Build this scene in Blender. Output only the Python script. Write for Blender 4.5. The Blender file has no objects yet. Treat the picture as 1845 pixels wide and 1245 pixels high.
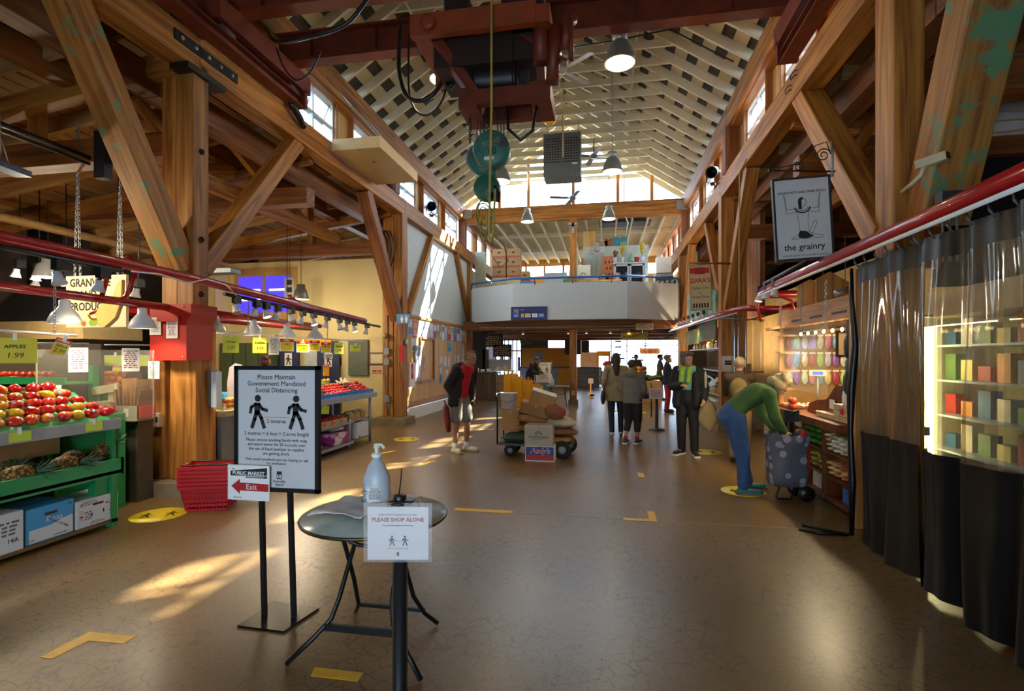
import bpy, bmesh, math, random
from mathutils import Vector, Matrix, Euler
random.seed(7)
S = bpy.context.scene
COL = S.collection
PI = math.pi

# ------------------------------------------------------------------ camera, world, sun, exposure
cd = bpy.data.cameras.new('camera'); cam = bpy.data.objects.new('camera', cd); COL.objects.link(cam)
cd.sensor_width = 36.0; cd.lens = 18.107; cd.shift_y = 0.0111; cd.clip_start = 0.05; cd.clip_end = 200
cam.location = (0, 0, 1.6); cam.rotation_euler = (PI/2, 0, math.radians(10.23))
S.camera = cam
W = bpy.data.worlds.new('sky'); S.world = W; W.use_nodes = True
_wn = W.node_tree; _wb = _wn.nodes['Background']
_wb.inputs[0].default_value = (0.64, 0.82, 1.0, 1); _wb.inputs[1].default_value = 6.5
sd = bpy.data.lights.new('sun', 'SUN'); sun = bpy.data.objects.new('sun', sd); COL.objects.link(sun)
sd.energy = 46; sd.angle = math.radians(0.8); sd.color = (1.0, 0.93, 0.82)
sun.rotation_euler = Vector((-0.95, -0.78, -1.0)).to_track_quat('-Z', 'Y').to_euler()
S.view_settings.view_transform = 'Standard'; S.view_settings.look = 'None'
S.view_settings.exposure = 0.72; S.view_settings.gamma = 1.0; S.view_settings.use_curve_mapping = False
try:
    S.cycles.max_bounces = 8; S.cycles.diffuse_bounces = 5; S.cycles.glossy_bounces = 4
    S.cycles.transparent_max_bounces = 14; S.cycles.transmission_bounces = 4
    S.cycles.sample_clamp_indirect = 8.0; S.cycles.caustics_reflective = False; S.cycles.caustics_refractive = False
except Exception:
    pass

# ------------------------------------------------------------------ materials
MATS = {}
def srgb(h):
    h = h.lstrip('#')
    v = [int(h[i:i+2], 16)/255 for i in (0, 2, 4)]
    return [x/12.92 if x <= 0.04045 else ((x+0.055)/1.055)**2.4 for x in v]
def _new(name):
    m = bpy.data.materials.new(name); m.use_nodes = True
    return m, m.node_tree, m.node_tree.nodes['Principled BSDF']
def mat(name, hexcol, rough=0.55, metal=0.0, var=0.12, scale=6.0, spec=0.5, bump=0.0, coat=0.0, emit=None, es=0.0, sheen=0.0):
    """plain procedural material: base colour with soft noise variation"""
    if name in MATS: return MATS[name]
    m, nt, b = _new(name); c = srgb(hexcol)
    b.inputs['Roughness'].default_value = rough; b.inputs['Metallic'].default_value = metal
    b.inputs['Specular IOR Level'].default_value = spec; b.inputs['Coat Weight'].default_value = coat
    tc = nt.nodes.new('ShaderNodeTexCoord'); n = nt.nodes.new('ShaderNodeTexNoise')
    n.inputs['Scale'].default_value = scale; n.inputs['Detail'].default_value = 4
    nt.links.new(tc.outputs['Object'], n.inputs['Vector'])
    r = nt.nodes.new('ShaderNodeValToRGB')
    r.color_ramp.elements[0].position = 0.3; r.color_ramp.elements[1].position = 0.7
    r.color_ramp.elements[0].color = [max(0, x*(1-var)) for x in c]+[1]
    r.color_ramp.elements[1].color = [min(1, x*(1+var)) for x in c]+[1]
    nt.links.new(n.outputs['Fac'], r.inputs['Fac']); nt.links.new(r.outputs['Color'], b.inputs['Base Color'])
    if bump:
        bp = nt.nodes.new('ShaderNodeBump'); bp.inputs['Strength'].default_value = bump; bp.inputs['Distance'].default_value = 0.01
        nt.links.new(n.outputs['Fac'], bp.inputs['Height']); nt.links.new(bp.outputs['Normal'], b.inputs['Normal'])
    if emit:
        b.inputs['Emission Color'].default_value = srgb(emit)+[1]; b.inputs['Emission Strength'].default_value = es
    if sheen: b.inputs['Sheen Weight'].default_value = sheen
    MATS[name] = m; return m
def wood(name, dark, light, rough=0.6, sc=1.0, patch=None, pa=0.62):
    """timber with grain along the piece's own long axis (local Z), tone differing from piece to piece"""
    if name in MATS: return MATS[name]
    m, nt, b = _new(name); L = nt.links
    tc = nt.nodes.new('ShaderNodeTexCoord'); mp = nt.nodes.new('ShaderNodeMapping')
    mp.inputs['Scale'].default_value = (14*sc, 14*sc, 0.9*sc)
    oi = nt.nodes.new('ShaderNodeObjectInfo'); ad = nt.nodes.new('ShaderNodeVectorMath')
    ml = nt.nodes.new('ShaderNodeMath'); ml.operation = 'MULTIPLY'; ml.inputs[1].default_value = 37.0
    L.new(oi.outputs['Random'], ml.inputs[0]); L.new(tc.outputs['Object'], ad.inputs[0]); L.new(ml.outputs[0], ad.inputs[1])
    L.new(ad.outputs[0], mp.inputs['Vector'])
    n = nt.nodes.new('ShaderNodeTexNoise'); n.inputs['Scale'].default_value = 1.0; n.inputs['Detail'].default_value = 6; n.inputs['Distortion'].default_value = 0.6
    L.new(mp.outputs[0], n.inputs['Vector'])
    r = nt.nodes.new('ShaderNodeValToRGB'); r.color_ramp.elements[0].position = 0.33; r.color_ramp.elements[1].position = 0.68
    r.color_ramp.elements[0].color = srgb(dark)+[1]; r.color_ramp.elements[1].color = srgb(light)+[1]
    L.new(n.outputs['Fac'], r.inputs['Fac'])
    hv = nt.nodes.new('ShaderNodeHueSaturation'); mr = nt.nodes.new('ShaderNodeMapRange')
    mr.inputs['To Min'].default_value = 0.78; mr.inputs['To Max'].default_value = 1.22
    L.new(oi.outputs['Random'], mr.inputs['Value']); L.new(mr.outputs[0], hv.inputs['Value']); L.new(r.outputs['Color'], hv.inputs['Color'])
    out = hv.outputs[0]
    if patch:
        n2 = nt.nodes.new('ShaderNodeTexNoise'); n2.inputs['Scale'].default_value = 3.2; n2.inputs['Detail'].default_value = 7; n2.inputs['Roughness'].default_value = .7
        L.new(ad.outputs[0], n2.inputs['Vector'])
        r2 = nt.nodes.new('ShaderNodeValToRGB'); r2.color_ramp.elements[0].position = pa; r2.color_ramp.elements[1].position = pa+0.08
        L.new(n2.outputs['Fac'], r2.inputs['Fac'])
        mx = nt.nodes.new('ShaderNodeMixRGB'); mx.inputs['Color2'].default_value = srgb(patch)+[1]
        L.new(r2.outputs['Color'], mx.inputs['Fac']); L.new(out, mx.inputs['Color1']); out = mx.outputs[0]
    L.new(out, b.inputs['Base Color']); b.inputs['Roughness'].default_value = rough
    bp = nt.nodes.new('ShaderNodeBump'); bp.inputs['Strength'].default_value = 0.35; bp.inputs['Distance'].default_value = 0.01
    L.new(n.outputs['Fac'], bp.inputs['Height']); L.new(bp.outputs['Normal'], b.inputs['Normal'])
    MATS[name] = m; return m
def glass(name, tint='ffffff', refl=0.08, rough=0.03, haze=0.0, hazecol='e8e4d8'):
    """thin clear sheet: see-through with a weak reflection and, where wanted, a little milky haze"""
    if name in MATS: return MATS[name]
    m = bpy.data.materials.new(name); m.use_nodes = True; nt = m.node_tree; nt.nodes.clear(); L = nt.links
    o = nt.nodes.new('ShaderNodeOutputMaterial'); t = nt.nodes.new('ShaderNodeBsdfTransparent'); t.inputs[0].default_value = srgb(tint)+[1]
    g = nt.nodes.new('ShaderNodeBsdfGlossy'); g.inputs['Roughness'].default_value = rough
    mx = nt.nodes.new('ShaderNodeMixShader'); mx.inputs[0].default_value = refl
    L.new(t.outputs[0], mx.inputs[1]); L.new(g.outputs[0], mx.inputs[2]); last = mx
    if haze:
        d = nt.nodes.new('ShaderNodeBsdfDiffuse'); d.inputs[0].default_value = srgb(hazecol)+[1]
        tl = nt.nodes.new('ShaderNodeBsdfTranslucent'); tl.inputs[0].default_value = srgb(hazecol)+[1]
        a = nt.nodes.new('ShaderNodeMixShader'); a.inputs[0].default_value = 0.5
        L.new(d.outputs[0], a.inputs[1]); L.new(tl.outputs[0], a.inputs[2])
        m2 = nt.nodes.new('ShaderNodeMixShader'); m2.inputs[0].default_value = haze
        L.new(mx.outputs[0], m2.inputs[1]); L.new(a.outputs[0], m2.inputs[2]); last = m2
    L.new(last.outputs[0], o.inputs[0]); MATS[name] = m; return m
def lamp_mat(name, hexcol, strength):
    if name in MATS: return MATS[name]
    m = bpy.data.materials.new(name); m.use_nodes = True; nt = m.node_tree; nt.nodes.clear()
    o = nt.nodes.new('ShaderNodeOutputMaterial'); e = nt.nodes.new('ShaderNodeEmission')
    e.inputs[0].default_value = srgb(hexcol)+[1]; e.inputs[1].default_value = strength
    nt.links.new(e.outputs[0], o.inputs[0]); MATS[name] = m; return m
def two_tone(name, ca, cb, scale=3.0, lo=0.42, hi=0.58, rough=0.5, spec=0.5, detail=3, rnd=True, bump=0.0, vor=False):
    """two colours in patches that differ from piece to piece"""
    if name in MATS: return MATS[name]
    m, nt, b = _new(name); L = nt.links
    tc = nt.nodes.new('ShaderNodeTexCoord'); oi = nt.nodes.new('ShaderNodeObjectInfo')
    ml = nt.nodes.new('ShaderNodeMath'); ml.operation = 'MULTIPLY'; ml.inputs[1].default_value = 53.0 if rnd else 0.0
    ad = nt.nodes.new('ShaderNodeVectorMath'); L.new(oi.outputs['Random'], ml.inputs[0]); L.new(tc.outputs['Object'], ad.inputs[0]); L.new(ml.outputs[0], ad.inputs[1])
    if vor:
        n = nt.nodes.new('ShaderNodeTexVoronoi'); f = n.outputs['Distance']
    else:
        n = nt.nodes.new('ShaderNodeTexNoise'); n.inputs['Detail'].default_value = detail; f = n.outputs['Fac']
    n.inputs['Scale'].default_value = scale; L.new(ad.outputs[0], n.inputs['Vector'])
    r = nt.nodes.new('ShaderNodeValToRGB'); r.color_ramp.elements[0].position = lo; r.color_ramp.elements[1].position = hi
    r.color_ramp.elements[0].color = srgb(ca)+[1]; r.color_ramp.elements[1].color = srgb(cb)+[1]
    L.new(f, r.inputs['Fac']); L.new(r.outputs['Color'], b.inputs['Base Color'])
    b.inputs['Roughness'].default_value = rough; b.inputs['Specular IOR Level'].default_value = spec
    if bump:
        bp = nt.nodes.new('ShaderNodeBump'); bp.inputs['Strength'].default_value = bump; bp.inputs['Distance'].default_value = 0.01
        L.new(f, bp.inputs['Height']); L.new(bp.outputs['Normal'], b.inputs['Normal'])
    MATS[name] = m; return m
def floor_material():
    m, nt, b = _new('polished_concrete'); L = nt.links
    tc = nt.nodes.new('ShaderNodeTexCoord'); P = tc.outputs['Object']
    def noise(s, d=5, rg=.55):
        n = nt.nodes.new('ShaderNodeTexNoise'); n.inputs['Scale'].default_value = s; n.inputs['Detail'].default_value = d; n.inputs['Roughness'].default_value = rg
        L.new(P, n.inputs['Vector']); return n.outputs['Fac']
    def ramp(f, a, bb, ca, cb):
        r = nt.nodes.new('ShaderNodeValToRGB'); r.color_ramp.elements[0].position = a; r.color_ramp.elements[1].position = bb
        r.color_ramp.elements[0].color = ca; r.color_ramp.elements[1].color = cb; L.new(f, r.inputs['Fac']); return r.outputs['Color']
    def mix(f, c1, c2, t='MIX'):
        x = nt.nodes.new('ShaderNodeMixRGB'); x.blend_type = t
        for i, v in ((0, f), (1, c1), (2, c2)):
            if hasattr(v, 'is_linked') or hasattr(v, 'links'): L.new(v, x.inputs[i])
            else: x.inputs[i].default_value = v
        return x.outputs[0]
    base = ramp(noise(0.55, 6), .35, .68, srgb('664f2e')+[1], srgb('836539')+[1])
    fine = ramp(noise(55, 3, .7), .35, .7, (.72, .72, .72, 1), (1.12, 1.1, 1.08, 1))
    c = mix(1.0, base, fine, 'MULTIPLY')
    v = nt.nodes.new('ShaderNodeTexVoronoi'); v.feature = 'DISTANCE_TO_EDGE'; v.inputs['Scale'].default_value = 9.0
    wv = nt.nodes.new('ShaderNodeVectorMath'); wn_ = nt.nodes.new('ShaderNodeTexNoise'); wn_.inputs['Scale'].default_value = 6; L.new(P, wn_.inputs['Vector'])
    sc = nt.nodes.new('ShaderNodeVectorMath'); sc.operation = 'SCALE'; sc.inputs['Scale'].default_value = 0.12; L.new(wn_.outputs['Color'], sc.inputs[0])
    L.new(P, wv.inputs[0]); L.new(sc.outputs[0], wv.inputs[1]); L.new(wv.outputs[0], v.inputs['Vector'])
    crack = ramp(v.outputs['Distance'], .012, .045, (1, 1, 1, 1), (0, 0, 0, 1))
    cm = mix(1.0, crack, ramp(noise(0.9, 4), .42, .55, (0, 0, 0, 1), (.8, .8, .8, 1)), 'MULTIPLY')
    c = mix(cm, c, srgb('3a2f25')+[1])
    sp = ramp(noise(18, 4, .8), .585, .615, (0, 0, 0, 1), (1, 1, 1, 1))
    spm = mix(1.0, sp, ramp(noise(0.7, 3), .42, .56, (0, 0, 0, 1), (.85, .85, .85, 1)), 'MULTIPLY')
    c = mix(spm, c, srgb('1c1814')+[1])
    L.new(c, b.inputs['Base Color'])
    rr = nt.nodes.new('ShaderNodeMapRange'); rr.inputs['To Min'].default_value = .36; rr.inputs['To Max'].default_value = .46
    L.new(noise(2.2, 5), rr.inputs['Value']); L.new(rr.outputs[0], b.inputs['Roughness'])
    b.inputs['Specular IOR Level'].default_value = .35; b.inputs['Coat Weight'].default_value = .45; b.inputs['Coat Roughness'].default_value = .27
    bp = nt.nodes.new('ShaderNodeBump'); bp.inputs['Strength'].default_value = .04; bp.inputs['Distance'].default_value = .003
    L.new(noise(38, 3), bp.inputs['Height']); L.new(bp.outputs['Normal'], b.inputs['Normal'])
    return m

FIR = wood('fir_timber', '7c4614', 'be8236')
FIRP = wood('fir_timber_green_paint', '7c4614', 'bb8034', patch='5f8a63', pa=.535)
FIRD = wood('dark_fir_timber', '5c3112', '8e5424')
DECK = wood('roof_deck_boards', '93683a', 'b98e55', rough=.75)
DECKD = wood('aisle_joist_wood', '9a703f', 'c09a60', rough=.75)
CREAMW = mat('cream_painted_wood', 'd8cfb4', .6, var=.06, scale=3)
TRIMW = wood('varnished_trim', '8c5426', 'b97c3d', rough=.5)
STALLW = wood('stall_pine', 'a06a30', 'cf9a58', rough=.45)
PLY = wood('plywood', 'b98d4c', 'd8b175', rough=.6, sc=.5)
MAHOG = wood('mahogany_counter', '4e2410', '7c4420', rough=.35)
WHITE = mat('white_paint', 'e8e8e4', .5, var=.03)
CREAM = mat('cream_plaster', 'd6c48e', .75, var=.05, scale=2)
PALEBLUE = mat('pale_board', 'c9d3d6', .7, var=.03)
RED = mat('red_enamel', 'a8121c', .28, var=.08, coat=.4)
CRANE = mat('crane_oxide_red', '6f2c18', .5, var=.25, scale=5, bump=.05)
CRANE2 = mat('crane_orange_red', '8f3c1c', .5, var=.25, scale=5, bump=.05)
BLACK = mat('black_plastic', '141416', .4, var=.1)
BLACKM = mat('black_metal', '1b1b1d', .38, var=.15, metal=.3)
STEEL = mat('brushed_steel', '8c8f92', .35, metal=.9, var=.1)
GALV = mat('galvanised', 'a2a8ad', .45, metal=.6, var=.1)
CHAINM = mat('chain_steel', 'a7a9ab', .35, metal=.85)
GREY = mat('grey_paint', '8a8f92', .5, var=.06)
DKGREY = mat('dark_grey', '3c3e41', .5, var=.1)
PAPER = mat('paper_white', 'ece8e2', .7, var=.03)
INK = mat('black_ink', '1c1b1a', .7, var=.0)
REDINK = mat('red_ink', 'b01e1e', .7, var=.0)
GLASSW = glass('window_glass', 'f2f8ff', .06)
PLEXI = glass('clear_acrylic', 'f6f8f8', .04, .04, haze=.05)
VINYL = glass('clear_vinyl', 'ece6d2', .14, .10, haze=.13, hazecol='d9d3bd')
GREENP = mat('green_painted_wood', '1c8a4d', .45, var=.08)
YTAPE = mat('yellow_floor_tape', 'd9a514', .5, var=.1, scale=20)
YDECAL = mat('yellow_floor_decal', 'e0c61a', .4, var=.05)
CARD = wood('cardboard', '9a6f40', 'b08350', rough=.8, sc=.3)
CARDW = mat('white_cardboard', 'dfe0de', .65, var=.03)

# ------------------------------------------------------------------ mesh helpers
class MB:
    """collects shapes into one mesh; slot m picks the material"""
    def __init__(s): s.v = []; s.f = []; s.m = []; s.sm = []
    def add(s, vs, fs, m=0, smooth=False, M=None):
        o = len(s.v)
        s.v += [tuple(M @ Vector(v)) for v in vs] if M else [tuple(v) for v in vs]
        s.f += [tuple(i+o for i in f) for f in fs]; s.m += [m]*len(fs); s.sm += [smooth]*len(fs); return s
    def bx(s, x0, x1, y0, y1, z0, z1, m=0, M=None):
        return s.add([(x0,y0,z0),(x1,y0,z0),(x1,y1,z0),(x0,y1,z0),(x0,y0,z1),(x1,y0,z1),(x1,y1,z1),(x0,y1,z1)],
                     [(0,3,2,1),(4,5,6,7),(0,1,5,4),(1,2,6,5),(2,3,7,6),(3,0,4,7)], m, False, M)
    def cb(s, c, d, rot=None, m=0):
        M = Matrix.Translation(c)
        if rot: M = M @ Euler(rot).to_matrix().to_4x4()
        return s.bx(-d[0]/2, d[0]/2, -d[1]/2, d[1]/2, -d[2]/2, d[2]/2, m, M)
    def bar(s, p, q, w, h=None, m=0, up=(0,0,1)):
        p, q = Vector(p), Vector(q); d = q-p; M = _frame(p, d, up); h = h or w
        return s.bx(-w/2, w/2, -h/2, h/2, 0, d.length, m, M)
    def tube(s, pts, r, n=8, m=0, closed=False, cap=True):
        pts = [Vector(p) for p in pts]; k = len(pts); rs = r if isinstance(r, (list, tuple)) else [r]*k
        vs, fs = [], []; ref = None
        for i, p in enumerate(pts):
            a = pts[(i-1) % k] if (closed or i > 0) else p; b = pts[(i+1) % k] if (closed or i < k-1) else p
            t = (b-a).normalized() if (b-a).length > 1e-9 else Vector((0,0,1))
            if ref is None: ref = Vector((0,0,1)) if abs(t.z) < .9 else Vector((1,0,0))
            u = (ref - t*ref.dot(t)); u = u.normalized() if u.length > 1e-6 else t.orthogonal().normalized()
            ref = u; w = t.cross(u)
            for j in range(n):
                an = 2*PI*j/n; vs.append(p + (u*math.cos(an)+w*math.sin(an))*rs[i])
        for i in range(k if closed else k-1):
            for j in range(n):
                a = i*n+j; b = i*n+(j+1) % n; c = ((i+1) % k)*n+(j+1) % n; d = ((i+1) % k)*n+j
                fs.append((a, b, c, d))
        s.add(vs, fs, m, True)
        if cap and not closed:
            o = len(s.v)-k*n
            s.f.append(tuple(o+j for j in reversed(range(n)))); s.f.append(tuple(o+(k-1)*n+j for j in range(n)))
            s.m += [m, m]; s.sm += [False, False]
        return s
    def lathe(s, prof, n=16, m=0, M=None, a0=0, a1=2*PI, cap=False):
        vs, fs = [], []; full = abs(a1-a0-2*PI) < 1e-6; nn = n if full else n+1
        for (r, z) in prof:
            for j in range(nn):
                a = a0+(a1-a0)*j/n; vs.append((r*math.cos(a), r*math.sin(a), z))
        for i in range(len(prof)-1):
            for j in range(n):
                a = i*nn+j; b = i*nn+(j+1) % nn; fs.append((a, b, b+nn, a+nn))
        if cap:
            fs.append(tuple(reversed(range(nn)))); o = (len(prof)-1)*nn; fs.append(tuple(o+j for j in range(nn)))
        return s.add(vs, fs, m, True, M)
    def ell(s, c, r, nu=10, nv=7, m=0, M=None, fn=None):
        vs, fs = [], []
        for i in range(nv+1):
            ph = PI*i/nv
            for j in range(nu):
                th = 2*PI*j/nu; q = Vector((math.sin(ph)*math.cos(th), math.sin(ph)*math.sin(th), -math.cos(ph)))
                k = fn(q) if fn else 1.0
                vs.append((c[0]+q.x*r[0]*k, c[1]+q.y*r[1]*k, c[2]+q.z*r[2]*k))
        for i in range(nv):
            for j in range(nu):
                a = i*nu+j; b = i*nu+(j+1) % nu
                if i == 0: fs.append((a, b+nu, a+nu))
                elif i == nv-1: fs.append((a, b, a+nu))
                else: fs.append((a, b, b+nu, a+nu))
        return s.add(vs, fs, m, True, M)
    def prism(s, out, t, m=0, M=None):
        """outline in x,z extruded along y from 0 to t"""
        n = len(out); vs = [(x, 0, z) for x, z in out]+[(x, t, z) for x, z in out]
        fs = [tuple(range(n)), tuple(reversed(range(n, 2*n)))]+[(i, i+n, (i+1) % n+n, (i+1) % n) for i in range(n)]
        return s.add(vs, fs, m, False, M)
    def grid(s, P, m=0, smooth=True, closed=False):
        """sheet from a 2-D list of points"""
        r, c = len(P), len(P[0]); vs = [p for row in P for p in row]; fs = []
        for i in range(r-1):
            for j in range(c if closed else c-1):
                a = i*c+j; b = i*c+(j+1) % c; fs.append((a, b, b+c, a+c))
        return s.add(vs, fs, m, smooth)
    def mesh(s, name, mats):
        me = bpy.data.meshes.new(name); me.from_pydata(s.v, [], s.f)
        for x in (mats if isinstance(mats, (list, tuple)) else [mats]): me.materials.append(x)
        me.polygons.foreach_set('material_index', s.m); me.polygons.foreach_set('use_smooth', s.sm); me.update(); return me
    def build(s, name, mats, parent=None, loc=(0,0,0), rot=(0,0,0)):
        return put(name, s.mesh(name, mats), parent, loc, rot)
def _frame(p, d, up=(0,0,1)):
    z = Vector(d).normalized(); u = Vector(up)
    if abs(z.dot(u)) > .98: u = Vector((0,1,0)) if abs(z.y) < .9 else Vector((1,0,0))
    y = (u - z*u.dot(z)).normalized(); x = y.cross(z)
    M = Matrix((x, y, z)).transposed().to_4x4(); M.translation = Vector(p); return M
def put(name, me, parent=None, loc=(0,0,0), rot=(0,0,0)):
    o = bpy.data.objects.new(name, me); COL.objects.link(o); o.location = loc; o.rotation_euler = rot
    if parent: o.parent = parent
    return o
def tag(o, label, cat, group=None, kind=None):
    o['label'] = label; o['category'] = cat
    if group: o['group'] = group
    if kind: o['kind'] = kind
    return o
def thing(name, label, cat, loc=(0,0,0), rz=0, group=None, kind=None):
    o = bpy.data.objects.new(name, None); COL.objects.link(o); o.empty_display_size = .1
    o.location = loc; o.rotation_euler = (0, 0, rz); return tag(o, label, cat, group, kind)
def struct(o, label=None, cat=None):
    o['kind'] = 'structure'
    if label: o['label'] = label
    if cat: o['category'] = cat
    return o
def sroot(name, label, cat='structure', loc=(0,0,0)):
    o = bpy.data.objects.new(name, None); COL.objects.link(o); o.location = loc; return struct(o, label, cat)
def timber(name, p, q, w, h, m, parent=None, up=(0,0,1), mesh=None, bev=0):
    """one straight piece of timber from p to q; local Z is its length, w across, h along up"""
    p, q = Vector(p), Vector(q); d = q-p
    me = mesh or MB().bx(-w/2, w/2, -h/2, h/2, 0, d.length).mesh(name, m)
    o = bpy.data.objects.new(name, me); COL.objects.link(o); o.matrix_world = _frame(p, d, up)
    if parent: o.parent = parent; o.matrix_parent_inverse = parent.matrix_world.inverted() if parent.location.length == 0 else Matrix.Translation(parent.location).inverted()
    if bev:
        b = o.modifiers.new('edge', 'BEVEL'); b.width = bev; b.segments = 2
    return o
def kids(o): return [c for c in bpy.data.objects if c.parent == o]
def copy_tree(o, loc=None, rz=None, label=None, parent=None):
    c = o.copy(); COL.objects.link(c)
    if parent: c.parent = parent
    if loc is not None: c.location = loc
    if rz is not None: c.rotation_euler = (0, 0, rz)
    if label: c['label'] = label
    for k in o.children:
        copy_tree(k, parent=c)
    return c
FONT = None
def text(body, size, x, z, m, parent, align='CENTER', y=-.003, bold=0.0, sx=1.0, sp=1.0, name='lettering', rot=0, shear=0, ls=1.0):
    """flat lettering on a sheet that faces -y in its parent's frame"""
    c = bpy.data.curves.new(name, 'FONT'); c.body = body; c.size = size; c.align_x = align; c.align_y = 'CENTER'
    c.extrude = .0004; c.offset = bold; c.space_character = sp; c.shear = shear; c.space_line = ls; c.resolution_u = 2
    c.materials.append(m); o = bpy.data.objects.new(name, c); COL.objects.link(o)
    o.location = (x, y, z); o.rotation_euler = (PI/2, rot, 0); o.scale = (sx, 1, 1)
    if parent: o.parent = parent
    return o
def print_lines(mb, x0, x1, z0, z1, n, m=0, y=-.002, seed=1, fill=.75, ragged=True):
    """rows of small word-long strokes, for print too fine to read"""
    rnd = random.Random(seed); st = (z1-z0)/n
    for i in range(n):
        z = z1-st*(i+.5); h = st*.28; w = (x1-x0)*(rnd.uniform(.6, 1) if ragged else 1); x = (x0+x1)/2-w/2; e = x+w
        while x < e-.2*st:
            l = min(st*rnd.uniform(.8, 2.6)*fill, e-x); mb.add([(x,y,z-h),(x+l,y,z-h),(x+l,y,z+h),(x,y,z+h)], [(0,1,2,3)], m); x += l+st*.45
def circ(cx, cz, r, n=20, a0=0, a1=2*PI): return [(cx+r*math.cos(a0+(a1-a0)*i/n), cz+r*math.sin(a0+(a1-a0)*i/n)) for i in range(n)]
def flat(mb, pts, y=-.003, m=0, M=None):
    return mb.add([(x, y, z) for x, z in pts], [tuple(range(len(pts)))], m, False, M)
def stroke(mb, pts, w, y=-.003, m=0):
    """flat line of width w through x,z points"""
    for (a, b) in zip(pts, pts[1:]):
        d = Vector((b[0]-a[0], b[1]-a[1])); l = d.length
        if l < 1e-6: continue
        n = Vector((-d.y, d.x))/l*w/2; e = d/l*w*.3
        mb.add([(a[0]-e.x+n.x,y,a[1]-e.y+n.y),(a[0]-e.x-n.x,y,a[1]-e.y-n.y),(b[0]+e.x-n.x,y,b[1]+e.y-n.y),(b[0]+e.x+n.x,y,b[1]+e.y+n.y)], [(0,1,2,3)], m)
def walker(mb, cx, cz, h, y=-.003, m=0, flip=1):
    """the walking-person pictogram, h tall, walking towards +x"""
    k = h/10.0; T = lambda pts: [(cx+flip*x*k, cz+z*k) for x, z in pts]
    flat(mb, T(circ(0.2, 8.9, 1.05, 16)) if flip > 0 else list(reversed(T(circ(.2, 8.9, 1.05, 16)))), y, m)
    for pts, w in (([(0, 7.0), (0, 4.6)], 1.9), ([(-.5, 7.2), (-2.0, 6.2), (-2.3, 4.6)], .95), ([(.6, 7.2), (1.7, 5.7), (3.3, 5.3)], .95),
                   ([(-.2, 4.8), (-.9, 2.6), (-1.7, .2)], 1.15), ([(.2, 4.8), (1.4, 2.9), (2.3, .2)], 1.15)):
        stroke(mb, T(pts), w*k, y, m)
def chain_mesh(length, link=.035, r=.004):
    mb = MB(); n = max(2, int(length/(link*.78))); st = length/n
    for i in range(n):
        z = -st*(i+.5); pts = []
        for j in range(8):
            a = 2*PI*j/8; u = math.cos(a)*link*.28; w = math.sin(a)*link*.5
            pts.append((u, 0, z+w) if i % 2 == 0 else (0, u, z+w))
        mb.tube(pts, r, 4, closed=True)
    return mb
def point_light(name, parent, loc, watts, color, size=.05, kind='POINT', rot=None, spot=100):
    l = bpy.data.lights.new(name, kind); l.energy = watts; l.color = color
    if kind == 'AREA': l.shape = 'RECTANGLE'; l.size = size[0]; l.size_y = size[1]
    elif kind == 'SPOT': l.spot_size = math.radians(spot); l.spot_blend = .6; l.shadow_soft_size = size
    else: l.shadow_soft_size = size
    o = bpy.data.objects.new(name, l); COL.objects.link(o); o.location = loc
    if rot: o.rotation_euler = rot
    if parent: o.parent = parent
    return o
# ================================================================== STRUCTURE
XL, XR = -4.75, 2.45           # inner faces of the two rows of columns
XC = (XL+XR)/2                 # roof ridge line
fl = MB().bx(-14, 9.5, -3, 34, -.1, 0).build('floor', floor_material()); struct(fl, 'worn glossy brown concrete floor of the market hall', 'floor')

# ---- columns
def column(name, label, parts, base, col=FIR):
    r = sroot(name, label, 'column')
    for (x0, x1, y0, y1, z0, z1) in parts:
        timber('post_timber', ((x0+x1)/2, (y0+y1)/2, z0), ((x0+x1)/2, (y0+y1)/2, z1), x1-x0, y1-y0, col, r, (0,1,0), bev=.012)
    if base:
        b = MB().bx(*base).build('concrete_footing', mat('footing_concrete', '7d6f58', .85, var=.2, bump=.2), r)
    return r
col1 = column('column_left_near', 'thick fir column with red steel box and paper notices', [(-5.20, -4.98, 5.3, 5.6, .16, 5.1), (-4.97, -4.75, 5.28, 5.52, 1.0, 5.1), (-5.31, -5.09, 5.24, 5.5, .16, 1.7), (-5.03, -4.68, 5.24, 5.56, .16, 1.95)], (-5.47, -4.44, 5.05, 5.57, 0, .16))
col2 = column('column_left_middle', 'fir column beside the notice board with restroom sign', [(-5.25, -4.98, 11.6, 11.95, .16, 5.05), (-4.97, -4.75, 11.62, 11.95, .16, 5.05)], (-5.4, -4.58, 11.3, 12.0, 0, .16))
col3 = column('column_left_far', 'fir column at the far end of the white wall', [(-5.05, -4.78, 18.05, 18.35, .0, 5.05)], None)
colr1 = column('column_right_near', 'fir column behind the red pipe at the plastic curtain', [(2.5, 2.61, 5.05, 5.38, .16, 5.05), (2.62, 2.76, 5.08, 5.4, .16, 5.05)], (2.47, 2.82, 4.98, 5.42, 0, .16))
colr2 = column('column_right_middle', 'orange brown fir column between the deli and the grain stall', [(2.45, 2.72, 11.65, 11.95, .16, 5.05), (2.73, 2.98, 11.68, 11.95, .16, 5.05)], (2.35, 3.1, 11.5, 12.05, 0, .22))
colr3 = column('column_right_far', 'fir column at the end of the deli row', [(2.45, 2.75, 18.05, 18.35, 0, 5.05)], None)
post = column('column_gable_post', 'slim fir post under the gable beam and balcony', [(-1.16, -.93, 17.2, 17.42, 0, 6.2)], (-1.2, -.88, 17.15, 17.48, 0, .18))
bp = MB().cb((-.93+.002, 17.3, .4), (.01, .12, .16)).cb((-1.04, 17.19, .4), (.13, .01, .16)).build('outlet_plate', mat('outlet_cream', 'b9b49c', .5), post)
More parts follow.
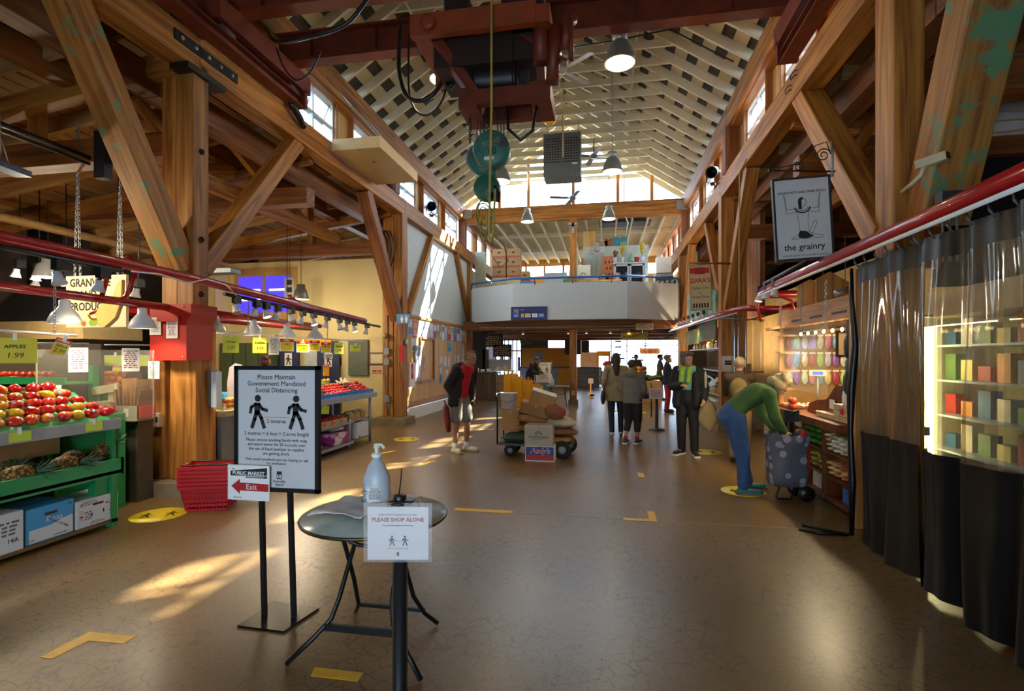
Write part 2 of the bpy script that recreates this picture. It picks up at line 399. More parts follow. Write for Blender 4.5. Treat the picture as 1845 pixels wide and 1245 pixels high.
sb = MB().cb((-1.045, 17.31, 5.95), (.3, .28, .06)).cb((-1.045, 17.18, 5.88), (.08, .02, .35)).cb((-1.045, 17.18, 6.0), (.3, .02, .1)).build('steel_bracket', GALV, post)
# bolts on the near column
for i, z in enumerate((4.05, 3.0, 2.35)):
    MB().lathe([(0, 0), (.035, 0), (.035, .015), (.015, .02), (.012, .04), (0, .04)], 10, M=Matrix.Translation((-4.75, 5.4, z)) @ Matrix.Rotation(PI/2, 4, 'Y')).build('bolt', BLACKM, col1)
# red steel collar box on the near column
rb = MB()
rb.prism([(-5.14, 1.56), (-4.66, 1.56), (-4.66, 1.98), (-4.6, 2.08), (-4.6, 2.2), (-5.14, 2.2)], .4, M=Matrix.Translation((0, 5.08, 0)))
rb.bx(-5.0, -4.72, 5.03, 5.1, 2.0, 2.06)
rb.build('steel_collar', mat('red_steel_box', 'b3261a', .4, var=.1), col1)
for (x, z) in ((-5.1, 2.17), (-4.7, 2.17), (-5.1, 1.6), (-4.7, 1.6)):
    MB().ell((x, 5.075, z), (.01, .006, .01), 6, 4).build('bolt', mat('bolt_pale', 'c8b8a8', .4), col1)
ob = MB().bx(-5.25, -5.13, 5.19, 5.24, 1.0-.22, 1.0-.06).build('outlet_box', mat('outlet_cream', 'b9b49c', .5), col1)
MB().bx(-5.235, -5.20, 5.185, 5.19, .84, .9).bx(-5.18, -5.145, 5.185, 5.19, .84, .9).build('socket', DKGREY, ob)

# ---- main beams, headers and clerestory on both sides
for side, xi, sgn in (('left', XL, -1), ('right', XR, 1)):
    b = sroot('beam_%s' % side, 'long fir beam carrying the clerestory along the %s side of the hall' % side, 'beam')
    for (a, c) in ((-1, 5.38), (5.385, 11.78), (11.785, 18.2), (18.205, 26)):
        timber('beam_timber', (xi+sgn*.15, a, 5.21), (xi+sgn*.15, c, 5.21), .3, .38, FIR, b, bev=.012)
        timber('beam_timber', (xi+sgn*.7, a, 4.92), (xi+sgn*.7, c, 4.92), .28, .34, FIRD, b, bev=.012)
    if side == 'left':
        pl = MB().bx(-4.745, -4.73, 5.0, 6.0, 5.17, 5.29).build('splice_plate', mat('dark_steel_plate', '2b3036', .4, metal=.6), b)
        for i in range(5):
            MB().ell((-4.725, 5.1+i*.2, 5.23), (.012, .025, .025), 8, 5).build('bolt', CHAINM, pl)
        MB().bx(-4.95, -4.7, 5.15, 5.75, 4.93, 5.0).build('bearing_plate', BLACKM, b)
    else:
        for (y, z) in ((7.45, 5.18), (7.25, 5.27)):
            MB().tube([(2.44, y-.06, z-.03), (2.41, y-.05, z-.03), (2.40, y+.06, z-.03), (2.40, y+.06, z+.03), (2.41, y-.05, z+.03), (2.44, y-.06, z+.03)], .008, 6).build('staple', BLACKM, b)
    h = sroot('beam_header_%s' % side, 'fir header beam above the clerestory windows along the %s side' % side, 'beam')
    for (a, c) in ((1, 5.38), (5.385, 11.2), (11.205, 17.3)):
        timber('beam_timber', (xi+sgn*.12, a, 6.56), (xi+sgn*.12, c, 6.56), .2, .44, FIR, h, bev=.01)
    timber('fascia_board', (xi+sgn*.22, 1, 6.33), (xi+sgn*.22, 17.3, 6.33), .24, .03, TRIMW, h)
    for y in (5.3, 11.3, 17.25):
        timber('header_post', (xi+sgn*.1, y, 5.4), (xi+sgn*.1, y, 6.34), .24, .24, FIRD, h, (0,1,0))
    # clerestory windows with awning sashes, plywood panels between
    ys = [7.5, 9.55, 11.65, 13.6, 15.55] if side == 'left' else [7.1, 9.2, 11.3, 13.3, 15.3]
    wd = 1.36 if side == 'left' else 1.3
    xg = xi+sgn*.26
    pw = sroot('wall_clerestory_%s' % side, 'band of plywood panels and studs between the clerestory windows on the %s' % side, 'wall')
    prev = -3.0
    for i, y in enumerate(ys):
        if y+wd > 18.2: break
        if y-prev > .15:
            timber('plywood_panel', (xg+sgn*.03, (prev+y)/2, 5.4), (xg+sgn*.03, (prev+y)/2, 6.34), .02, y-prev-.1, PLY, pw, (0,1,0))
        for yy in (prev+.02, y-.04):
            timber('stud', (xg-sgn*.03, yy, 5.4), (xg-sgn*.03, yy, 6.34), .12, .05, TRIMW, pw, (0,1,0))
        w = sroot('window_%s_%d' % (side, i+1), 'clerestory window with tilting upper sashes, number %d along the %s beam' % (i+1, side), 'window')
        f = MB()
        for z0, z1 in ((5.40, 5.45), (5.83, 5.87), (6.27, 6.32)): f.bx(xg-.03, xg+.03, y, y+wd, z0, z1)
        for yy in (y, y+wd/2-.02, y+wd-.04): f.bx(xg-.03, xg+.03, yy, yy+.04, 5.4, 6.32)
        f.build('window_frame', WHITE, w)
        for (a, c, z0, z1) in ((y+.04, y+wd/2-.02, 5.45, 5.83), (y+wd/2+.02, y+wd-.04, 5.45, 5.83)):
            MB().bx(xg-.003, xg+.003, a, c, z0, z1).build('pane', GLASSW, w)
        for (a, c) in ((y+.05, y+wd/2-.03), (y+wd/2+.03, y+wd-.05)):      # tilted open sash
            M = Matrix.Translation((xg+sgn*.02, (a+c)/2, 6.26)) @ Matrix.Rotation(sgn*-.42 if i % 3 != 1 else sgn*-.25, 4, 'Y'); L = c-a
            sa = MB().bx(-.012, .012, -L/2, L/2, -.38, -.345, 0, M).bx(-.012, .012, -L/2, L/2, -.035, 0, 0, M).bx(-.012, .012, -L/2, -L/2+.035, -.38, 0, 0, M).bx(-.012, .012, L/2-.035, L/2, -.38, 0, 0, M).build('sash', GALV, w)
            MB().bx(-.003, .003, -L/2+.03, L/2-.03, -.35, -.03, 0, M).build('pane', GLASSW, sa)
            e = M @ Vector((0, 0, -.36)); MB().tube([(xg, (a+c)/2, 5.9), e], .007, 5).build('stay_arm', BLACKM, w)
        prev = y+wd
    timber('plywood_panel', (xg+sgn*.03, (prev+17.2)/2, 5.4), (xg+sgn*.03, (prev+17.2)/2, 6.34), .02, 17.2-prev-.05, PLY, pw, (0,1,0))

# ---- knee braces
def braces(name, label, lst):
    r = sroot(name, label, 'brace')
    for (p, q, w, m) in lst: timber('brace_timber', p, q, w, w*1.05, m, r, (1,0,0), bev=.012)
xb, xr_ = XL-.14, XR+.16
braces('beam_braces_left_near', 'pair of knee braces with flaking green paint spreading from the near column', [((-4.93, 5.28, 2.62), (-4.95, 3.95, 5.02), .27, FIRP), ((xb, 5.5, 2.66), (xb, 7.5, 5.04), .22, FIR)])
braces('beam_braces_left_middle', 'pair of knee braces at the column with the restroom sign', [((xb, 11.62, 2.5), (xb, 9.9, 5.04), .24, FIRD), ((xb+.06, 12.15, 2.68), (xb+.06, 13.95, 5.02), .13, FIR)])
braces('beam_braces_left_far', 'knee brace across the white wall panel at its far end', [((xb+.06, 18.1, 2.68), (xb+.06, 16.45, 5.02), .13, FIR)])
braces('beam_braces_right_near', 'pair of rough knee braces spreading from the column above the red pipe', [((2.78, 5.0, 2.75), (2.78, 4.1, 4.95), .34, FIRP), ((xr_, 5.4, 2.72), (xr_, 7.4, 5.1), .26, FIR)])
braces('beam_braces_right_middle', 'pair of knee braces at the column by the hanging deli sign', [((xr_, 11.65, 2.6), (xr_, 9.9, 5.04), .22, FIR), ((xr_, 11.95, 2.6), (xr_, 13.9, 5.04), .2, FIR)])
braces('beam_braces_right_far', 'knee brace at the far deli column', [((xr_, 18.05, 2.6), (xr_, 16.3, 5.04), .2, FIR)])

# ---- side aisle roofs: deck boards, joists, tie beams and trusses
def zro(x): return 5.42-.15*(abs(x-XC)-3.9)
for side, sgn, x0, n in (('left', -1, XL-.55, 34), ('right', 1, XR+.55, 24)):
    r = sroot('ceiling_aisle_%s' % side, 'brown board deck and joists over the %s side aisle' % side, 'ceiling')
    step = .225; ds = {}
    for i in range(n):
        x = x0+sgn*step*(i+.5); z = zro(x)+random.uniform(-.004, .004); yA, yB = (-3, 20)
        me = ds.get('m') or MB().bx(-.1, .1, -.02, .02, 0, yB-yA).mesh('deck_board', DECK); ds['m'] = me
        o = bpy.data.objects.new('deck_board', me); COL.objects.link(o); o.parent = r
        o.matrix_world = _frame((x, yA, z), (0, 1, 0), (sgn*.148, 0, .989))
    MB().add([(x0-sgn*.3, -3, zro(x0)+.1), (x0-sgn*.3, 20, zro(x0)+.1), (x0+sgn*step*n, 20, zro(x0+sgn*step*n)+.06), (x0+sgn*step*n, -3, zro(x0+sgn*step*n)+.06)], [(0, 1, 2, 3)]).build('roof_membrane', BLACK, r)
    xe = x0+sgn*step*n
    for k in range(15):
        y = 1.2+k*1.22; timber('joist', (x0, y, zro(x0)-.13), (xe, y, zro(xe)-.13), .08, .2, DECKD, r)
    t = sroot('beam_aisle_%s' % side, 'dark tie beams and truss timbers under the %s aisle roof' % side, 'beam')
    xt = x0+sgn*1.1
    for y, z, m in ((5.45, 4.15, FIRD), (8.3, 4.42, FIRD), (11.75, 4.25, FIRD), (2.6, 4.35, FIRD)):
        timber('tie_beam', (x0-sgn*.2, y, z), (x0+sgn*6.4, y, z), .26, .3, m, t, bev=.01)
        timber('strut', (x0+sgn*1.9, y, z+.15), (x0+sgn*1.9, y, zro(x0+sgn*1.9)-.2), .14, .14, FIR, t)
        timber('rafter_beam', (x0-sgn*.3, y-.18, zro(x0)-.32), (x0+sgn*6.2, y-.18, zro(x0+sgn*6.2)-.32), .16, .24, FIR, t)
    timber('truss_chord', (xt, 5.6, 4.45), (xt, 11.6, 4.45), .14, .24, FIR, t)
    timber('truss_chord', (xt, .5, 5.0), (xt, 18, 5.0), .2, .26, FIRD, t)
    for (ya, za, yb, zb) in ((6.9, 4.55, 8.2, 4.95), (8.5, 4.5, 8.5, 4.95), (8.8, 4.95, 10.2, 4.55), (10.4, 4.5, 10.4, 4.95)):
        timber('truss_web', (xt, ya, za), (xt, yb, zb), .1, .12, FIR, t)
    for (ya, za, yb, zb) in ((5.6, 4.9, 6.6, 4.3), (8.3, 4.6, 7.3, 5.05)):
        timber('truss_web', (xt-sgn*.5, ya, za), (xt-sgn*.5, yb, zb), .1, .14, FIR, t)
# hanger plate on the left tie beam
MB().bx(-6.05, -5.9, 5.2, 5.31, 3.75, 4.32).build('steel_strap', mat('dark_steel_plate', '2b3036', .4, metal=.6), bpy.data.objects['beam_aisle_left'])

# ---- main roof: rafters, collar ties, skip boards, corrugated sheet
roof = sroot('ceiling', 'cream painted gable roof of rafters, collar ties and gapped boards', 'ceiling')
ZE, SL = 6.80, .655; HW = XR-XC+.12
zr = ZE+HW*SL
cs = math.sqrt(1+SL*SL); slope_len = HW*cs
rm = MB().bx(-.028, .028, -.09, .08, 0, slope_len).mesh('rafter', CREAMW)
tw = (zr-7.62)/SL
tm = MB().bx(-.022, .022, -.07, .07, 0, 2*tw).mesh('collar_tie', CREAMW)
for k in range(28):
    y = 1.0+k*.612
    for sgn in (-1, 1):
        o = bpy.data.objects.new('rafter', rm); COL.objects.link(o); o.parent = roof
        o.matrix_world = _frame((XC+sgn*HW, y, ZE), (-sgn*HW, 0, HW*SL))
    o = bpy.data.objects.new('collar_tie', tm); COL.objects.link(o); o.parent = roof; o.matrix_world = _frame((XC-tw, y+.055, 7.62), (1, 0, 0))
bm_ = MB().bx(-.13, .13, -.012, .012, 0, 20.6).mesh('roof_board', mat('shaded_cream_board', 'c2b894', .7, var=.08, scale=3))  # boards toned darker than the rafters to put in the shade between
for sgn in (-1, 1):
    for i in range(9):
        u = (i+.62)*slope_len/9; x = XC+sgn*(HW-u/cs); z = ZE+u/cs*SL+.105
        o = bpy.data.objects.new('roof_board', bm_); COL.objects.link(o); o.parent = roof
        o.matrix_world = _frame((x, -3.0, z), (0, 1, 0), (sgn*SL, 0, 1))
    # corrugated sheet above the gaps
    P = []
    for j in range(260):
        y = -3+20.6*j/259; w = .012*math.sin(j*1.9)
        P.append([(XC+sgn*(HW+.2), y, ZE-.2*SL+.16+w), (XC, y, zr+.16+w)])
    MB().grid(P).build('corrugated_sheet', mat('dark_corrugated', '4a453c', .7, var=.2), roof)
# conduits fixed to the rafters
tb = MB().tube([(.62, 3, 7.93), (.62, 12, 7.93), (.62, 12.05, 7.9), (.62, 17.2, 7.9), (.62, 17.25, 6.3), (.75, 17.3, 6.0), (.72, 19, 5.9)], .02, 6).build('conduit', CREAMW, roof)
MB().tube([(-3.3, 3, 7.55), (-3.3, 17.1, 7.55)], .02, 6).build('conduit', CREAMW, roof)
MB().tube([(-1.0, 3.2, 7.5), (-.98, 12.2, 7.5), (-.98, 12.25, 6.35)], .018, 6).build('conduit', CREAMW, roof)
MB().tube([(-.7, 9.9, 7.52), (.2, 9.9, 7.56), (1.15, 9.9, 7.66), (1.25, 9.9, 7.62), (1.9, 9.9, 7.2), (2.3, 9.9, 6.95)], .015, 5).build('cable', BLACK, roof)

# ---- gable end at the far side
g = sroot('wall_gable', 'far gable with white windows over a heavy fir beam', 'wall')
timber('gable_beam', (XL-.1, 17.3, 6.43), (XR+.1, 17.3, 6.43), .24, .5, FIR, g, bev=.015)
for x in (-3.55, -2.55, -1.04, .42, 1.5):
    timber('mullion', (x, 17.3, 6.68), (x, 17.3, min(ZE+(HW-abs(x-XC))*SL, 9.0)), .1, .08, TRIMW, g, (0,1,0))
xs = [XC-HW+.05, -3.55, -2.55, -1.04, .42, 1.5, XC+HW-.05]
wg = sroot('window_gable', 'white bright gable window panes above the fir beam', 'window')
for a, c in zip(xs, xs[1:]):
    za, zc = ZE+(HW-abs(a-XC))*SL, ZE+(HW-abs(c-XC))*SL
    pts = [(a, 6.7), (c, 6.7), (c, max(zc-.05, 6.72))] + ([(XC, zr-.05)] if a < XC < c else []) + [(a, max(za-.05, 6.72))]
    MB().prism(pts, .006, M=Matrix.Translation((0, 17.33, 0))).build('pane', GLASSW, wg)
MB().bx(-4.95, -4.5, 17.1, 17.25, 6.35, 6.62).build('junction_box', GREY, g); MB().bx(2.25, 2.6, 17.1, 17.25, 6.3, 6.6).build('junction_box', GREY, g)

# ---- left wall: pale board above, notice board plywood below
wl = sroot('wall_left', 'white wall panel above a plywood notice board', 'wall')
MB().bx(-4.97, -4.92, 12.0, 18.3, 2.66, 5.03).build('pale_board', PALEBLUE, wl)
for k, (a, b) in enumerate(((12.0, 13.2), (13.21, 14.75), (14.76, 16.3), (16.31, 18.1))):
    MB().bx(-4.96, -4.91, a, b, .3, 2.62).build('plywood_sheet', PLY, wl)
timber('rail_trim', (-4.9, 12.0, 2.65), (-4.9, 18.2, 2.65), .05, .07, TRIMW, wl)
timber('rail_trim', (-4.9, 12.0, .38), (-4.9, 18.2, .38), .04, .12, TRIMW, wl)
timber('corner_trim', (-4.9, 12.02, .12), (-4.9, 12.02, 5.0), .06, .1, STALLW, wl, (0,1,0))
struct(MB().bx(-4.96, -4.85, 12.0, 18.2, 0, .27).build('baseboard_left', WHITE), 'white heater skirting along the foot of the notice board', 'baseboard')
# cream wall behind the berry stand
wc = sroot('wall_cream', 'cream plaster wall behind the berry stand', 'wall')
MB().bx(-10.1, -5.22, 12.0, 12.15, 0, 4.05).build('plaster', CREAM, wc)
MB().bx(-10.1, -9.7, 11.5, 12.2, 0, 4.05).build('pier', CREAM, wc)
MB().bx(-9.55, -7.75, 11.97, 12.0, 3.35-.8, 3.35+.55).build('window_surround', mat('tan_board', 'c39a55', .6), wc)
wv = sroot('window_purple', 'window in the cream wall with purple shop light put into its panes', 'window')
for (a, c) in ((-9.4, -8.72), (-8.6, -7.95)):
    MB().bx(a, c, 11.94, 11.97, 2.75, 3.68).build('pane', mat('violet_glow_pane', '4a3cc0', .3, emit='4a3cd8', es=.8), wv)  # panes glow by themselves in place of a lit shop
    for z in (3.3, 3.05): MB().bx(a+.1, c-.04, 11.925, 11.94, z, z+.05).build('tube_reflection_glow', lamp_mat('violet_reflection', 'cfc6ff', 3.0), wv)  # glowing bars stand in for tube reflections on the panes
# aisle back walls
struct(MB().bx(-13.2, -13, -3, 20, 0, 5).build('wall_aisle_left', mat('dark_aisle_wall', '3a2e24', .8, var=.3)), 'dark far wall of the produce aisle', 'wall')
struct(MB().bx(-13, -10.1, 13.5, 13.7, 0, 5).build('wall_aisle_back', mat('dark_aisle_wall', '3a2e24', .8)), 'dark rear wall beyond the cream wall', 'wall')
struct(MB().bx(8.4, 8.6, -3, 20, 0, 5).build('wall_aisle_right', mat('dark_aisle_wall', '3a2e24', .8)), 'dark far wall of the stall aisle', 'wall')
wi = sroot('wall_insulation', 'pale panel with yellow foam seams over a dark opening', 'wall')
MB().bx(3.6, 8.4, 6.6, 6.7, 4.02, 4.95).build('insulation_panel', mat('pale_lilac_board', 'c6c0c4', .8), wi)
for k in range(6):
    z = 4.1+k*.11; P = [(3.75+.15*i, 6.585, z+.012*math.sin(i*1.3+k*2)) for i in range(14)]
    MB().tube(P, [.007+.005*abs(math.sin(i*2.1+k)) for i in range(14)], 5).build('foam_seam', mat('yellow_foam', 'c2a458', .8), wi)
timber('rail_timber', (3.5, 6.56, 3.92), (8.4, 6.56, 3.92), .14, .2, FIRD, wi)
timber('post_timber', (3.6, 6.6, 2.6), (3.6, 6.6, 4.02), .2, .14, FIRD, wi, (0,1,0))
MB().bx(3.7, 8.4, 6.62, 6.7, 2.4, 3.82).build('dark_opening_sheet', mat('opening_black', '0e0d0c', .9), wi)  # black sheet stands in for the dark of the opening

# ---- balcony (mezzanine) at the far end
bz = sroot('wall_balcony', 'white balcony parapet with angled ends below the gable', 'wall')
pts = [(-4.72, 17.9), (-4.5, 17.2), (-2.92, 16.3), (.68, 16.3), (2.3, 17.2), (2.45, 17.9)]
BWH = mat('balcony_white', 'cad2d6', .7, var=.03)
for i, (a, b) in enumerate(zip(pts, pts[1:])):
    d = Vector((b[0]-a[0], b[1]-a[1], 0)); n = Vector((-d.y, d.x, 0)).normalized()*.1
    MB().add([(a[0], a[1], 2.78), (b[0], b[1], 2.78), (b[0]+n.x, b[1]+n.y, 2.78), (a[0]+n.x, a[1]+n.y, 2.78), (a[0], a[1], 3.95), (b[0], b[1], 3.95), (b[0]+n.x, b[1]+n.y, 3.95), (a[0]+n.x, a[1]+n.y, 3.95)],
             [(0,3,2,1),(4,5,6,7),(0,1,5,4),(1,2,6,5),(2,3,7,6),(3,0,4,7)]).build('parapet_panel', BWH, bz)
hr = MB().tube([(p[0], p[1]-.05, 4.1 if 0 < i < 5 else 4.0) for i, p in enumerate(pts)], .032, 8).build('blue_handrail', mat('blue_rail', '1d5fb0', .4), bz)
for x in (-2.2, -1.0, .2): MB().tube([(x, 16.3, 3.9), (x, 16.26, 4.09)], .012, 6).build('rail_stanchion', DKGREY, bz)
ptf = [(p[0], p[1]+.09) for p in pts]
bf = struct(MB().add([(p[0], p[1], 2.80) for p in ptf]+[(2.45, 26, 2.80), (-4.9, 26, 2.80)]+[(p[0], p[1], 2.95) for p in ptf]+[(2.45, 26, 2.95), (-4.9, 26, 2.95)],
     [tuple(reversed(range(8))), tuple(range(8, 16))]+[(i, (i+1) % 8, (i+1) % 8+8, i+8) for i in range(8)]).build('floor_balcony', mat('mezz_underside', 'a08a66', .8)), 'floor slab of the balcony over the far passage', 'floor')
ub = sroot('beam_balcony', 'brown beams carrying the balcony floor', 'beam')
timber('beam_timber', (-4.8, 17.3, 2.66), (2.5, 17.3, 2.66), .3, .3, FIRD, ub, bev=.01)
for y in (20.5, 24, 28): timber('beam_timber', (-8, y, 2.62), (4, y, 2.62), .25, .26, FIRD, ub)
# mezzanine walls and ceiling
mc = sroot('ceiling_mezzanine', 'pale ceiling with white joists over the balcony room', 'ceiling')
MB().bx(-5.2, 2.9, 17.45, 26.2, 6.52, 6.58).build('ceiling_board', mat('ceiling_cream', 'bdb59a', .8), mc)
jm = MB().bx(-.03, .03, -.09, .09, 0, 8.6).mesh('joist', CREAMW)
for i in range(15):
    o = bpy.data.objects.new('joist', jm); COL.objects.link(o); o.parent = mc; o.matrix_world = _frame((-4.9+i*.53, 17.45, 6.42), (0, 1, 0))
for y in (20.3, 23.2): timber('cross_joist', (-5, y, 6.42), (2.8, y, 6.42), .05, .16, CREAMW, mc)
MB().bx(-.2, 1.6, 18.6, 19.3, 6.36, 6.4).build('air_grille', DKGREY, mc)
mw = sroot('wall_mezzanine', 'tan back wall of the balcony room with low windows', 'wall')
MB().bx(-5.2, 2.9, 26, 26.1, 2.95, 5.7).bx(-5.2, 2.9, 26, 26.1, 6.2, 6.55).build('back_board', mat('tan_board', 'c39a55', .6), mw)
for i in range(9):
    x = -4.9+i*.95; timber('stud', (x, 25.9, 3), (x, 25.9, 6.4), .09, .1, FIR, mw, (0,1,0))
for i in range(4):
    MB().bx(-4.6+i*1.9, -3.1+i*1.9, 26.0, 26.02, 5.72, 6.18).build('pane', GLASSW, mw)
for sx in (-5.25, 2.85):
    MB().bx(sx, sx+.1, 17.45, 26.2, 2.95, 5.02).build('side_board', mat('mezz_side', '9c9f93', .7), mw)
for sgn, xi in ((-1, XL), (1, XR)):
    w = sroot('window_mezz_%s' % ('left' if sgn < 0 else 'right'), 'small high windows of the balcony room on the %s' % ('left' if sgn < 0 else 'right'), 'window')
    timber('head_timber', (xi+sgn*.15, 17.4, 6.35), (xi+sgn*.15, 26, 6.35), .2, .2, TRIMW, w)
    for k in range(5):
        y = 18.0+k*1.6; MB().bx(xi+sgn*.25-.003, xi+sgn*.25+.003, y+.06, y+1.0, 5.42, 6.25).build('pane', GLASSW, w)
        for (a, c) in ((y, y+.06), (y+1.0, y+1.06)): MB().bx(xi+sgn*.22-.04, xi+sgn*.22+.04, a, c, 5.4, 6.27).build('window_frame', TRIMW, w)
        MB().bx(xi+sgn*.25-.02, xi+sgn*.25+.02, y+1.06, y+1.6, 5.4, 6.3).build('infill_panel', PLY, w)
# unseen wall and panels added to stop daylight leaks and limit front fill
bw = sroot('wall_back_baffle', 'added dark wall behind the viewer with a doorway sized to limit front fill', 'wall')
for (x0, x1, z0, z1) in ((-13, -2.6, 0, 5.3), (.6, 8.5, 0, 5.3), (-2.6, .6, 2.5, 9.4), (-4.8, -2.6, 5.3, 9.4), (.6, 2.5, 5.3, 9.4)): MB().bx(x0, x1, -3.1, -3, z0, z1).build('wall_panel', mat('dark_aisle_wall', '3a2e24', .8), bw)
for x in (XL-.3, XR+.3): MB().bx(x-.02, x+.02, -3, 1.1, 6.3, 6.9).build('side_panel', PLY, bw)
# ---- far passage under the balcony
ce = struct(MB().bx(-9, 5, 26, 33, 2.78, 2.9).build('ceiling_passage', mat('mezz_underside', 'a08a66', .8)), 'low tan ceiling of the far passage', 'ceiling')
fw = sroot('wall_far', 'far end wall with bright shop windows and an orange panel', 'wall')
MB().bx(-9, 5, 32.2, 32.3, 2.68, 2.9).build('head_board', FIRD, fw)
MB().bx(-4.6, -1.85, 28.4, 28.5, 0, 2.1).build('orange_panel', mat('orange_wall', 'd08a18', .6), fw)
MB().bx(-4.6, -3.1, 28.4, 28.6, 2.1, 2.8).build('dark_duct_panel', DKGREY, fw)
MB().bx(-3.95, -3.35, 28.35, 28.4, .9, 1.85).build('steel_cabinet_panel', GREY, fw)
MB().bx(-1.5, -1.05, 32.1, 32.2, 0, 2.7).bx(-1.05, -.5, 32.1, 32.2, 0, 1.9).build('pale_pier', mat('pale_pink', 'cdb5a5', .7), fw)
wsf = sroot('window_side_far', 'tall narrow shop windows with pink frames left of the orange panel', 'window')
for k in range(7):
    x = -6.05+.24*k; MB().bx(x-.03, x+.03, 28.4, 28.5, 0, 2.8).build('window_frame', mat('pink_frame', 'a58a90', .6), wsf)
    if k < 6:
        MB().bx(x+.03, x+.21, 28.44, 28.45, .5, 2.7).build('pane', GLASSW, wsf); MB().bx(x+.03, x+.21, 28.4, 28.5, 0, .5).bx(x+.03, x+.21, 28.4, 28.5, 1.9, 1.98).build('panel', mat('pale_pink', 'cdb5a5', .7), wsf)
        if k % 2: MB().bx(x+.05, x+.19, 28.41, 28.43, .8, 1.6).build('window_poster', mat('poster_dull_red', '8a3a3a', .6, var=.4, scale=6), wsf)
MB().bx(-9, -6.05, 28.4, 28.5, 0, 2.8).build('side_wall', mat('passage_grey', '8a8a94', .7), wsf)
wfar = sroot('window_far', 'bright shop windows in the far end wall with dark glazing bars', 'window')
for x0, x1 in ((-3.2, -1.55), (-1.0, .35), (.4, 1.3), (1.35, 2.4), (2.45, 4.8)):
    for z0, z1 in ((1.95, 2.28), (2.3, 2.66)): MB().bx(x0, x1, 32.2, 32.21, z0, z1).build('pane', GLASSW, wfar)
for x0, x1 in ((.42, 1.2), (1.4, 2.3), (2.6, 4.8)):
    MB().bx(x0, x1, 32.2, 32.21, .35, 1.85).build('pane', GLASSW, wfar)
for z in (1.93, 2.29, 2.67): MB().bx(-3.2, 4.8, 32.17, 32.24, z-.02, z+.02).build('glazing_bar', mat('glazing_bar_brown', '6b4a3a', .6), wfar)
for x in (-.98, .38, 1.33, 2.42): MB().bx(x-.03, x+.03, 32.17, 32.24, 0, 2.67).build('glazing_bar', mat('glazing_bar_brown', '6b4a3a', .6), wfar)
MB().bx(.4, 4.8, 32.1, 32.25, 0, .35).build('stall_riser', mat('tan_board', 'c39a55', .6), fw)
BLUEP = mat('blue_print', '3a63b8', .6)
for i, (x, z) in enumerate(((.6, 2.5), (.6, 2.15), (.6, 1.7), (.8, 1.45), (1.6, 1.5), (1.9, 1.35), (.55, 1.25))):
    MB().bx(x, x+.4, 32.15, 32.16, z, z+.1).build('window_print', BLUEP, wfar)
dfar = sroot('door_far', 'yellow framed glass door at the far end of the passage', 'door')
YD = mat('yellow_door', 'd99a12', .5)
for (x0, x1, z0, z1) in ((-.5, -.36, 0, 1.95), (.2, .34, 0, 1.95), (-.36, .2, 1.65, 1.95), (-.36, .2, 0, .25)): MB().bx(x0, x1, 32.08, 32.16, z0, z1).build('door_frame', YD, dfar)
MB().bx(-.36, .2, 32.12, 32.13, .25, 1.65).build('pane', GLASSW, dfar)
MB().bx(-.2, .05, 32.09, 32.1, .3, .75).build('door_poster', mat('blue_poster', '6f86b8', .6), dfar)
MB().bx(-.15, .1, 32.09, 32.1, 1.05, 1.25).build('door_notice', mat('pink_notice', 'd98a8a', .6), dfar)
struct(MB().bx(-9.1, -9, 18.4, 33, 0, 2.9).build('wall_passage_left', mat('dark_aisle_wall', '3a2e24', .8)), 'dark side wall of the far passage', 'wall')
struct(MB().bx(4.9, 5, 18.4, 33, 0, 2.9).build('wall_passage_right', mat('passage_cream', '9c8558', .8)), 'cream side wall of the far passage', 'wall')
struct(MB().bx(-9, -4.95, 18.4, 18.5, 2.3, 5).build('wall_passage_head', mat('dark_aisle_wall', '3a2e24', .8)), 'dark wall over the side shop beside the passage', 'wall')
wps = sroot('window_passage', 'tall bright side windows of the far shop', 'window')
for (y0, y1) in ((24.2, 25.4), (25.7, 26.6), (26.9, 27.8)):
    MB().bx(-6.02, -6.0, y0, y1, .4, 2.4).build('pane', GLASSW, wps)
    MB().bx(-6.05, -5.99, y0, y1, 1.35, 1.42).build('window_frame', mat('pink_frame', 'a58a90', .6), wps); MB().bx(-5.99, -5.97, y0+.1, y1-.25, .45, 1.3).build('window_poster', mat('poster_dull_red', '8a3a3a', .6, var=.4, scale=6), wps)
    for y in (y0, y1, (y0+y1)/2): MB().bx(-6.06, -5.98, y-.06, y+.06, .3, 2.5).build('window_frame', mat('pink_frame', 'a58a90', .6), wps)
MB().bx(-6.1, -6.0, 23.9, 28.4, 0, .4).bx(-6.1, -6.0, 23.9, 28.4, 2.4, 2.9).build('window_wall', mat('pale_pink', 'cdb5a5', .7), wps)
# right side: wall above the deli shops between the columns
wr = sroot('wall_right', 'brown upper wall over the deli with painted mural panels', 'wall')
MB().bx(3.3, 3.4, 11.9, 26, 2.5, 5.0).build('upper_board', FIRD, wr)
MB().bx(4.3, 4.4, 6.7, 26, 0, 3.2).build('stall_back', mat('stall_back_cream', 'b39a62', .8), wr)
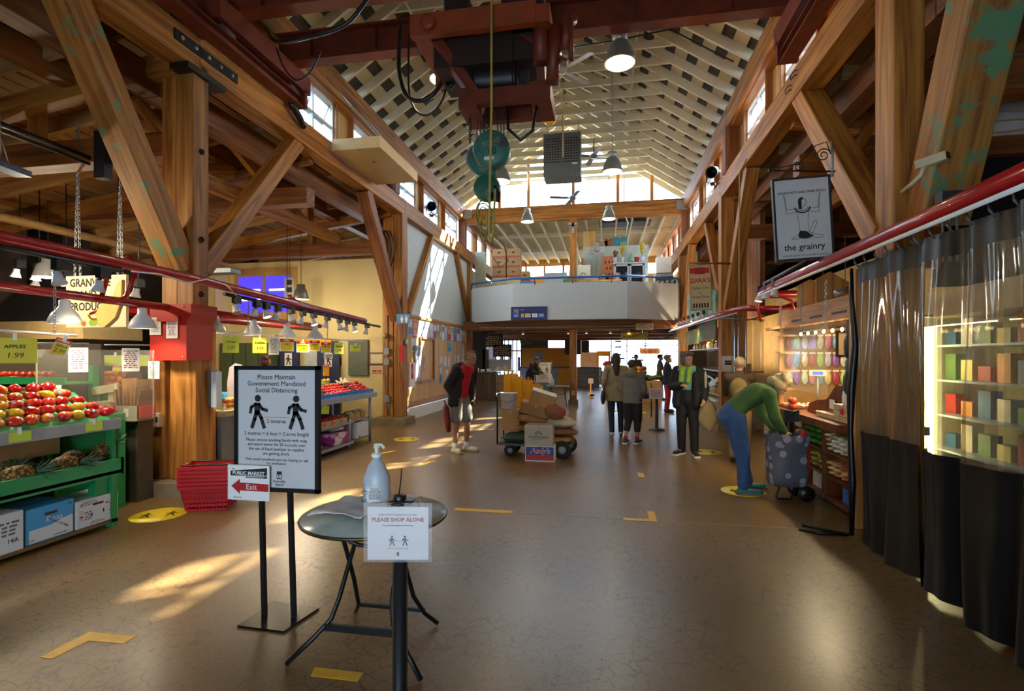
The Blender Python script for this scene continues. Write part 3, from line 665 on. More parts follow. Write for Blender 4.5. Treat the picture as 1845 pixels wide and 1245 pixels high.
# ================================================================== FOREGROUND
# ---- distancing sign on a double post stand
t = thing('sign_stand', 'black framed distancing notice on a double post stand with flat steel base', 'sign', (-1.98, 2.86, 0), 0)
MB().add([(-.16,-.15,.0),(.15,-.16,.0),(.2,.13,.0),(-.14,.16,.0),(-.16,-.15,.012),(.15,-.16,.012),(.2,.13,.012),(-.14,.16,.012)], [(0,3,2,1),(4,5,6,7),(0,1,5,4),(1,2,6,5),(2,3,7,6),(3,0,4,7)]).build('base_plate', mat('dark_polished_steel', '3a3838', .22, metal=.8, var=.1), t)
for x, xt in ((-.09, -.12), (.11, .075)):
    MB().bar((x, 0, .012), (xt, .012, .82), .026, .026).build('post', BLACKM, t)
sgn_ = MB().bx(-.27, .27, -.012, .006, .80, 1.525).build('sign_board', mat('sign_face_grey', 'c9c6c6', .45, var=.02), t)
fr = MB()
for (x0, x1, z0, z1) in ((-.285, -.262, .775, 1.545), (.262, .285, .775, 1.545), (-.285, .285, .775, .80), (-.285, .285, 1.52, 1.545)): fr.bx(x0, x1, -.022, .012, z0, z1)
fr.build('sign_frame', BLACKM, t)
yk = -.014
for (s, z, sz) in (('Please Maintain', 1.475, .042), ('Government Mandated', 1.435, .042), ('Social Distancing', 1.395, .042), ('2 metres', 1.205, .036), ('2 metres = 6 feet = 2 arms length', 1.128, .032),
                   ('Please choose washing hands with soap', 1.09, .026), ('and warm water for 20 seconds over', 1.062, .026), ('the use of hand sanitizer as supplies', 1.034, .026), ('are getting short.', 1.006, .026),
                   ('Only touch products you are buying or ask', .970, .0245), ('for assistance', .947, .0245)):
    text(s, sz, 0, z, INK, t, y=yk)
text('Granville', .024, .02, .838, INK, t, y=yk); text('Island', .024, .02, .818, INK, t, y=yk)
for xx in (-.13, .13): pg = MB(); walker(pg, xx, 1.162, .205, yk, 0); pg.build('walking_figure', INK, t)
lg = MB(); flat(lg, [(.003,.852),(.037,.852),(.037,.9),(.003,.9)], yk)
for k in range(3): flat(lg, [(.008+k*.01,.858),(.013+k*.01,.858),(.013+k*.01,.88),(.008+k*.01,.88)], yk-.001, 1)
lg.build('crest', [INK, PAPER], t)
dl = MB()
for k in range(14): flat(dl, [(-.085+k*.0125, 1.228), (-.078+k*.0125, 1.228), (-.078+k*.0125, 1.2315), (-.085+k*.0125, 1.2315)], yk)
dl.build('dotted_line', REDINK, t)
t = thing('exit_sign', 'small white exit card with red arrow clipped to the distancing notice', 'sign', (-2.15, 2.825, .72), 0)
MB().bx(-.145, .14, -.003, .003, 0, .215).build('card', PAPER, t)
a = MB(); flat(a, [(-.12,.085),(-.06,.13),(-.06,.108),(.135,.104),(.135,.058),(-.06,.058),(-.06,.036)], -.004); a.build('red_arrow', REDINK, t)
text('Exit', .048, .02, .082, PAPER, t, y=-.006)
b = MB(); flat(b, [(-.125,.148),(.125,.155),(.125,.202),(-.125,.178)], -.004); flat(b, [(-.02,.138),(.125,.138),(.125,.152),(-.02,.146)], -.004); b.build('title_block', INK, t)
text('PUBLIC MARKET', .03, 0, .166, PAPER, t, y=-.006, bold=.0006); text('THE', .011, -.105, .19, INK, t, y=-.006); text('ON GRANVILLE ISLAND', .0105, .05, .1455, PAPER, t, y=-.006)
pl = MB(); print_lines(pl, -.12, -.03, .012, .02, 1, 0, -.0045);  pl.build('small_print', INK, t)

# ---- round folding table
t = thing('round_table', 'round folding cafe table with marbled grey top and black tube legs', 'table', (-1.27, 2.71, 0))
MB().lathe([(0, .70), (.385, .70), (.40, .705), (.404, .715), (.40, .722), (.392, .722)], 48).build('rim', mat('bronze_rim', '4a3d2a', .35, metal=.5), t)
MB().lathe([(.394, .718), (.394, .724), (0, .724)], 48).build('table_top', two_tone('marble_laminate', '93a09a', 'c6c6b6', 4, .35, .7, .22, detail=8, rnd=False), t)
def leg(pts, r=.013): MB().tube(pts, r, 8).build('leg', BLACKM, t)
leg([(-.35,-.30,.013),(-.24,-.22,.12),(-.17,-.17,.2),(-.145,-.13,.3),(-.135,-.02,.48),(-.12,.12,.69)]); leg([(.38,-.30,.013),(.26,-.22,.12),(.18,-.17,.2),(.155,-.13,.3),(.14,-.02,.48),(.12,.12,.69)])
leg([(-.26,.28,.013),(-.2,.2,.1),(-.18,.1,.3),(-.16,-.02,.5),(-.155,-.12,.69)]); leg([(.29,.23,.013),(.22,.2,.08),(.17,.15,.2),(.16,.0,.5),(.155,-.12,.69)])
MB().bar((-.2,-.19,.165), (.21,-.19,.165), .02, .035).build('cross_bar', BLACKM, t); MB().bar((-.2,.2,.1), (.22,.2,.1), .02, .02).build('cross_bar', BLACKM, t)
MB().tube([(-.14,-.06,.62),(-.12,-.06,.575),(-.06,-.06,.56),(.06,-.06,.56),(.12,-.06,.575),(.14,-.06,.62)], .012, 8).build('upper_bar', BLACKM, t)
MB().tube([(-.15,.08,.63),(.15,.08,.63)], .011, 8).build('upper_bar', BLACKM, t)
# cloth, jug, wire
P = []
for i in range(13):
    row = []
    for j in range(15):
        u, v = i/12, j/14; x = -.33+.32*v+.07*u; y = -.14+.33*u+.05*math.sin(v*4)*.4
        row.append((x, y, .728+.014*abs(math.sin(9*u+3*v))+.016*abs(math.sin(7*v-2*u))*(.3+u)+.005*random.random()))
    P.append(row)
o = MB().grid(P).build('cleaning_cloth', mat('white_rag', 'd5d2d4', .9, var=.06, scale=30, bump=.2), None, (-1.27, 2.71, 0)); sm = o.modifiers.new('thickness', 'SOLIDIFY'); sm.thickness = .004; sm.offset = 1
tag(o, 'crumpled white wiping cloth lying on the round table', 'cloth')
JUG = mat('jug_plastic', 'd4dde6', .3, var=.03); JUG.node_tree.nodes['Principled BSDF'].inputs['Transmission Weight'].default_value = .25
t = thing('sanitizer_jug', 'large white sanitizer jug with pump on the round table', 'jug', (-1.33, 2.86, .724), .15)
o = MB().lathe([(0,0),(.072,0),(.08,.006),(.08,.15),(.076,.17),(.05,.235),(.03,.262),(.026,.27),(.026,.285),(0,.285)], 28).build('bottle', JUG, t); o.scale = (1, .82, 1)
MB().lathe([(.03,.283),(.031,.3),(.028,.305),(.012,.306),(.011,.335),(.02,.338),(.02,.345),(0,.346)], 18).build('pump_collar', WHITE, t)
MB().lathe([(.016,.335),(.017,.36),(.0,.365)], 14).tube([(0,0,.355),(.03,-.01,.358),(.045,-.015,.345),(.048,-.016,.335)], .008, 8).build('pump_head', WHITE, t)
lb = MB()
for k, (a0, a1) in enumerate(((-2.2, -1.1),)): lb.lathe([(.0812, .02), (.0812, .12)], 12, a0=a0, a1=a1)
o = lb.build('label', PAPER, t); o.scale = (1, .82, 1)
pl = MB(); print_lines(pl, -.03, .045, .05, .115, 9, 0, -.0685, 3); pl.build('label_print', mat('grey_ink', '6a6a6e', .7), t)
text('ALTA', .02, -.052, .04, INK, t, y=-.058, rot=0)
MB().tube([(math.cos(a)*.02-.052, -.06, .085+.01*math.sin(a)) for a in [2*PI*i/14 for i in range(14)]], .0012, 4, closed=True).build('logo_ring', INK, t)
o = MB().tube([(-1.16,2.75,.75),(-1.05,2.85,.79),(-.95,2.7,.74),(-.9,2.5,.78),(-.83,2.2,.95)], .0018, 5).build('loose_wire', BLACKM); tag(o, 'thin loose wire curving over the edge of the round table', 'wire')

# ---- belt post with PLEASE SHOP ALONE sheet
t = thing('barrier_post', 'black retractable barrier post standing in front of the round table', 'post', (-.845, 2.04, 0))
MB().lathe([(0,0),(.17,0),(.17,.012),(.15,.022),(.05,.03),(.0316,.04),(.0316,.96),(0,.96)], 28).build('post', BLACK, t)
MB().lathe([(.02,.96),(.022,.985),(.057,.99),(.06,.996),(.055,1.002),(.02,1.004)], 26).build('collar_ring', BLACKM, t)
MB().lathe([(.026,1.0),(.028,1.02),(.024,1.024),(0,1.024)], 20).build('cap', BLACK, t)
MB().tube([(-.005,0,1.02),(.002,0,1.07),(.006,.004,1.13)], .003, 6).build('wire_stem', BLACKM, t)
t = thing('alone_sheet', 'white sheet in plastic sleeve asking to shop alone on the barrier post', 'notice', (-.835, 1.995, .76), math.radians(10))
MB().bx(-.125, .125, 0, .0015, .008, .225).build('paper_sheet', PAPER, t)
P = [[(-.14+.28*j/10, -.003-.004*abs(math.sin(j*1.7+i)), .0+.243*i/8) for j in range(11)] for i in range(9)]
MB().grid(P).build('plastic_sleeve', glass('sleeve_plastic', 'f2f0f4', .10, .08, haze=.12), t)
text('PLEASE SHOP ALONE', .0225, 0, .172, REDINK, t, y=-.0015, bold=.0005); text('During COVID-19 shopping is not a social affair', .0082, 0, .193, INK, t, y=-.0015); text('Friends & family: please remain outside', .0082, 0, .149, INK, t, y=-.0015)
for xx in (-.025, .028): pg = MB(); walker(pg, xx, .066, .042, -.0015, 0); pg.build('walking_figure', INK, t)
pg = MB(); flat(pg, [(-.005,.025),(.005,.025),(.005,.04),(-.005,.04)], -.0015); pg.build('crest', INK, t)
text('2 metres = 6 feet = 2 arms length', .0062, 0, .055, INK, t, y=-.0015); text('2 metres', .006, 0, .085, INK, t, y=-.0015)

# ---- floor tape and decals
TG = 'strips of yellow floor tape'
def tape(pts, label):
    o = MB().add([(x, y, .001) for x, y in pts]+[(x, y, .003) for x, y in pts], [tuple(reversed(range(len(pts)))), tuple(range(len(pts), 2*len(pts)))]+[(i, (i+1) % len(pts), (i+1) % len(pts)+len(pts), i+len(pts)) for i in range(len(pts))]).build('floor_tape', YTAPE)
    tag(o, label, 'tape', TG)
tape([(-2.96,2.25),(-2.88,2.25),(-2.86,2.43),(-2.64,2.44),(-2.64,2.52),(-2.95,2.51)], 'yellow tape corner mark on the floor near the fruit boxes')
tape([(-1.45,2.36),(-1.2,2.36),(-1.2,2.43),(-1.47,2.43)], 'short yellow tape strip under the round table')
tape([(-1.55,5.17),(-.94,5.17),(-.94,5.26),(-1.55,5.26)], 'long yellow tape strip across the middle of the floor')
tape([(.18,5.16),(.5,5.16),(.5,5.5),(.43,5.5),(.43,5.23),(.18,5.23)], 'yellow tape corner mark with upright arm in the middle floor')
tape([(.44,7.05),(.52,7.05),(.52,7.3),(.44,7.3)], 'tiny yellow tape piece in front of the shoppers')
tape([(-3.75,7.9),(-3.55,8.3),(-3.48,8.28),(-3.68,7.86)], 'yellow tape piece in front of the berry stand')
tape([(-2.75,7.3),(-2.6,7.6),(-2.52,7.58),(-2.67,7.28)], 'yellow tape piece between the jug and the standing man')
tape([(-4.0,9.35),(-3.72,9.55),(-3.68,9.48),(-3.96,9.28)], 'yellow tape piece beside the leg of the berry stand')
tape([(-2.72,11.0),(-2.4,11.1),(-2.4,11.18),(-2.72,11.08)], 'yellow tape piece on the floor behind the standing man')
for (x, y, rz, lb) in ((-4.45, 4.5, .5, 'round yellow distancing decal on the floor beside the red baskets'), (-3.8, 9.5, .2, 'round yellow distancing decal on the floor past the berry stand'), (1.68, 9.1, 0, 'round yellow distancing decal behind the woman in black'), (1.62, 6.52, .3, 'round yellow distancing decal under the stooping woman'), (.93, 15.2, 0, 'small yellow decal on the floor by the far queue post'), (.4, 15.5, 0, 'faint yellow decal in the far passage before the barrier')):
    t = thing('floor_decal', lb, 'decal', (x, y, 0), rz, 'round yellow floor decals')
    MB().lathe([(.25, 0), (.25, .002), (0, .002)], 32).build('disc', YDECAL, t)
    for xx in (-.11, .11): pg = MB(); walker(pg, xx, -.08, .17); o = pg.build('walking_figure', INK, t); o.rotation_euler = (-PI/2, 0, 0)
# leaf litter and a floor joint
o = MB().bx(-1.0, 2.3, 5.195, 5.203, .0005, .002).build('floor_joint_strip', mat('joint_grey', '8f8a80', .5)); struct(o, 'thin pale joint line across the floor', 'floor')

# ================================================================== HAND CART WITH LOAD
t = thing('hand_cart', 'low grey flatbed hand cart with upright handle and black wheels', 'cart', (-1.1, 8.35, 0))
MB().bx(-.58, .6, -.3, .32, .19, .225).build('platform', mat('cart_grey', '4b4e50', .5, var=.15), t)
MB().tube([(-.6,-.26,.2),(-.6,-.26,.9),(-.63,-.24,1.0),(-.63,.24,1.0),(-.6,.26,.9),(-.6,.26,.2)], .014, 8).build('push_handle', BLACKM, t)
MB().tube([(-.66,-.1,.72),(-.74,-.1,.7),(-.72,-.1,.78),(-.62,-.1,.8)], .009, 6).build('side_hook', GALV, t)
for (x, y, r) in ((.44, -.27, .145), (.5, .27, .145), (-.4, -.2, .1), (-.4, .24, .1)):
    M = Matrix.Translation((x, y, r)) @ Matrix.Rotation(PI/2, 4, 'X')
    w = MB().lathe([(r*.45,-.03),(r*.9,-.035),(r,-.02),(r,.02),(r*.9,.035),(r*.45,.03)], 20, M=M).build('wheel', mat('tyre_rubber', '1a1a1a', .8), t)
    MB().lathe([(0,-.025),(r*.3,-.03),(r*.5,-.015),(r*.5,.015),(r*.3,.03),(0,.025)], 14, M=M).build('hub', GREY, w)
    MB().bar((x, y, r), (x, y, .2), .03, .05).build('fork', BLACKM, t)
def carton(name, label, cat, loc, size, rz, m, tilt=(0,0), lid=False, group=None):
    t = thing(name, label, cat, loc, rz, group); t.rotation_euler = (tilt[0], tilt[1], rz); w, d, h = size
    b = MB().bx(-w/2, w/2, -d/2, d/2, 0, h).build('carton_body', m, t); bv = b.modifiers.new('edge', 'BEVEL'); bv.width = .004
    MB().bx(-w/2, w/2, -.02, .02, h, h+.001).bx(-.02, .02, -d/2-.001, -d/2, h*.8, h).build('packing_tape', mat('tape_tan', 'b89a66', .3), t)
    return t
def sack(name, label, loc, size, rz, m, tilt=0, cat='sack', lumps=3.0, seed=1, group='sacks heaped on the hand cart'):
    rnd = random.Random(seed); ph = [rnd.uniform(0, 6) for _ in range(6)]
    fn = lambda q: (1+.05*math.sin(lumps*q.x*3+ph[0])+.05*math.sin(lumps*q.y*3+ph[1])+.04*math.sin(lumps*2*q.z+ph[2]))*(1.12 if abs(q.x) > .5 and abs(q.y) > .4 else 1)
    t = thing(name, label, cat, loc, rz, group); t.rotation_euler = (0, tilt, rz)
    MB().ell((0,0,size[2]/2), (size[0]/2, size[1]/2, size[2]/2), 22, 14, fn=fn).build('sack_body', m, t)
    e = MB()
    for j in range(2):
        x = (j*2-1)*size[0]*.49
        e.grid([[(x, -size[1]*.3, size[2]*.42), (x, size[1]*.3, size[2]*.5)], [(x*1.12, -size[1]*.38, size[2]*.38), (x*1.12, size[1]*.38, size[2]*.55)]])
    e.build('stitched_end', m, t)
    return t
KRAFT = two_tone('kraft_paper', '8a5e33', 'a8794a', 5, .3, .7, .75, bump=.25)
sack('green_sack', 'flat dark green printed sack on the cart platform by the handle', (-1.38, 8.2, .225), (.5, .5, .16), .1, mat('green_print_sack', '23402c', .6, var=.3), seed=2)
sack('paper_sack', 'flat kraft sack lying at the wheel end of the cart, bottom layer', (-.82, 8.3, .225), (.62, .5, .12), 0, KRAFT, seed=3)
sack('paper_sack', 'brown paper sack with frayed end above the cart wheel, second layer', (-.78, 8.32, .335), (.66, .46, .13), .1, mat('brown_sack', '7a5230', .75, var=.2, bump=.2), seed=4)
sack('paper_sack', 'long tan paper sack across the middle of the cart', (-1.3, 8.4, .37), (.55, .48, .17), -.1, KRAFT, seed=5)
sack('white_sack', 'pale woven sack at the wheel end of the cart load', (-.72, 8.35, .45), (.5, .44, .18), .15, mat('pale_sack', 'b9ac92', .75, var=.15, bump=.2), seed=6)
sack('paper_sack', 'rolled brown paper sack lying under the open carton', (-1.16, 8.3, .52), (.5, .36, .16), .2, KRAFT, .15, seed=7)
sack('produce_sack', 'bulging brown sack with red print beside the open carton', (-.83, 8.22, .6), (.33, .3, .25), .4, two_tone('red_print_sack', '8a5a34', '9c3a30', 3, .5, .62, .7), .2, seed=8)
carton('carton', 'plain brown carton standing by the cart handle under the bucket', 'box', (-1.5, 8.35, .4), (.28, .3, .34), 0, CARD)
t = carton('carton', 'tilted brown carton lying open on top of the sacks', 'box', (-1.13, 8.32, .68), (.48, .34, .17), .1, CARD, (.1, .22))
t = thing('carton', 'upright opened brown carton leaning on top of the load', 'box', (-1.03, 8.3, .80), .1); t.rotation_euler = (.1, .3, .1)
for (x0,x1,y0,y1,z0,z1) in ((-.2,.2,-.15,-.145,0,.24),(-.2,.2,.145,.15,0,.24),(-.2,-.195,-.15,.15,0,.24),(.195,.2,-.15,.15,0,.24),(-.2,.2,-.15,.15,0,.006)): MB().bx(x0,x1,y0,y1,z0,z1).build('carton_side', CARD, t)
MB().bx(-.2, .2, -.15, .15, .24, .246).build('carton_top', CARDW, t)
t = thing('white_bucket', 'white plastic bucket on the carton behind the cart handle', 'bucket', (-1.57, 8.4, .745), 0)
MB().lathe([(0,0),(.12,0),(.14,.25),(.15,.25),(.15,.262),(.135,.262),(.117,.01),(0,.01)], 22).build('pail', WHITE, t)
MB().tube([(-.15,0,.25),(-.13,-.1,.16),(0,-.16,.11),(.13,-.1,.16),(.15,0,.25)], .004, 6).build('bail_handle', GALV, t)
t = carton('fruit_carton', 'blue and red printed fruit carton standing on the floor beside the cart', 'box', (-.98, 7.99, 0), (.45, .36, .24), 0, CARDW)
MB().bx(-.215, .215, -.1815, -.18, .1, .225).build('blue_band', mat('carton_blue', '2b4f9e', .6), t); MB().bx(-.215, .215, -.1815, -.18, .02, .1).build('red_band', mat('carton_red', 'b8352e', .6), t)
text("Andy's", .11, 0, .155, mat('carton_red', 'b8352e', .6), t, y=-.183, bold=.003, shear=.25); text("Andy's", .11, .003, .158, PAPER, t, y=-.1825, bold=.006, shear=.25)
MB().bx(-.2265, -.225, -.16, .16, .05, .2).build('blue_end', mat('carton_blue', '2b4f9e', .6), t)
t = carton('wine_carton', 'cream carton with black lettering stacked on the blue fruit carton', 'box', (-1.0, 7.98, .242), (.43, .34, .31), 0, mat('cream_card', 'b9ac96', .7, var=.05))
text('LA NOGALERA', .05, 0, .13, INK, t, y=-.174, sx=.95)
rg = MB()
for r0 in (.05, .032):
    P = circ(0, .17, r0, 14, 0, PI); stroke(rg, P+[(-r0, .17)], .006, -.174)
for k in range(7): stroke(rg, [(.034*math.cos(PI*k/6), .17+.034*math.sin(PI*k/6)), (.05*math.cos(PI*k/6), .17+.05*math.sin(PI*k/6))], .004, -.174)
print_lines(rg, -.12, .12, .09, .1, 1, 0, -.174); rg.build('fan_logo', INK, t)

# ================================================================== ROOF EQUIPMENT
# ---- travelling crane
t = thing('bridge_crane', 'old rust red travelling crane bridge with hoist trolley under the roof', 'crane', (0, 6.35, 0))
for dy in (-.55, .55):
    g = MB(); g.bx(-4.75, 2.45, dy-.1, dy+.1, 5.9, 5.93).bx(-4.75, 2.45, dy-.1, dy+.1, 6.3, 6.33).bx(-4.75, 2.45, dy-.012, dy+.012, 5.93, 6.3)
    for x in (-4.2, -3.2, 0.4, 1.6): g.bx(x-.01, x+.01, dy-.09, dy+.09, 5.93, 6.3)
    g.build('bridge_girder', CRANE, t)
for x in (-4.62, 2.32):
    MB().bx(x-.13, x+.13, -.95, .95, 5.64, 5.9).build('end_truck', CRANE, t)
    for y in (-.7, .7): MB().lathe([(0,-.05),(.14,-.05),(.14,.05),(0,.05)], 16, M=Matrix.Translation((x, y, 5.69)) @ Matrix.Rotation(PI/2, 4, 'Y')).build('truck_wheel', DKGREY, t)
tr = MB().bx(-2.2, -.75, -.75, -.66, 5.27, 5.52).bx(-2.25, -.6, .3, .42, 5.25, 5.5).bx(-2.2, -2.0, -.7, .4, 5.3, 5.5).bx(-.8, -.6, -.7, .4, 5.3, 5.5).bx(-1.5, -1.3, -.7, .4, 5.36, 5.5).build('trolley_frame', CRANE2, t)
MB().lathe([(0,0),(.09,0),(.09,.04),(.05,.05),(0,.05)], 14, M=Matrix.Translation((-1.98, -.75, 5.4)) @ Matrix.Rotation(PI/2, 4, 'X')).build('pivot_boss', CRANE2, tr)
lf = MB()
for (p, q, w) in (((-2.05,-.5,5.45), (-1.55,-.35,4.75), .16), ((-.75,-.5,5.45), (-.72,-.35,4.75), .1), ((-1.7,.1,5.45), (-1.5,.05,4.75), .14), ((-.8,.1,5.5), (-.7,0,4.8), .12)): lf.bar(p, q, w, w*.7)
lf.bx(-1.49, -.86, -.41, -.3, 4.6, 4.78).bx(-1.49, -.86, .05, .16, 4.6, 4.78).bx(-1.72, -1.49, -.42, .17, 4.56, 4.8).bx(-.86, -.62, -.43, .17, 4.59, 4.8)
lf.build('lower_hoist_frame', CRANE, t)
MB().bx(-2.0, -1.05, -.5, .2, 5.02, 5.36).bx(-1.1, -.62, -.45, .15, 5.05, 5.36).bx(-1.9, -1.6, -.4, .1, 5.5, 5.9).bx(-1.2, -.7, -.4, .1, 5.5, 5.88).build('motor_housing', mat('crane_dark', '2a1712', .6, var=.2), t)
dr = MB().lathe([(0,-.28),(.26,-.28),(.26,-.25),(.2,-.24)]+[(.2+.012*(k % 2), -.23+.46*k/30) for k in range(31)]+[(.2,.24),(.26,.25),(.26,.28),(0,.28)], 22, M=Matrix.Translation((-1.32, -.15, 5.0)) @ Matrix.Rotation(PI/2, 4, 'Y')).build('rope_drum', BLACK, t)
for (p, q, r) in (((-.72,-.55,5.5), (-.72,-.5,4.95), .09), ((-.55,-.52,5.35), (-.6,-.42,4.75), .075), ((-.42,-.48,5.45), (-.45,-.42,5.1), .07)):
    MB().tube([p, q], r, 12).build('hydraulic_tube', CRANE, t)
MB().bar((-.95,-.45,5.3), (-.42,-.45,4.95), .12, .03).bar((-.42,-.45,5.3), (-.62,-.45,4.8), .09, .03).build('side_link', CRANE, t)
for k in range(8): MB().tube([(-1.12+.03*k, -.3, 5.35), (-1.1+.03*k, -.28, 4.8)], .008, 5).build('push_rod', BLACKM, t)
MB().lathe([(0,0),(.09,0),(.09,.05),(0,.05)], 14, M=Matrix.Translation((-.4,-.45,5.42))).tube([(-.38,-.45,5.4),(-.38,-.45,5.0)], .03, 8).build('limit_switch', CRANE, t)
# hook blocks with ropes
hk = thing('hook_block', 'round teal hook block with lettering hanging below the crane', 'hook block', (-1.4, 6.15, 4.1))
for dx, rr, y0, y1 in ((.05, .225, -.14, .05), (-.1, .22, .1, .24)):
    M = Matrix.Translation((dx, 0, 0)) @ Matrix.Rotation(PI/2, 4, 'X') @ Matrix.Rotation(0, 4, 'Z')
    MB().lathe([(0,-y1),(rr*.86,-y1),(rr,-y1+.03),(rr,-y0-.03),(rr*.86,-y0),(0,-y0)], 32, M=M).build('sheave_cover', two_tone('chipped_teal', '3c7a6e', '5c4a48', 7, .5, .66, .45, rnd=False, detail=6), hk)
text('TONS', .085, .06, .06, mat('faded_yellow', 'a3a050', .6), hk, y=-.142, rot=-.3); text('10', .12, .07, -.05, INK, hk, y=-.142, rot=-.3)
MB().bx(-.02, .1, -.16, -.14, -.15, -.11).build('maker_plate', PAPER, hk)
MB().lathe([(0,-.07),(.15,-.07),(.165,-.04),(.165,.04),(.15,.07),(0,.07)], 24, M=Matrix.Translation((-.03,.05,-.42)) @ Matrix.Rotation(PI/2, 4, 'X')).build('lower_block', mat('teal_paint', '2c6a58', .45, var=.2), hk)
MB().tube([(.05,0,-.2),(.03,.02,-.3)], .05, 10).build('swivel', mat('teal_paint', '2c6a58', .45), hk)
MB().tube([(.02,-.03,-.5),(.05,-.03,-.58),(.12,-.03,-.6),(.13,-.03,-.52),(.08,-.03,-.42)], [.03,.035,.035,.03,.015], 8).build('hook', BLACKM, hk)
for (x, y, xt) in ((-.15,.14,-.12), (-.18,.1,-.16), (.16,.0,.14), (.2,-.05,.2), (.1,.1,.08)):
    MB().tube([(x, y, .1), (xt, y, .7)], .008, 6).build('wire_rope', mat('rope_steel', '3b3b48', .4, metal=.6), hk)
o = thing('chain_loop', 'dark chains hanging from the hoist frame', 'chain', (-1.55, 6.2, 4.6))
for (dx, L) in ((-.1, .35), (.08, .5), (.14, .45)): chain_mesh(L, .05, .007).build('chain', BLACKM, o, (dx, 0, 0))
o = MB().tube([(-1.22,5.5,6.3),(-1.22,5.5,4.3),(-1.24,5.52,3.6),(-1.26,5.55,2.9),(-1.23,5.55,2.82),(-1.21,5.55,3.0),(-1.19,5.55,3.45)], .013, 7).build('yellow_rope', mat('yellow_rope_fibre', 'b3a04a', .7)); tag(o, 'long yellow rope hanging straight down in front of the hook block', 'rope')
t = thing('rope_coil', 'tangled loops of yellow and green cable below the hook block', 'cable', (-1.45, 6.1, 3.3))
for k in range(6):
    ph = k*1.1; MB().tube([(.07*math.cos(a)*(1+.3*math.sin(k)), .05*math.sin(a+ph), .16*math.sin(a)-.05*k+.1) for a in [2*PI*i/16 for i in range(16)]], .008, 5, closed=True).build('cable_loop', mat('yellow_rope_fibre', 'b3a04a', .7) if k % 2 == 0 else mat('olive_cable', '6a6f3a', .6), t)
MB().tube([(.05,0,-.15),(.25,0,-.35),(.3,0,-.55),(.2,0,-.62),(.12,.0,-.5)], .007, 5).build('cable_loop', mat('olive_cable', '6a6f3a', .6), t)
o = MB().tube([(-1.15,6.1,4.62),(-1.15,6.1,4.35),(-1.0,6.1,4.2),(-.85,6.1,4.3),(-.8,6.1,4.62)], .02, 7).build('cable_festoon', BLACK); tag(o, 'short black cable loop under the hoist frame', 'cable')
for lb, P, r in (('thick black festoon cable drooping from the girder to the end truck', [(-4.3,6.0,5.85),(-4.0,5.75,5.5),(-3.5,5.6,5.4),(-3.0,5.6,5.5),(-2.7,5.6,5.8),(-2.5,5.6,6.1)], .025),
                 ('thin black cable loop at the crane end truck', [(-4.45,6.4,5.85),(-4.2,6.2,5.45),(-3.95,6.1,5.2),(-3.75,6.1,5.3),(-3.6,6.1,5.55)], .012),
                 ('big black cable loop hanging beside the crane trolley', [(-2.6,6.3,5.9),(-2.62,6.3,5.3),(-2.5,6.3,4.95),(-2.25,6.3,4.9),(-2.05,6.3,5.1),(-1.98,6.3,5.45)], .028),
                 ('double black cable dropping behind the crane trolley', [(-2.5,6.35,5.9),(-2.5,6.35,5.0),(-2.3,6.35,4.72),(-2.05,6.35,4.9),(-1.95,6.35,5.4)], .014),
                 ('short thick hose pair below the trolley beam', [(-1.98,6.2,5.4),(-1.96,6.2,5.05),(-1.9,6.2,4.98),(-1.85,6.2,5.1),(-1.78,6.2,5.4)], .03)):
    from_pts = []
    for i in range(len(P)-1):
        for s in range(5):
            a = Vector(P[max(i-1,0)]); b = Vector(P[i]); c = Vector(P[i+1]); d = Vector(P[min(i+2,len(P)-1)]); u = s/5
            from_pts.append(.5*((2*b)+(c-a)*u+(2*a-5*b+4*c-d)*u*u+(3*b-a-3*c+d)*u**3))
    from_pts.append(Vector(P[-1])); o = MB().tube(from_pts, r, 7).build('black_cable', BLACK); tag(o, lb, 'cable')
for side, x in (('left', -4.62), ('right', 2.32)):
    t = thing('runway_rail', 'rust red steel crane rail on top of the beam by the %s clerestory' % side, 'rail', (0, 0, 0), group='crane runway rails')
    MB().bx(x-.1, x+.1, 1.0, 7.15, 5.40, 5.42).bx(x-.015, x+.015, 1.0, 7.15, 5.42, 5.53).bx(x-.1, x+.1, 1.0, 7.15, 5.53, 5.545).build('rail_section', CRANE, t)
    MB().bx(x-.13, x+.13, 7.15, 7.22, 5.40, 5.68).build('end_stop', CRANE, t)
o = MB().tube([(-4.63,7.0,5.42),(-4.66,7.3,5.3),(-4.70,7.45,5.25)], .05, 8).build('buffer_hose', BLACK); tag(o, 'black rubber buffer hose below the rail end', 'hose')

# ---- pendant lamps
def pendant(loc, label, top, watts, s=1.0):
    t = thing('pendant_lamp', label, 'lamp', loc, 0, 'high bay pendant lamps')
    MB().lathe([(.20*s,0),(.215*s,.0),(.215*s,.012),(.2*s,.06),(.17*s,.17),(.125*s,.27),(.09*s,.30),(.088*s,.302)], 26).build('reflector_shade', mat('lamp_shade_grey', '8f918a', .35, metal=.5), t)
    MB().lathe([(.09*s,.295),(.1*s,.3),(.1*s,.40),(.09*s,.41),(0,.41)], 18).build('ballast_cap', mat('lamp_cap', 'a3a49e', .4, metal=.4), t)
    MB().lathe([(.195*s,.02),(.165*s,.15),(.115*s,.25),(0,.27)], 22).build('inner_reflector', WHITE, t)
    MB().lathe([(0,.025),(.19*s,.025)], 22).build('lens', lamp_mat('warm_lamp_lens', 'fff0b8', 3.2), t)
    MB().tube([(0,0,.41),(0,0,top-loc[2])], .01, 6).build('hanging_rod', GREY, t)
    point_light('lamp_light', t, (0, 0, -.06), watts, (1.0, .84, .56), .1)
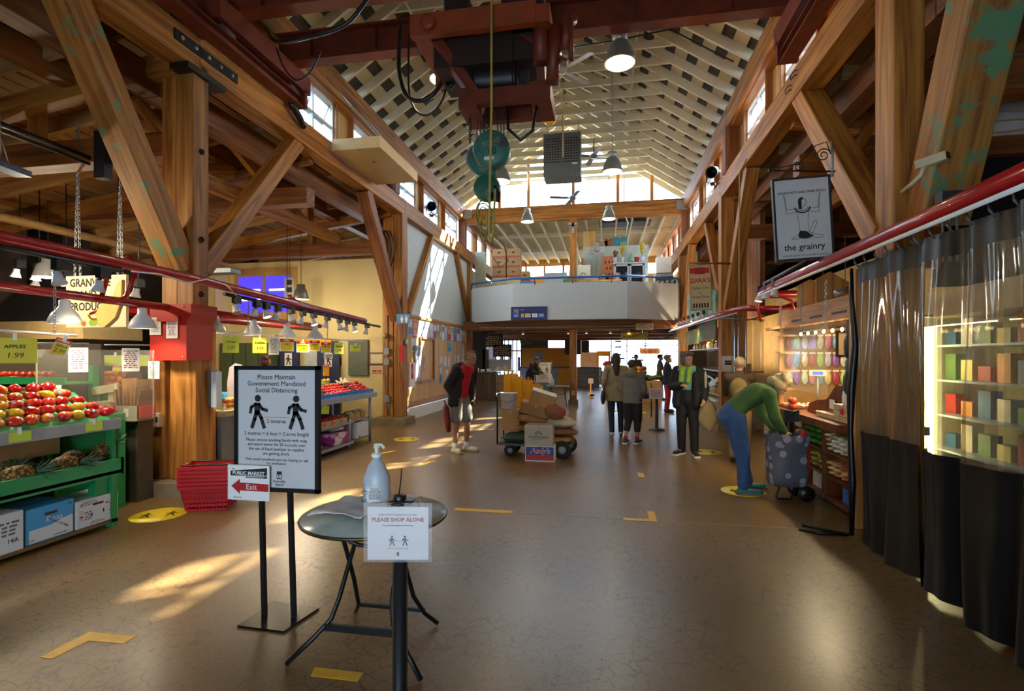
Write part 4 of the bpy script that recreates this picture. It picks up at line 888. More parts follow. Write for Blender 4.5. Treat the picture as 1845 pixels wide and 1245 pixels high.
for (x, y, z, lb) in ((.2, 7.175, 5.6, 'large grey bell lamp near the crane girder with yellow glow'), (-2.3, 7.175, 5.62, 'bell lamp glowing behind the black crane cables'), (.15, 10.847, 5.42, 'bell lamp hanging beside the grey unit heater'),
                      (-2.2, 10.847, 5.36, 'bell lamp hanging just behind the teal hook block'), (-2.45, 16.355, 5.93, 'bell lamp in front of the gable beam above the stacked crates'), (.12, 16.355, 5.9, 'bell lamp in front of the gable beam above the balcony fan')):
    pendant((x, y, z), lb, 7.6, 30)
# ---- unit heater and ceiling fans
t = thing('unit_heater', 'grey louvred unit heater hanging from the roof ties', 'heater', (-1.05, 13.0, 6.1))
MB().bx(-.46, .46, -.2, .4, .0, 1.05).build('casing', mat('heater_grey', '6a7276', .45, var=.05), t)
MB().bx(-.42, .42, -.215, -.2, .34, .94).build('grille_recess', DKGREY, t)
for k in range(9): MB().bx(-.41, .41, -.245, -.215, .36+k*.063, .375+k*.063).build('louvre', GREY, t)
for k in range(13): MB().bx(-.4+k*.066, -.39+k*.066, -.235, -.215, .35, .93).build('louvre', GREY, t)
MB().bx(-.03, .03, -.25, -.2, .33, .95).bx(-.46, .46, -.22, -.2, .93, 1.05).build('trim_bar', mat('heater_grey', '6a7276', .45), t)
for k in range(16): MB().bx(-.42+k*.055, -.40+k*.055, -.24, -.2, -.03, .06).build('fin', GREY, t)
MB().bx(.25, .38, -.205, -.2, .27, .31).build('name_plate', PAPER, t)
for x in (-.4, .4): MB().tube([(x, .1, 1.05), (x, .1, 1.5)], .008, 6).build('hanger_rod', GALV, t)
def fan(loc, label, top, s=1.0, m=None, a0=.3):
    t = thing('ceiling_fan', label, 'fan', loc, 0, 'ceiling fans'); m = m or mat('fan_grey', '767a7c', .4)
    MB().lathe([(0,-.06),(.08,-.05),(.1,0),(.08,.06),(.02,.08),(.015,top-loc[2])], 16).build('motor', m, t)
    for k in range(4):
        M = Matrix.Rotation(a0+k*PI/2, 4, 'Z') @ Matrix.Rotation(.2, 4, 'X')
        MB().prism([(.1,-.03),(.2,-.06),(.68*s,-.075),(.7*s,0),(.68*s,.075),(.2,.06),(.1,.03)], .008, M=M @ Matrix.Rotation(PI/2, 4, 'X')).build('blade', m, t)
fan((-.95, 15.5, 6.35), 'small dark ceiling fan just in front of the gable window', 7.6)
fan((-.3, 14.3, 7.1), 'grey ceiling fan behind the unit heater', 7.6)
fan((-.75, 9.0, 6.6), 'pale ceiling fan half hidden by the crane trolley', 7.6, 1.0, mat('fan_pale', 'b9beb8', .4), .9)
fan((-7.2, 8.0, 3.55), 'wooden bladed ceiling fan over the produce aisle', 4.2, .9, mat('fan_tan', 'b59468', .5), .2)
t = thing('hook_pulley', 'small yellow pulley hook hanging behind the crane', 'pulley', (-.9, 8.5, 5.55)); MB().lathe([(0,-.04),(.11,-.04),(.11,.04),(0,.04)], 18, M=Matrix.Rotation(PI/2, 4, 'X')).build('pulley_block', mat('pulley_yellow', 'd0a018', .45), t); MB().tube([(0,0,.1),(0,0,.5)], .03, 6).build('shank', BLACK, t); MB().tube([(0,0,.5),(0,0,2.0)], .006, 5).build('hang_wire', BLACK, t)
# ---- wooden platform on the left beam
t = thing('hoist_platform', 'pale plywood platform box hung on wires beside the left clerestory', 'platform', (-4.3, 9.2, 5.2))
for (x0,x1,y0,y1,z0,z1) in ((-.4,.5,-.9,.9,0,.03),(-.4,.5,-.9,-.86,.03,.2),(-.4,.5,.86,.9,.03,.2),(.46,.5,-.86,.86,.03,.2)): MB().bx(x0,x1,y0,y1,z0,z1).build('plywood_panel', mat('pale_plywood', 'd0b27a', .6, var=.06), t)
for y in (-.8, .2): MB().tube([(.45,y,.2),(-.45,y-.2,1.25)], .008, 5).build('stay_wire', CHAINM, t)
for y in (-.86, -.3): MB().tube([(.1,y,-.02),(.1,y,.0)], .03, 8).build('bolt_end', CHAINM, t)
# theatre spot lights on the beams
for (loc, rz, lb) in (((-4.62, 13.35, 5.4), .3, 'black stage spotlight on the beam at the third white window'), ((2.35, 12.0, 5.4), -.4, 'black stage spotlight on the right beam before a window')):
    t = thing('stage_spotlight', lb, 'spotlight', loc, rz)
    MB().lathe([(.0,-.2),(.09,-.2),(.1,-.1),(.1,.12),(.13,.14),(.13,.18),(.11,.18)], 16, M=Matrix.Translation((0,0,.3)) @ Matrix.Rotation(PI/2+.4, 4, 'X')).build('housing', BLACKM, t)
    MB().tube([(-.14,0,.3),(-.14,0,.1),(0,0,.02),(.14,0,.1),(.14,0,.3)], .014, 6).build('yoke', BLACKM, t); MB().bx(-.05,.05,-.05,.05,0,.05).build('clamp', BLACKM, t)
o = thing('cable_coil', 'coil of black cables hanging on the column behind the knee brace', 'cable', (-5.1, 11.3, 4.1))
for k in range(6): MB().tube([(.1*math.sin(k)+.18*math.cos(a), .08*k/6, .45*math.sin(a)) for a in [2*PI*i/18 for i in range(18)]], .012, 5, closed=True).build('cable_loop', BLACK, o)
o = MB().tube([(2.42,9.5,5.03),(2.3,9.5,4.8),(2.29,9.5,2.47)], .012, 6).build('pull_rope', mat('rope_tan', 'b49a6a', .8)); tag(o, 'tan pull rope hanging from the right beam to the red pipe', 'rope')
# ================================================================== LEFT: PRODUCE STALL
def mesh_of(mb, name, mats): return mb.mesh(name, mats)
def cluster(name, cat, group, mesh, spots, labels, parts=()):
    """individual fruits: each its own object sharing one mesh; spots = (x,y,z,rx,ry,rz,scale)"""
    for i, (x, y, z, rx, ry, rz, s) in enumerate(spots):
        o = put(name, mesh, None, (x, y, z), (rx, ry, rz)); o.scale = (s, s, s)
        tag(o, labels(i) if callable(labels) else labels, cat, group)
        for (pn, pm) in parts(i) if parts else ():
            put(pn, pm, o)
ORD = ['first', 'second', 'third', 'fourth', 'fifth', 'sixth', 'seventh', 'eighth', 'ninth', 'tenth', 'eleventh', 'twelfth', 'thirteenth', 'fourteenth', 'fifteenth', 'sixteenth', 'seventeenth', 'eighteenth', 'nineteenth', 'twentieth', 'twenty-first', 'twenty-second', 'twenty-third', 'twenty-fourth', 'twenty-fifth', 'twenty-sixth']
# ---- red canopy pipes
def pipe(name, label, pts, r, m=RED): o = MB().tube(pts, r, 14).build(name, m); return tag(o, label, 'pipe')
t = thing('canopy_pipe', 'long red enamelled pipe crossing in front of the near column', 'pipe', (0,0,0))
MB().tube([(-4.4,2.3,2.52),(-4.4,3.15,2.485),(-4.4,4.75,2.455),(-4.4,6.35,2.385),(-4.4,8.95,2.27)], .05, 14).build('pipe_tube', RED, t)
MB().tube([(-4.4,8.93,2.272),(-4.4,9.02,2.26)], [.05,.012], 12).build('pipe_end', RED, t)
MB().tube([(-4.4,2.3,2.43),(-4.4,4.05,2.395)], .022, 8).build('track_bar', BLACK, t); MB().tube([(-4.4,5.35,2.34),(-4.4,9.6,2.2)], .022, 8).build('track_bar', BLACK, t)
MB().tube([(-4.35,4.1,2.4),(-4.34,4.4,2.42),(-4.34,4.75,2.38),(-4.33,5.0,2.46),(-4.34,5.3,2.44),(-4.36,5.5,2.34)], .008, 6).build('white_cable', WHITE, t)
t = thing('canopy_pipe', 'lower red pipe running into the red column box over the fruit', 'pipe', (0,0,0))
MB().tube([(-4.92,2.5,2.22),(-4.92,3.55,2.185),(-4.92,5.08,2.165)], .042, 12).build('pipe_tube', RED, t)
MB().tube([(-4.92,4.2,2.17),(-4.75,4.3,2.14),(-4.62,4.3,2.2),(-4.5,4.3,2.44)], .02, 8).build('hoop_bracket', RED, t); MB().tube([(-4.92,4.3,2.16),(-4.82,4.3,2.45),(-4.6,4.3,2.58),(-4.42,4.3,2.5)], .022, 8).build('hoop_bracket', RED, t)
t = thing('canopy_pipe', 'lower red pipe beyond the column above the white dome lamps', 'pipe', (0,0,0))
MB().tube([(-4.92,5.48,2.16),(-4.92,8.3,2.14)], .04, 12).build('pipe_tube', RED, t)
MB().tube([(-4.92,7.0,2.15),(-4.84,7.0,2.42),(-4.65,7.0,2.5),(-4.42,7.0,2.38)], .02, 8).build('hoop_bracket', RED, t); MB().tube([(-4.62,7.0,2.16),(-4.6,7.0,2.48)], .012, 6).build('hoop_bracket', RED, t)
t = thing('canopy_pipe', 'distant red pipe deeper in the produce aisle', 'pipe', (0,0,0)); MB().tube([(-7.2,5.8,2.3),(-6.6,10.8,2.25)], .06, 12).build('pipe_tube', RED, t)
for (x, y) in ((-7.12,6.5),(-6.7,10.0)): MB().tube([(x,y,2.3),(x,y,5.0)], .008, 5).build('hanger_rod', BLACK, t)
# ---- track spot heads
def spot_head(loc, label, lit=False, ry=.5, pend=0, watts=22, rz=0, bulb=None):
    t = thing('track_spotlight', label, 'spotlight', loc, rz, 'track spotlights')
    MB().bx(-.03,.03,-.05,.05,-.07,.02).bar((0,0,-.05),(.0,-.05,-.1),.02,.02).build('adapter', BLACK, t)
    M = Matrix.Translation((.0,-.03,-.09)) @ Matrix.Rotation(ry, 4, 'Y') @ Matrix.Rotation(PI, 4, 'X')
    MB().lathe([(0,0),(.03,0),(.032,.04),(.05,.085),(.055,.1),(.05,.1),(.03,.05)], 16, M=M).build('reflector', mat('spot_white', 'c8ccd4', .35), t)
    MB().lathe([(.047,.092),(0,.096)], 14, M=M).build('lens', lamp_mat('spot_lens_lit', 'ffe9b0', 40) if lit else mat('spot_lens', 'dfe4ee', .2), t)
    if pend: MB().tube([(0,0,.0),(0,0,pend)], .006, 5).build('hanging_rod', BLACK, t)
    if lit: point_light('lamp_light', t, M @ Vector((0,0,.12)), watts, (1,.8,.5), .04, 'SPOT', (0, ry*.6, 0), 120)
    return t
ys = (3.5,3.87,5.56,5.93,6.12,6.36,6.67,6.95,7.24,7.64,8.03,8.3,8.55,9.05)
for i, y in enumerate(ys):
    spot_head((-4.4, y, 2.38-.03*(y-3.5)), '%s small white track spot along the long red pipe' % ORD[i], i in (1, 4, 8, 12), .25 if i % 2 else -.35)
# ---- white dome lamps
for i, (y, lb) in enumerate(((3.94, 'white dome lamp in front of the produce sign'), (4.75, 'white dome lamp beside the red column box, produce sign side'), (5.8, 'white dome lamp just past the red column box'), (6.53, 'white dome lamp over the green price cards'), (7.31, 'white dome lamp over the yellow price cards'), (8.11, 'white dome lamp at the end of the price card rod'))):
    t = thing('dome_lamp', lb, 'lamp', (-4.9, y, 1.905), 0, 'white dome lamps of the produce stall')
    MB().lathe([(.125,0),(.128,.004),(.122,.04),(.1,.09),(.06,.14),(.045,.16),(.045,.21),(.03,.225),(0,.225)], 24).build('shade', mat('white_enamel', 'd4d8de', .2, var=.02), t)
    MB().lathe([(.12,.006),(.095,.08),(.05,.13),(0,.135)], 20).build('inner_reflector', WHITE, t)
    MB().ell((0,0,.05), (.035,.035,.045), 12, 8).build('bulb', lamp_mat('dome_bulb', 'fff0d0', 12), t)
    MB().tube([(0,0,.22),(-.01,0,.25)], .01, 6).build('stem', GREY, t)
    point_light('lamp_light', t, (0,0,-.02), 26, (1,.86,.62), .06, 'SPOT', None, 150)
# ---- rods with price cards
for (a, b, lb) in ((2.9, 3.8, 'short white sign rod on a chain over the mangoes'), (5.5, 9.25, 'long white sign rod holding the price cards')):
    o = MB().tube([(-4.6,a,1.81 if a < 5 else 1.9),(-4.6,b,1.79 if a < 5 else 1.9)], .011, 8).build('sign_rod', WHITE); tag(o, lb, 'rod')
for (y, z0, z1, lb) in ((3.6, 1.8, 2.2, 'steel chain holding the short sign rod'), (6.0, 1.9, 2.38, 'steel chain between red pipe and long sign rod'), (7.95, 1.9, 2.3, 'thin chain at the far end of the long sign rod')):
    o = chain_mesh(z1-z0).build('hanging_chain', CHAINM, None, (-4.58, y, z1)); tag(o, lb, 'chain', 'sign rod chains')
YC, GC, OC = mat('card_yellow', 'e6cf1c', .6, var=.02), mat('card_lime', 'c6d84a', .6, var=.02), mat('card_orange', 'eda51c', .6, var=.02)
HRED = mat('card_red', 'd22222', .6)
def price_card(loc, rz, w, h, style, title, price, label, tilt=0, group='hand written price cards'):
    t = thing('price_card', label, 'sign', loc, rz, group); t.rotation_euler = (0, tilt, rz)
    m = {'y': YC, 'g': GC, 'o': OC, 'w': PAPER, 's': PAPER}[style]
    MB().bx(-w/2, w/2, -.002, .002, -h, 0).build('card', m, t)
    if style in 'so':
        q = MB(); flat(q, [(-w*.42,-h*.92),(w*.42,-h*.92),(w*.42,-h*.28),(-w*.42,-h*.28)], -.003); q.build('yellow_field', YC if style == 's' else OC, t)
        q = MB(); flat(q, [(-w*.5,-h*.25),(w*.5,-h*.25),(w*.5,0),(-w*.5,0)], -.003); q.build('red_header', HRED, t); text('SPECIAL', h*.17, 0, -h*.13, PAPER, t, y=-.004, bold=.0006)
    if title: text(title, h*.2 if len(title) < 8 else min(h*.2, w*1.35/len(title)), 0, -h*(.42 if style in 'so' else .35), INK, t, y=-.0045, bold=.0006, shear=.1)
    if price: text(price, h*.3, 0, -h*.7, REDINK if style == 'g' else INK, t, y=-.0045, shear=.15)
    if style == 'w':
        q = MB(); print_lines(q, -w*.4, w*.4, -h*.9, -h*.1, 11, 0, -.003, int(abs(loc[1])*100)); q.build('print', mat('grey_ink', '6a6a6e', .7), t)
    MB().bx(-.012,.012,-.006,.006,-.02,.035).build('clip', WHITE, t)
    if loc[2] < 1.5 and loc[2] > 1.3: MB().tube([(0,0,.03),(0,0,.42)], .003, 4).build('string', WHITE, t)
    return t
R = PI/2-.25
price_card((-4.55,3.28,1.75), R-.5, .26,.2, 'y', 'APPLES', '1.99', 'big yellow card lettered apples at the end of the short rod')
price_card((-4.55,3.66,1.75), R-.6, .11,.15, 's', 'GALA', '2.99', 'small tilted special card below the chain of the short rod', .35)
price_card((-4.56,5.66,1.86), R, .22,.21, 'g', 'Sweet Peppers', '3.99', 'lime price card nearest the red column on the long rod')
price_card((-4.56,6.2,1.86), R, .22,.21, 'g', 'BLUEBERRIES', '9.99', 'lime card for blueberries with big red price')
price_card((-4.56,6.5,1.88), R, .17,.25, 'w', '', '', 'white printed notice hanging among the price cards')
price_card((-4.56,6.8,1.86), R, .25,.18, 's', '2 for 5', '', 'wide orange special card beside the white notice')
price_card((-4.56,7.2,1.84), R, .24,.17, 's', 'BLACKBERRIES', '2.99', 'special card for blackberries in the middle of the rod')
price_card((-4.56,7.53,1.86), R, .22,.17, 's', 'KIWIS', '5', 'special card for kiwis on the long rod')
price_card((-4.56,7.87,1.84), R, .22,.17, 's', 'TOMATOES', '', 'special card for tomatoes near the rod end')
price_card((-4.56,7.95,1.65), R, .2,.07, 'w', '', '', 'small white card below the tomatoes card')
price_card((-4.56,8.3,1.85), R, .22,.2, 'g', 'WHITE BEANS', '6.99', 'lime card next to last on the long rod')
price_card((-4.56,8.9,1.82), R, .28,.12, 'g', 'ASPARAGUS', '', 'last small green card at the end of the long rod')
price_card((-4.6,7.95,1.48), R, .13,.2, 'o', '', '', 'orange framed card hanging below the rod over the berries')
# ---- big produce sign on chains
t = thing('produce_sign', 'cream hanging sign reading Granville Island Produce with painted fruit', 'sign', (-6.46, 5.6, 1.98), 0)
MB().bx(-.46, .46, -.02, .02, 0, .67).build('board', mat('sign_cream', 'dcc9a4', .55, var=.03), t)
for i, s in enumerate(('GRANVILLE', 'ISLAND', 'PRODUCE')): text(s, .145, -.4, .575-.155*i, INK, t, align='LEFT', y=-.022, bold=.0035, sx=.85)
for (x, z, r, c) in ((-.27,.13,.035,'d97a1c'), (-.18,.05,.035,'e0641c'), (-.02,.07,.05,'86a82c'), (-.06,.06,.04,'7f9f2a'), (.08,.05,.04,'4c2a5c'), (.12,.06,.035,'4c2a5c'), (.05,.13,.035,'d97a1c')):
    q = MB(); flat(q, circ(x, z, r, 14), -.023 - .0005*(x+1)); q.build('painted_fruit', mat('paint_'+c, c, .6), t)
for k, (x, z) in enumerate(((-.27,.07), (-.02,.12))):
    q = MB(); P1 = [(x+.09*math.cos(a), z+.07+.09*math.sin(a)) for a in [PI*1.05+PI*.75*i/8 for i in range(9)]]; stroke(q, P1, .03, -.0245); q.build('painted_banana', mat('paint_banana', 'd8b820', .6), t)
for k in range(3):
    q = MB(); stroke(q, [(-.12+.02*k,.16+.012*k),(.12,.21+.02*k)], .02, -.024); q.build('painted_carrot', mat('paint_carrot', 'c8442a', .6), t)
q = MB(); q.prism([(.03,.16),(.1,.01),(.17,.0),(.33,.12),(.42,.33),(.4,.38),(.28,.36),(.12,.3)], .03, M=Matrix.Translation((0,-.055,0))); q.build('relief_papaya', mat('relief_cream', 'cfae62', .6, bump=.1, var=.1), t)
q = MB(); q.prism([(.28,.36),(.42,.38),(.43,.6),(.36,.56)], .03, M=Matrix.Translation((0,-.052,0))); q.build('relief_stem', mat('relief_cream', 'cfae62', .6), t)
for (x, L) in ((-.3, 2.0), (.35, 1.8)):
    for dx in (-.03, .035): 
        o = chain_mesh(L, .05, .005).build('sign_chain', CHAINM, None, (-6.46+x+dx*.5, 5.6, 2.66+L)); o.rotation_euler = (0, dx*.9, 0); tag(o, 'steel chain strand above the produce sign, %s strand' % ORD[(0 if x < 0 else 2)+(0 if dx < 0 else 1)], 'chain', 'chains of the produce sign')
# small string notices on the column
for (x, z, w, h, lb, st) in ((-5.06,2.05,.15,.2,'upper printed notice on the red box, aisle side','w'), (-4.84,2.03,.15,.22,'printed notice with red heading on the red box','r'), (-5.08,1.55,.15,.2,'notice with two walking figures below the red box','f')):
    t = thing('column_notice', lb, 'notice', (x, 5.072, z-h), 0)
    MB().bx(-w/2, w/2, -.002, .002, 0, h).build('paper', PAPER, t); q = MB()
    if st == 'f':
        print_lines(q, -.05, .05, .17, .185, 1, 0, -.003); print_lines(q, -.06, .06, .03, .1, 6, 0, -.003)
        for sx in (-.045, .045): w_ = MB(); walker(w_, sx, .11, .035, -.003); w_.build('walking_figure', INK, t)
    else: print_lines(q, -w*.38, w*.38, .03, h-.02, 10, 0, -.003, 5)
    q.build('print', mat('red_grey_ink', '9a5a5a', .7) if st == 'r' else mat('grey_ink', '6a6a6e', .7), t)
t = thing('paper_dispenser', 'white tube dispenser on the side of the near column', 'dispenser', (-4.62, 5.45, 1.0), 0)
MB().bx(-.05,.0,-.05,.05,.02,.45).build('back_plate', STEEL, t); MB().bx(.0,.07,-.045,.045,0,.42).build('tube_body', mat('pale_plastic', 'b9c2cc', .4), t)

# ---- mango rack
t = thing('fruit_rack', 'green painted fruit rack with grey edged mango shelf and lower tray', 'rack', (-4.9, 3.35, 0))
GREYE = mat('grey_shelf_edge', '9aa2ac', .4, metal=.3)
M = Matrix.Rotation(math.radians(31), 4, 'Y')
MB().bx(-.6,.02,-1.0,.82,-.02,0,M=Matrix.Translation((.33,0,.95)) @ M).build('mango_shelf', GREENP, t)
MB().bx(.33,.36,-1.0,.82,.92,1.015).build('shelf_edge', GREYE, t)
MB().bx(-.45,.33,.80,.83,.55,.96).build('side_panel', mat('green_dark', '146a3a', .5), t)
for (x, y) in ((.3,.78),(-.35,.78),(.3,-.9),(-.35,-.9)): MB().bx(x-.03,x+.03,y-.03,y+.03,0,.95).build('leg', GREENP, t)
MB().bx(-.4,.36,-1.0,.83,.5,.53).build('tray_base', GREENP, t); MB().bx(.33,.36,-1.0,.85,.48,.64).build('tray_front', GREENP, t); MB().bx(-.4,.36,.82,.85,.48,.64).build('tray_end', GREENP, t)
MB().bx(.0,.2,.7,.78,.36,.5).bx(.22,.3,.62,.78,.3,.5).build('bracket', GREENP, t)
MB().bx(-.4,.33,-1.0,.82,.04,.07).build('bottom_board', mat('pallet_wood', '7a5c38', .8), t)
MB().bx(-.5,-.46,-1.0,.8,.1,.95).build('back_panel', mat('brown_back', '3d3022', .8), t)
price_card((-4.535,3.9,1.01), PI/2-.1, .15,.075, 'g', '', '', 'lime shelf ticket clipped to the grey shelf edge near the post', 0)
price_card((-4.535,3.3,1.01), PI/2-.1, .16,.075, 'g', '', '', 'lime shelf ticket clipped to the grey shelf edge by the white carton', 0)
# mangoes
mm = [two_tone('mango_skin_a', 'c8201e', 'd9a02a', 9, .45, .72, .22, detail=1), two_tone('mango_skin_b', 'b8141c', 'd4562a', 9, .5, .75, .2, detail=1), two_tone('mango_skin_c', 'c9a51e', 'd2642a', 9, .5, .7, .24, detail=1)]
mg = [MB().ell((0,0,0), (.045,.062,.045), 14, 10, fn=lambda q: 1+.08*q.y-.05*abs(q.z)).mesh('mango', m) for m in mm]
stk = MB().lathe([(0,.0),(.013,0)], 10).mesh('sticker', mat('blue_sticker', '9fb6d6', .4))
rnd = random.Random(3); n = 0
for r in range(5):
    for c in range(13):
        y = 2.55+c*.127+(.06 if r % 2 else 0)+rnd.uniform(-.012,.012)
        if y > 4.12-.05*r: continue
        u = .04+r*.095; x = -4.57-u*.9; z = 1.015+u*.62+(.045 if r < 4 else .05)
        far = (y-2.55)/1.6
        me = mg[1] if rnd.random() < far*.9 else (mg[2] if rnd.random() < .55 else mg[0])
        o = put('mango', me, None, (x, y, z), (rnd.uniform(-.3,.3), rnd.uniform(-.5,.5), rnd.uniform(-.7,.7))); s = rnd.uniform(.92,1.08); o.scale = (s,s,s)
        k = 'crimson' if me is mg[1] else 'yellow green' if me is mg[2] else 'red and gold'
        tag(o, '%s mango, %s from the shelf end in the %s row up' % (k, ORD[12-c], ORD[r]), 'mango', 'mangoes heaped on the rack'); n += 1
        if n % 3 == 0:
            d = put('sticker', stk, o, (.040*math.cos(.5), -.012, .034), (0, .85, 0))
t = thing('shelf_scoop', 'dark bag end poking out between mangoes', 'bag', (-4.66, 3.78, 1.08)); MB().ell((0,0,0), (.03,.07,.015), 10, 6).build('bag_fold', mat('navy_plastic', '2a3358', .3), t)
# pineapples
def pine_mesh():
    mb = MB()
    for i in range(17):
        v = i/16; r = .075*math.sin(PI*(.08+.84*v))**.6
        for j in range(22):
            pass
    P = []
    for i in range(17):
        v = i/16; r = .078*math.sin(PI*(.06+.86*v))**.55; row = []
        for j in range(24):
            a = 2*PI*j/24; k = 1+.07*abs(math.cos(a*5.5+v*16)*math.cos(a*5.5-v*16)); row.append((r*k*math.cos(a), r*k*math.sin(a), v*.2))
        P.append(row)
    return mb.grid(P, closed=True)
pm_ = pine_mesh().mesh('pineapple_body', two_tone('pineapple_skin', 'c4892e', '4e3a18', 42, .25, .55, .6, vor=True, bump=.6))
cr = MB(); rr = random.Random(5)
for k in range(26):
    a = k*2.4; tilt = .15+.9*k/26; L = .16*(1.1-.4*k/26); d = Vector((math.cos(a)*math.sin(tilt), math.sin(a)*math.sin(tilt), math.cos(tilt))); s = Vector((-math.sin(a), math.cos(a), 0))*.009
    b0 = Vector((0,0,.19))+d*.01; b1 = b0+d*L*.6; b2 = b0+d*L+Vector((d.x,d.y,-.3))*.03
    cr.add([b0-s, b0+s, b1+s*.9, b1-s*.9, b2], [(0,1,2,3),(3,2,4)], 0, True)
cm_ = cr.mesh('crown', mat('pineapple_leaf', '4c6b52', .5, var=.25))
for i, (x, y, z, rx, ry, rz, s, lb) in enumerate(((-4.72,3.28,.62,1.4,0,2.6,1.1,'pineapple lying nearest the front of the green tray'), (-4.68,3.5,.615,1.5,0,-.6,.95,'golden pineapple low at the tray front'), (-4.76,3.68,.63,1.45,0,2.3,1.1,'large pineapple in the middle of the tray'), (-4.72,3.9,.625,1.5,0,-.4,.95,'pineapple under the far lime ticket'), (-4.72,4.05,.625,.75,0,2.4,1.0,'pineapple with upright leaves at the tray end'), (-4.95,3.5,.65,1.4,0,1.2,1.0,'shaded pineapple at the back of the tray'), (-4.95,3.95,.65,1.5,0,2.0,1.0,'dark pineapple behind at the tray end'), (-4.66,3.06,.615,1.5,0,-1.2,1.05,'pineapple at the tray end by the melon'))):
    t = thing('pineapple', lb, 'pineapple', (x, y, z), 0, 'pineapples in the green tray'); t.rotation_euler = (rx, ry, rz); t.scale = (s,s,s)
    put('pineapple_body', pm_, t); put('crown', cm_, t)
o = MB().ell((0,0,0), (.1,.1,.08), 14, 10).build('melon', mat('pale_melon', 'd9dcae', .5), None, (-4.66,2.95,.61)); tag(o, 'pale melon at the end of the pineapple tray', 'melon')
carton('carton', 'tan carton shelved above the pineapples', 'box', (-5.05, 3.6, .72), (.3,.6,.16), 0, CARD)
# cartons under the tray
LB = mat('carton_light_blue', '4aa3d6', .55, var=.04)
def fruit_box(loc, size, label, m, kind):
    t = thing('fruit_carton', label, 'box', loc, PI/2, 'fruit cartons under the green rack'); w, d, h = size
    b = MB().bx(-w/2,w/2,-d/2,d/2,0,h).build('carton_body', m, t); bv = b.modifiers.new('edge', 'BEVEL'); bv.width = .005
    MB().bx(-w/2,w/2,-.004,.004,h,h+.0015).build('lid_seam', DKGREY, t)
    q = MB(); P = [(-.045,h*.72),(.045,h*.72),(.055,h*.76),(.045,h*.80),(-.045,h*.80),(-.055,h*.76)]; flat(q, P, -d/2-.001); q.build('hand_hole', mat('hole_shadow_card', '4a3a22', .8), t)
    return t
t = fruit_box((-4.76,3.57,.072), (.38,.36,.29), 'light blue carton with white wave and script under the green tray', LB, 'blue')
q = MB(); flat(q, [(-.17,.01),(.18,.01),(.18,.16),(.1,.15),(0,.12),(-.17,.115)], -.1815); q.build('white_wave', CARDW, t)
text('Rosa', .07, .02, .17, PAPER, t, y=-.183, shear=.3); text('100', .03, -.15, .03, mat('grey_ink', '6a6a6e', .7), t, y=-.183)
q = MB(); print_lines(q, 0,.16,.02,.035,1,0,-.183,4); q.build('print', INK, t); q = MB(); flat(q, [(.14,.25),(.17,.25),(.17,.275),(.14,.275)], -.183); q.build('green_mark', GREENP, t)
o = text('PRODUCT OF PERU', .022, .06, .12, INK, t, y=-.184, rot=.6)
t = fruit_box((-4.76,3.98,.072), (.40,.36,.245), 'white carton with check boxes at the rack end', CARDW, 'white')
q = MB(); print_lines(q, -.17,0,.19,.235,3,0,-.1815,4); print_lines(q, -.13,-.06,.06,.14,4,0,-.1815,6); print_lines(q, .1,.17,.05,.17,4,0,-.1815,7); print_lines(q, -.08,.06,.015,.04,2,0,-.1815,8); q.build('print', mat('grey_ink', '6a6a6e', .7), t)
for z in (.06,.085,.11,.135):
    q = MB(); stroke(q, [(-.17,z),(-.14,z),(-.14,z+.018),(-.17,z+.018),(-.17,z)], .002, -.182); q.build('check_box', INK, t)
for (x, z) in ((-.16,.093),(.08,.165)): q = MB(); flat(q, [(x-.012,z),(x+.02,z),(x+.02,z+.014),(x-.012,z+.014)], -.183); q.build('red_mark', HRED, t)
for (x, z) in ((-.06,.1),(.05,.11)): q = MB(); flat(q, [(x-.008,z),(x,z-.025),(x+.008,z),(x,z+.025)], -.182); q.build('air_slot', INK, t)
t = fruit_box((-4.74,3.14,.072), (.42,.36,.31), 'white carton with big numbers half out of the frame', CARDW, 'white')
text('14A', .05, .13, .09, INK, t, y=-.183); q = MB(); print_lines(q, .02,.2,.13,.25,4,0,-.1815,9); q.build('print', mat('grey_ink', '6a6a6e', .7), t)
# ---- rear racks: apples, kiwis, oranges, facing the aisle
t = thing('rear_fruit_rack', 'green edged rear rack with apples above kiwis', 'rack', (-6.7, 4.75, 0))
for (z, y) in ((1.42, .05), (1.22, -.25), (.95,-.45)):
    MB().bx(-1.2,.95,y-.16,y+.2,z-.12,z-.1, M=None).build('shelf', GREENP, t); MB().bx(-1.2,.95,y-.18,y-.15,z-.12,z-.04).build('shelf_edge', GREENP, t)
for x in (-1.15,.9): MB().bx(x-.03,x+.03,-.55,.3,0,.08).bx(x-.03,x+.03,.2,.3,0,1.5).build('leg', GREENP, t)
MB().bx(-1.2,.95,.28,.32,.0,1.75).build('back_panel', mat('brown_back', '3d3022', .8), t)
app = MB().ell((0,0,0), (.042,.042,.038), 12, 8, fn=lambda q: 1-.08*abs(q.z)**3).mesh('apple', two_tone('apple_skin', 'b0241c', 'c8a838', 7, .5, .75, .3, detail=1))
kiw = MB().ell((0,0,0), (.03,.03,.038), 10, 7).mesh('kiwi', mat('kiwi_skin', '6a5526', .8, var=.25, scale=30))
ora = MB().ell((0,0,0), (.043,.043,.041), 12, 8).mesh('orange', mat('orange_skin', 'e8811a', .45, var=.06, scale=30, bump=.1))
rnd = random.Random(9); sp = []
for r in range(2):
    for c in range(19): sp.append((-7.85+c*.095+.04*(r % 2), 4.68+r*.09, 1.352+r*.05, rnd.random(), rnd.random(), rnd.random(), 1))
cluster('apple', 'apple', 'apples on the rear rack', app, sp, lambda i: 'red and gold apple, %s row of the rear rack, %s from hall end' % ('upper' if i >= 19 else 'lower', ORD[18-i % 19]))
sp = []
